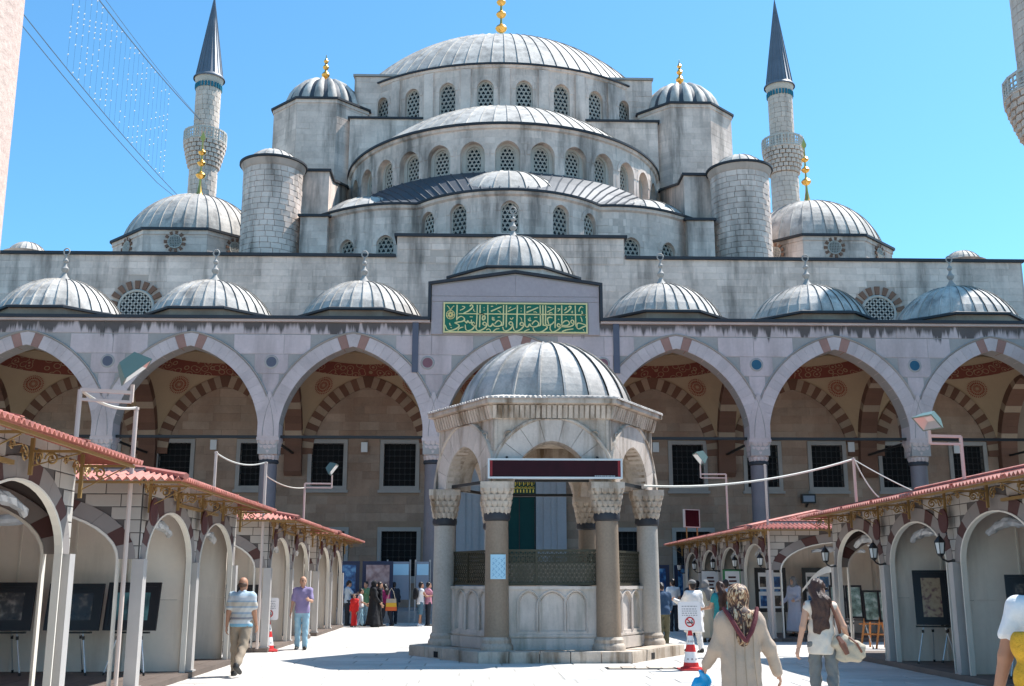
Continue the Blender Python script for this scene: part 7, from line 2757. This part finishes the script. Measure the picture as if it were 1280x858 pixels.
def bag_mesh(name, prims, res, k, mat, clip=None, warp=None):
    V, F = surf(prims, res, k, clip, warp)
    return surf_mesh(name, [(V, F)], mat)

# 1 woman in the long beige coat with patterned scarf
x, y = at_px(10.3, 2.10)
r, J, dz, k = person('woman seen from behind in a long beige coat and brown patterned headscarf', x, y, 0.02, 1.62, 0.014, female=True, robe=c_beige, robe_w=0.29, scarf=leopard('patterned_scarf'), bulk=0.97,
                     arms=((14, 13, 34), (3, 23, 6)), shoes=m_shoe, hem=0.10, skin=m_skin, fold=0.0035)
# coat seams and scarf border
mb = MB()
for sx_ in (-0.085, 0.085, 0.0):
    pts = []
    for q in range(14):
        z = 1.30 - q * 0.085
        w = 0.152 + max(0, (1.0 - z)) * 0.13
        yy = -0.85 * 0.97 * w * math.sqrt(max(0.05, 1 - (sx_ / (w * 1.2)) ** 2)) - 0.028
        pts.append((sx_ * (1 + max(0, 1.0 - z) * 0.5), yy, z))
    mb.tube(pts, 0.005, 4)
link('coat_seam', mb.mesh('coat_seam', cloth('coat_seam_shade', (0.30, 0.23, 0.16))), r)
mb = MB()
for s_ in (-1, 1):
    mb.tube([(s_ * 0.155, -0.06, 1.425), (s_ * 0.115, -0.145, 1.335), (s_ * 0.06, -0.19, 1.22), (0.0, -0.205, 1.135)], [0.02, 0.022, 0.022, 0.018], 6)
link('scarf_border', mb.mesh('scarf_border', c_maroon), r)
wr = r.matrix_basis @ (J[-1][2] + J[-1][3] * 0.11)
bpr = [('c', (0, 0, -0.06), (0.0, 0, -0.28), 0.045, 0.13, (1.0, 0.45)), ('c', (-0.06, 0, -0.08), (-0.09, 0.0, -0.27), 0.03, 0.09, (1.0, 0.5)), ('c', (-0.01, 0, 0.0), (0, 0, -0.1), 0.02, 0.05)]
o = link('plastic_bag', bag_mesh('plastic_bag', bpr, 0.014, 0.03, m_bluep, None, lambda G: 0.012 * np.sin(G[..., 0] * 45 + 5 * np.sin(G[..., 2] * 19)) + 0.008 * np.sin(G[..., 2] * 50 + G[..., 0] * 30)), None)
o.location = wr
tag(o, 'bright blue plastic bag held by the woman in the beige coat', 'bag')

# 2 young woman with long hair, sleeveless blouse, grey trousers
x, y = at_px(14.0, 3.88)
r, J, dz, k = person('young woman with long dark hair, cream sleeveless blouse and grey trousers walking away', x, y, -0.12, 1.69, 0.013, female=True, top=c_cream, sleeve=0.0, top_hem=0.80, bottom=c_grey, hair=m_hairr, hair_kind='long', hair_len=0.50,
                     arms=((-10, 16, 14), (-14, 20, 62)), legs=((8, 4), (-10, 14)), head_turn=-48, shoes=m_shoe, bulk=0.94, fold=0.008)
mb = MB()
mb.tube([(0.075, 0.02, 1.455), (0.105, -0.09, 1.42), (0.15, -0.125, 1.28), (0.19, -0.10, 1.13), (0.23, -0.03, 1.0)], [0.018] * 5, 6)
sunp = [('c', (0.20, -0.11, 0.93), (0.40, -0.09, 0.84), 0.11, 0.11, (1.0, 0.75)), ('c', (0.23, -0.10, 0.80), (0.38, -0.08, 0.78), 0.10, 0.09, (1.0, 0.7))]
V, F = surf(sunp, 0.014, 0.04, None, lambda G: 0.008 * np.sin(G[..., 0] * 31 + 4 * np.sin(G[..., 2] * 17)) + 0.006 * np.sin(G[..., 2] * 40))
o = link('shoulder_bag', surf_mesh('shoulder_bag', [(V, F)], c_tan), None)
o.location = r.location
o.rotation_euler = r.rotation_euler
o['_local'] = 1
tag(o, 'slouchy tan canvas bag hanging at the hip of the long haired woman', 'bag')
link('strap', mb.mesh('strap', m_leath), o)
mb = MB()
mb.tube([(0.17, -0.13, 1.0), (0.21, -0.20, 0.92), (0.26, -0.2, 0.80)], [0.035, 0.045, 0.03], 6)
mb.tube([(0.30, -0.15, 1.0), (0.38, -0.19, 0.93), (0.44, -0.17, 0.82)], 0.014, 5)
link('flap', mb.mesh('flap', m_leath), o)
mb = MB()
mb.lathe([(0.088, -0.012), (0.092, 0.0), (0.088, 0.012)], 16)
g_ = mb
mb = MB()
for s_ in (-1, 1):
    mb.tube([(s_ * 0.078, 0.0, 0.022), (s_ * 0.076, 0.07, 0.024)], 0.004, 4)
for s_ in (-1, 1):
    mb.box((s_ * 0.035 - 0.03, 0.082, -0.004), (s_ * 0.035 + 0.03, 0.105, 0.030))
gl = link('sunglasses', mb.mesh('sunglasses', m_black), r)
gl.location = (0, 0.025 * k, 1.60 * k)
gl.rotation_euler.z = rad(-48)

# 3 woman at the right edge: white shirt, yellow bag
x, y = at_px(7.0, 3.36)
r, J, dz, k = person('woman in a white short sleeved shirt cut off by the right edge', x, y, -0.25, 1.84, 0.013, female=True, top=c_white, sleeve=0.55, bottom=cloth('beige_trousers', (0.42, 0.34, 0.25)), hair=m_hairb, hair_kind='short',
                     arms=((4, 15, 8), (0, 10, 10)), skin=m_skin2, shoes=m_shoe, top_hem=0.95)
bx = Vector((-0.10, -0.19, 1.02))
V, F = surf([('c', (-0.14, -0.19, 1.12), (0.10, -0.19, 1.12), 0.13, 0.13, (1, 0.55)), ('c', (-0.12, -0.19, 0.92), (0.10, -0.19, 0.92), 0.15, 0.15, (1, 0.55))], 0.013, 0.03, [lambda G: 0.84 - G[..., 2], lambda G: G[..., 2] - 1.2])
o = link('straw_bag', surf_mesh('straw_bag', [(V, F)], m_ystraw), None)
o.location = r.location
o.rotation_euler = r.rotation_euler
o['_local'] = 1
o.location.z += 0.16
tag(o, 'yellow woven bag with leather strap on the back of the woman in white', 'bag')
mb = MB()
mb.tube([(-0.05, 0.03, 1.445), (-0.055, -0.12, 1.40), (-0.055, -0.20, 1.28), (-0.06, -0.27, 1.16)], 0.022, 6)
mb.box((-0.10, -0.285, 1.06), (-0.02, -0.265, 1.18))
link('strap', mb.mesh('strap', m_leath), o)
V, F = surf([('c', (-0.15, -0.19, 0.86), (0.12, -0.19, 0.86), 0.155, 0.155, (1, 0.58))], 0.013, 0.03, [lambda G: G[..., 2] - 0.87, lambda G: 0.76 - G[..., 2]])
link('bag_base', surf_mesh('bag_base', [(V, F)], c_tan), o)

# 4 man in striped polo walking away
x, y = at_px(20.3, -4.93)
person('balding man in a striped polo shirt and khaki trousers walking away on the left', x, y, -0.10, 1.74, 0.02, top=striped('striped_polo'), sleeve=0.75, bottom=c_khaki, hair=m_hairt, hair_kind='bald', skin=m_skin2, bulk=1.12,
       arms=((-12, 5, 10), (6, 6, 14)), legs=((3, 0), (-16, 32)), head_turn=-10)
# 5 man in lilac shirt facing the camera
x, y = at_px(28.2, -5.32)
person('man in a lilac shirt and light blue jeans walking towards the camera', x, y, PI + 0.12, 1.80, 0.024, top=c_lilac, sleeve=0.8, bottom=c_jeans, hair=m_hairt, hair_kind='bald', skin=m_skin, bulk=0.98,
       arms=((25, 8, 72), (2, 9, 18)), legs=((6, 2), (-5, 8)), head_turn=15, side_arm=((0.35, 0, 0), None))

# 6 group by the steps on the left
Z_ = 0.0
def pp(label, px_, d, rz, **kw):
    off = (px_ - 640) / 1350 * (d * 0.976 + 0.357)
    x, y = at_px(d, off)
    return person(label, x, y, rz, res=0.03, **kw)
pp('man in a pale blue shirt reading a paper beside the last left stall', 437, 43.6, -1.2, H=1.72, top=c_lblue, sleeve=0.7, bottom=c_dark, arms=((40, 6, 60), (40, 6, 60)), head_down=20)
pp('small child in a long red dress holding hands at the left', 445.5, 42.3, 2.9, H=1.22, female=True, robe=c_red, robe_w=0.20, bulk=0.8, hair=m_hairb, arms=((0, 6, 8), (0, 8, 5)))
pp('child in a white top and blue trousers beside the child in red', 453, 42.6, -1.4, H=1.42, top=c_white, sleeve=0.8, bottom=c_jeans, arms=((15, 8, 40), (10, 8, 60)), legs=((8, 2), (-8, 6)))
pp('woman in a green top and jeans standing behind the two children', 459.5, 43.8, 2.6, H=1.68, female=True, top=c_green, sleeve=0.6, bottom=c_jeans)
pp('woman in a black robe and black headscarf walking at the left', 469, 42.2, -1.3, H=1.70, female=True, robe=c_black, robe_w=0.33, scarf=c_black, arms=((5, 10, 15), (10, 8, 30)), bulk=1.1)
pp('person in black trousers and dark top beside the woman in the black robe', 476, 42.4, -1.2, H=1.68, top=c_black, sleeve=1.9, bottom=c_black, hair=m_hairb, legs=((10, 2), (-10, 8)))
r, J, dz, k = pp('woman in a magenta top carrying a yellow and orange bag', 485, 43.2, 0.9, H=1.62, female=True, top=c_mag, sleeve=1.6, bottom=c_dark, hair=m_hairb, hair_kind='long', hair_len=0.2, legs=((12, 0), (-14, 10)), lean=8)
sb = thing('shopping_bag', 'yellow and orange striped shoulder bag of the woman in magenta', 'bag', (r.location.x + 0.20, r.location.y - 0.20, 0.58), None, True, 0.1)
for i, m in enumerate((M('bag_orange', (0.62, 0.12, 0.03), 0.7), M('bag_yellow', (0.66, 0.38, 0.03), 0.7), c_tan)):
    mb = MB()
    w0, w1 = 0.22 - 0.012 * i, 0.22 - 0.012 * (i + 1)
    mb.add([(-w0, -0.06, 0.15 * i), (w0, -0.06, 0.15 * i), (w0, 0.06, 0.15 * i), (-w0, 0.06, 0.15 * i), (-w1, -0.055, 0.15 * i + 0.15), (w1, -0.055, 0.15 * i + 0.15), (w1, 0.055, 0.15 * i + 0.15), (-w1, 0.055, 0.15 * i + 0.15)],
           [(0, 3, 2, 1), (4, 5, 6, 7), (0, 1, 5, 4), (1, 2, 6, 5), (2, 3, 7, 6), (3, 0, 4, 7)])
    part('band', mb, m, sb)
mb = MB()
mb.tube([(-0.15, 0, 0.44), (-0.08, 0.05, 0.72), (0.0, 0.1, 0.85), (0.08, 0.05, 0.72), (0.15, 0, 0.44)], 0.015, 5)
part('strap', mb, c_tan, sb)
pp('person in dark clothes with a backpack in the shade by the steps', 494, 45.2, 0.3, H=1.66, top=c_dark, sleeve=1.8, bottom=c_dark)
r, J, dz, k = pp('person in a white sleeveless top, denim shorts and black backpack', 527, 43.0, -1.1, H=1.66, female=True, top=c_white, sleeve=0.15, bottom=c_denim, bottom_kind='shorts', skin=m_skin2, arms=((35, 10, 50), (35, 6, 60)), shoes=c_white, legs=((4, 0), (-4, 4)))
V, F = surf([('e', (0, -0.20, 1.25), (0.14, 0.10, 0.22)), ('e', (0, -0.24, 1.12), (0.12, 0.07, 0.11))], 0.022, 0.03)
o = link('backpack', surf_mesh('backpack', [(V, F)], c_black), None)
o.location = r.location
o.rotation_euler = r.rotation_euler
tag(o, 'black backpack worn by the person in denim shorts', 'backpack')
pp('person in a pink shirt partly hidden by the left fountain column', 536.5, 43.2, -1.2, H=1.66, top=c_pink, sleeve=0.8, bottom=c_dark, arms=((45, 6, 50), (45, 6, 50)))

# 7 group on the right
pp('man in a white shirt half hidden behind the right fountain column', 806, 34.5, 0.2, H=1.68, top=c_white, sleeve=0.7, bottom=c_dark)
x, y = at_px(29.3, 3.98)
person('man in a navy sweater and olive trousers bending his head, right of the fountain', x, y, 0.1, 1.66, 0.024, top=c_navy, sleeve=1.9, bottom=c_olive, arms=((15, 12, 35), (15, 12, 35)), head_down=35, lean=8, legs=((-4, 4), (4, 2)), bulk=1.08)
pp('person in a white shirt before the blue photo boards at right', 839, 38.5, 0.2, H=1.76, top=c_white, sleeve=0.7, bottom=c_dark)
x, y = at_px(27.0, 4.40)
person('woman in a long white tunic with a grey cap, behind the sign on the cone', x, y, 0.35, 1.70, 0.024, female=True, robe=c_white, robe_w=0.23, hem=0.48, bottom=c_white, hair=m_hairb, cap=c_gscarf, arms=((30, 14, 80), (0, 10, 10)), legs=((6, 2), (-8, 6)), bulk=1.08)
pp('woman in a long light beige coat and grey scarf facing the right stalls', 879, 31.6, 0.25, H=1.70, female=True, robe=c_lbeige, robe_w=0.25, scarf=c_gscarf, hem=0.12, arms=((10, 12, 30), (10, 10, 30)), bulk=1.1)
pp('dark haired person in dark clothes deeper in the crowd at right', 862, 35.5, 0.2, H=1.74, top=c_dark, sleeve=1.8, bottom=c_dark)
pp('person in a pale blue shirt in the crowd before the green bordered banner', 869, 37.0, 0.0, H=1.70, top=c_lblue, sleeve=0.8, bottom=c_dark)
x, y = at_px(25.3, 4.75)
r, J, dz, k = person('woman with long dark hair and a teal top partly hidden by the beige coat', x, y, 0.4, 1.66, 0.024, female=True, top=c_teal, sleeve=0.4, bottom=c_white, hair=m_hairr, hair_kind='long', hair_len=0.5, arms=((20, 14, 60), (5, 10, 10)))
pp('man in a white shirt with short dark hair behind the beige coat', 904, 30.8, -0.3, H=1.72, top=c_lblue, sleeve=1.2, bottom=c_dark)
pp('woman in a pale grey robe and dark scarf inside the far right stall', 988, 32.9, 2.2, H=1.70, female=True, robe=c_grobe, robe_w=0.30, scarf=c_gscarf, hem=0.14, z0=0.10, arms=((15, 10, 60), (10, 8, 50)))
x, y = at_px(12.6, 4.15)
pp('person in a dark pink scarf behind the long haired woman', 1041, 33.3, 2.4, H=1.60, female=True, robe=c_dark, scarf=c_pinkscarf, z0=0.10)
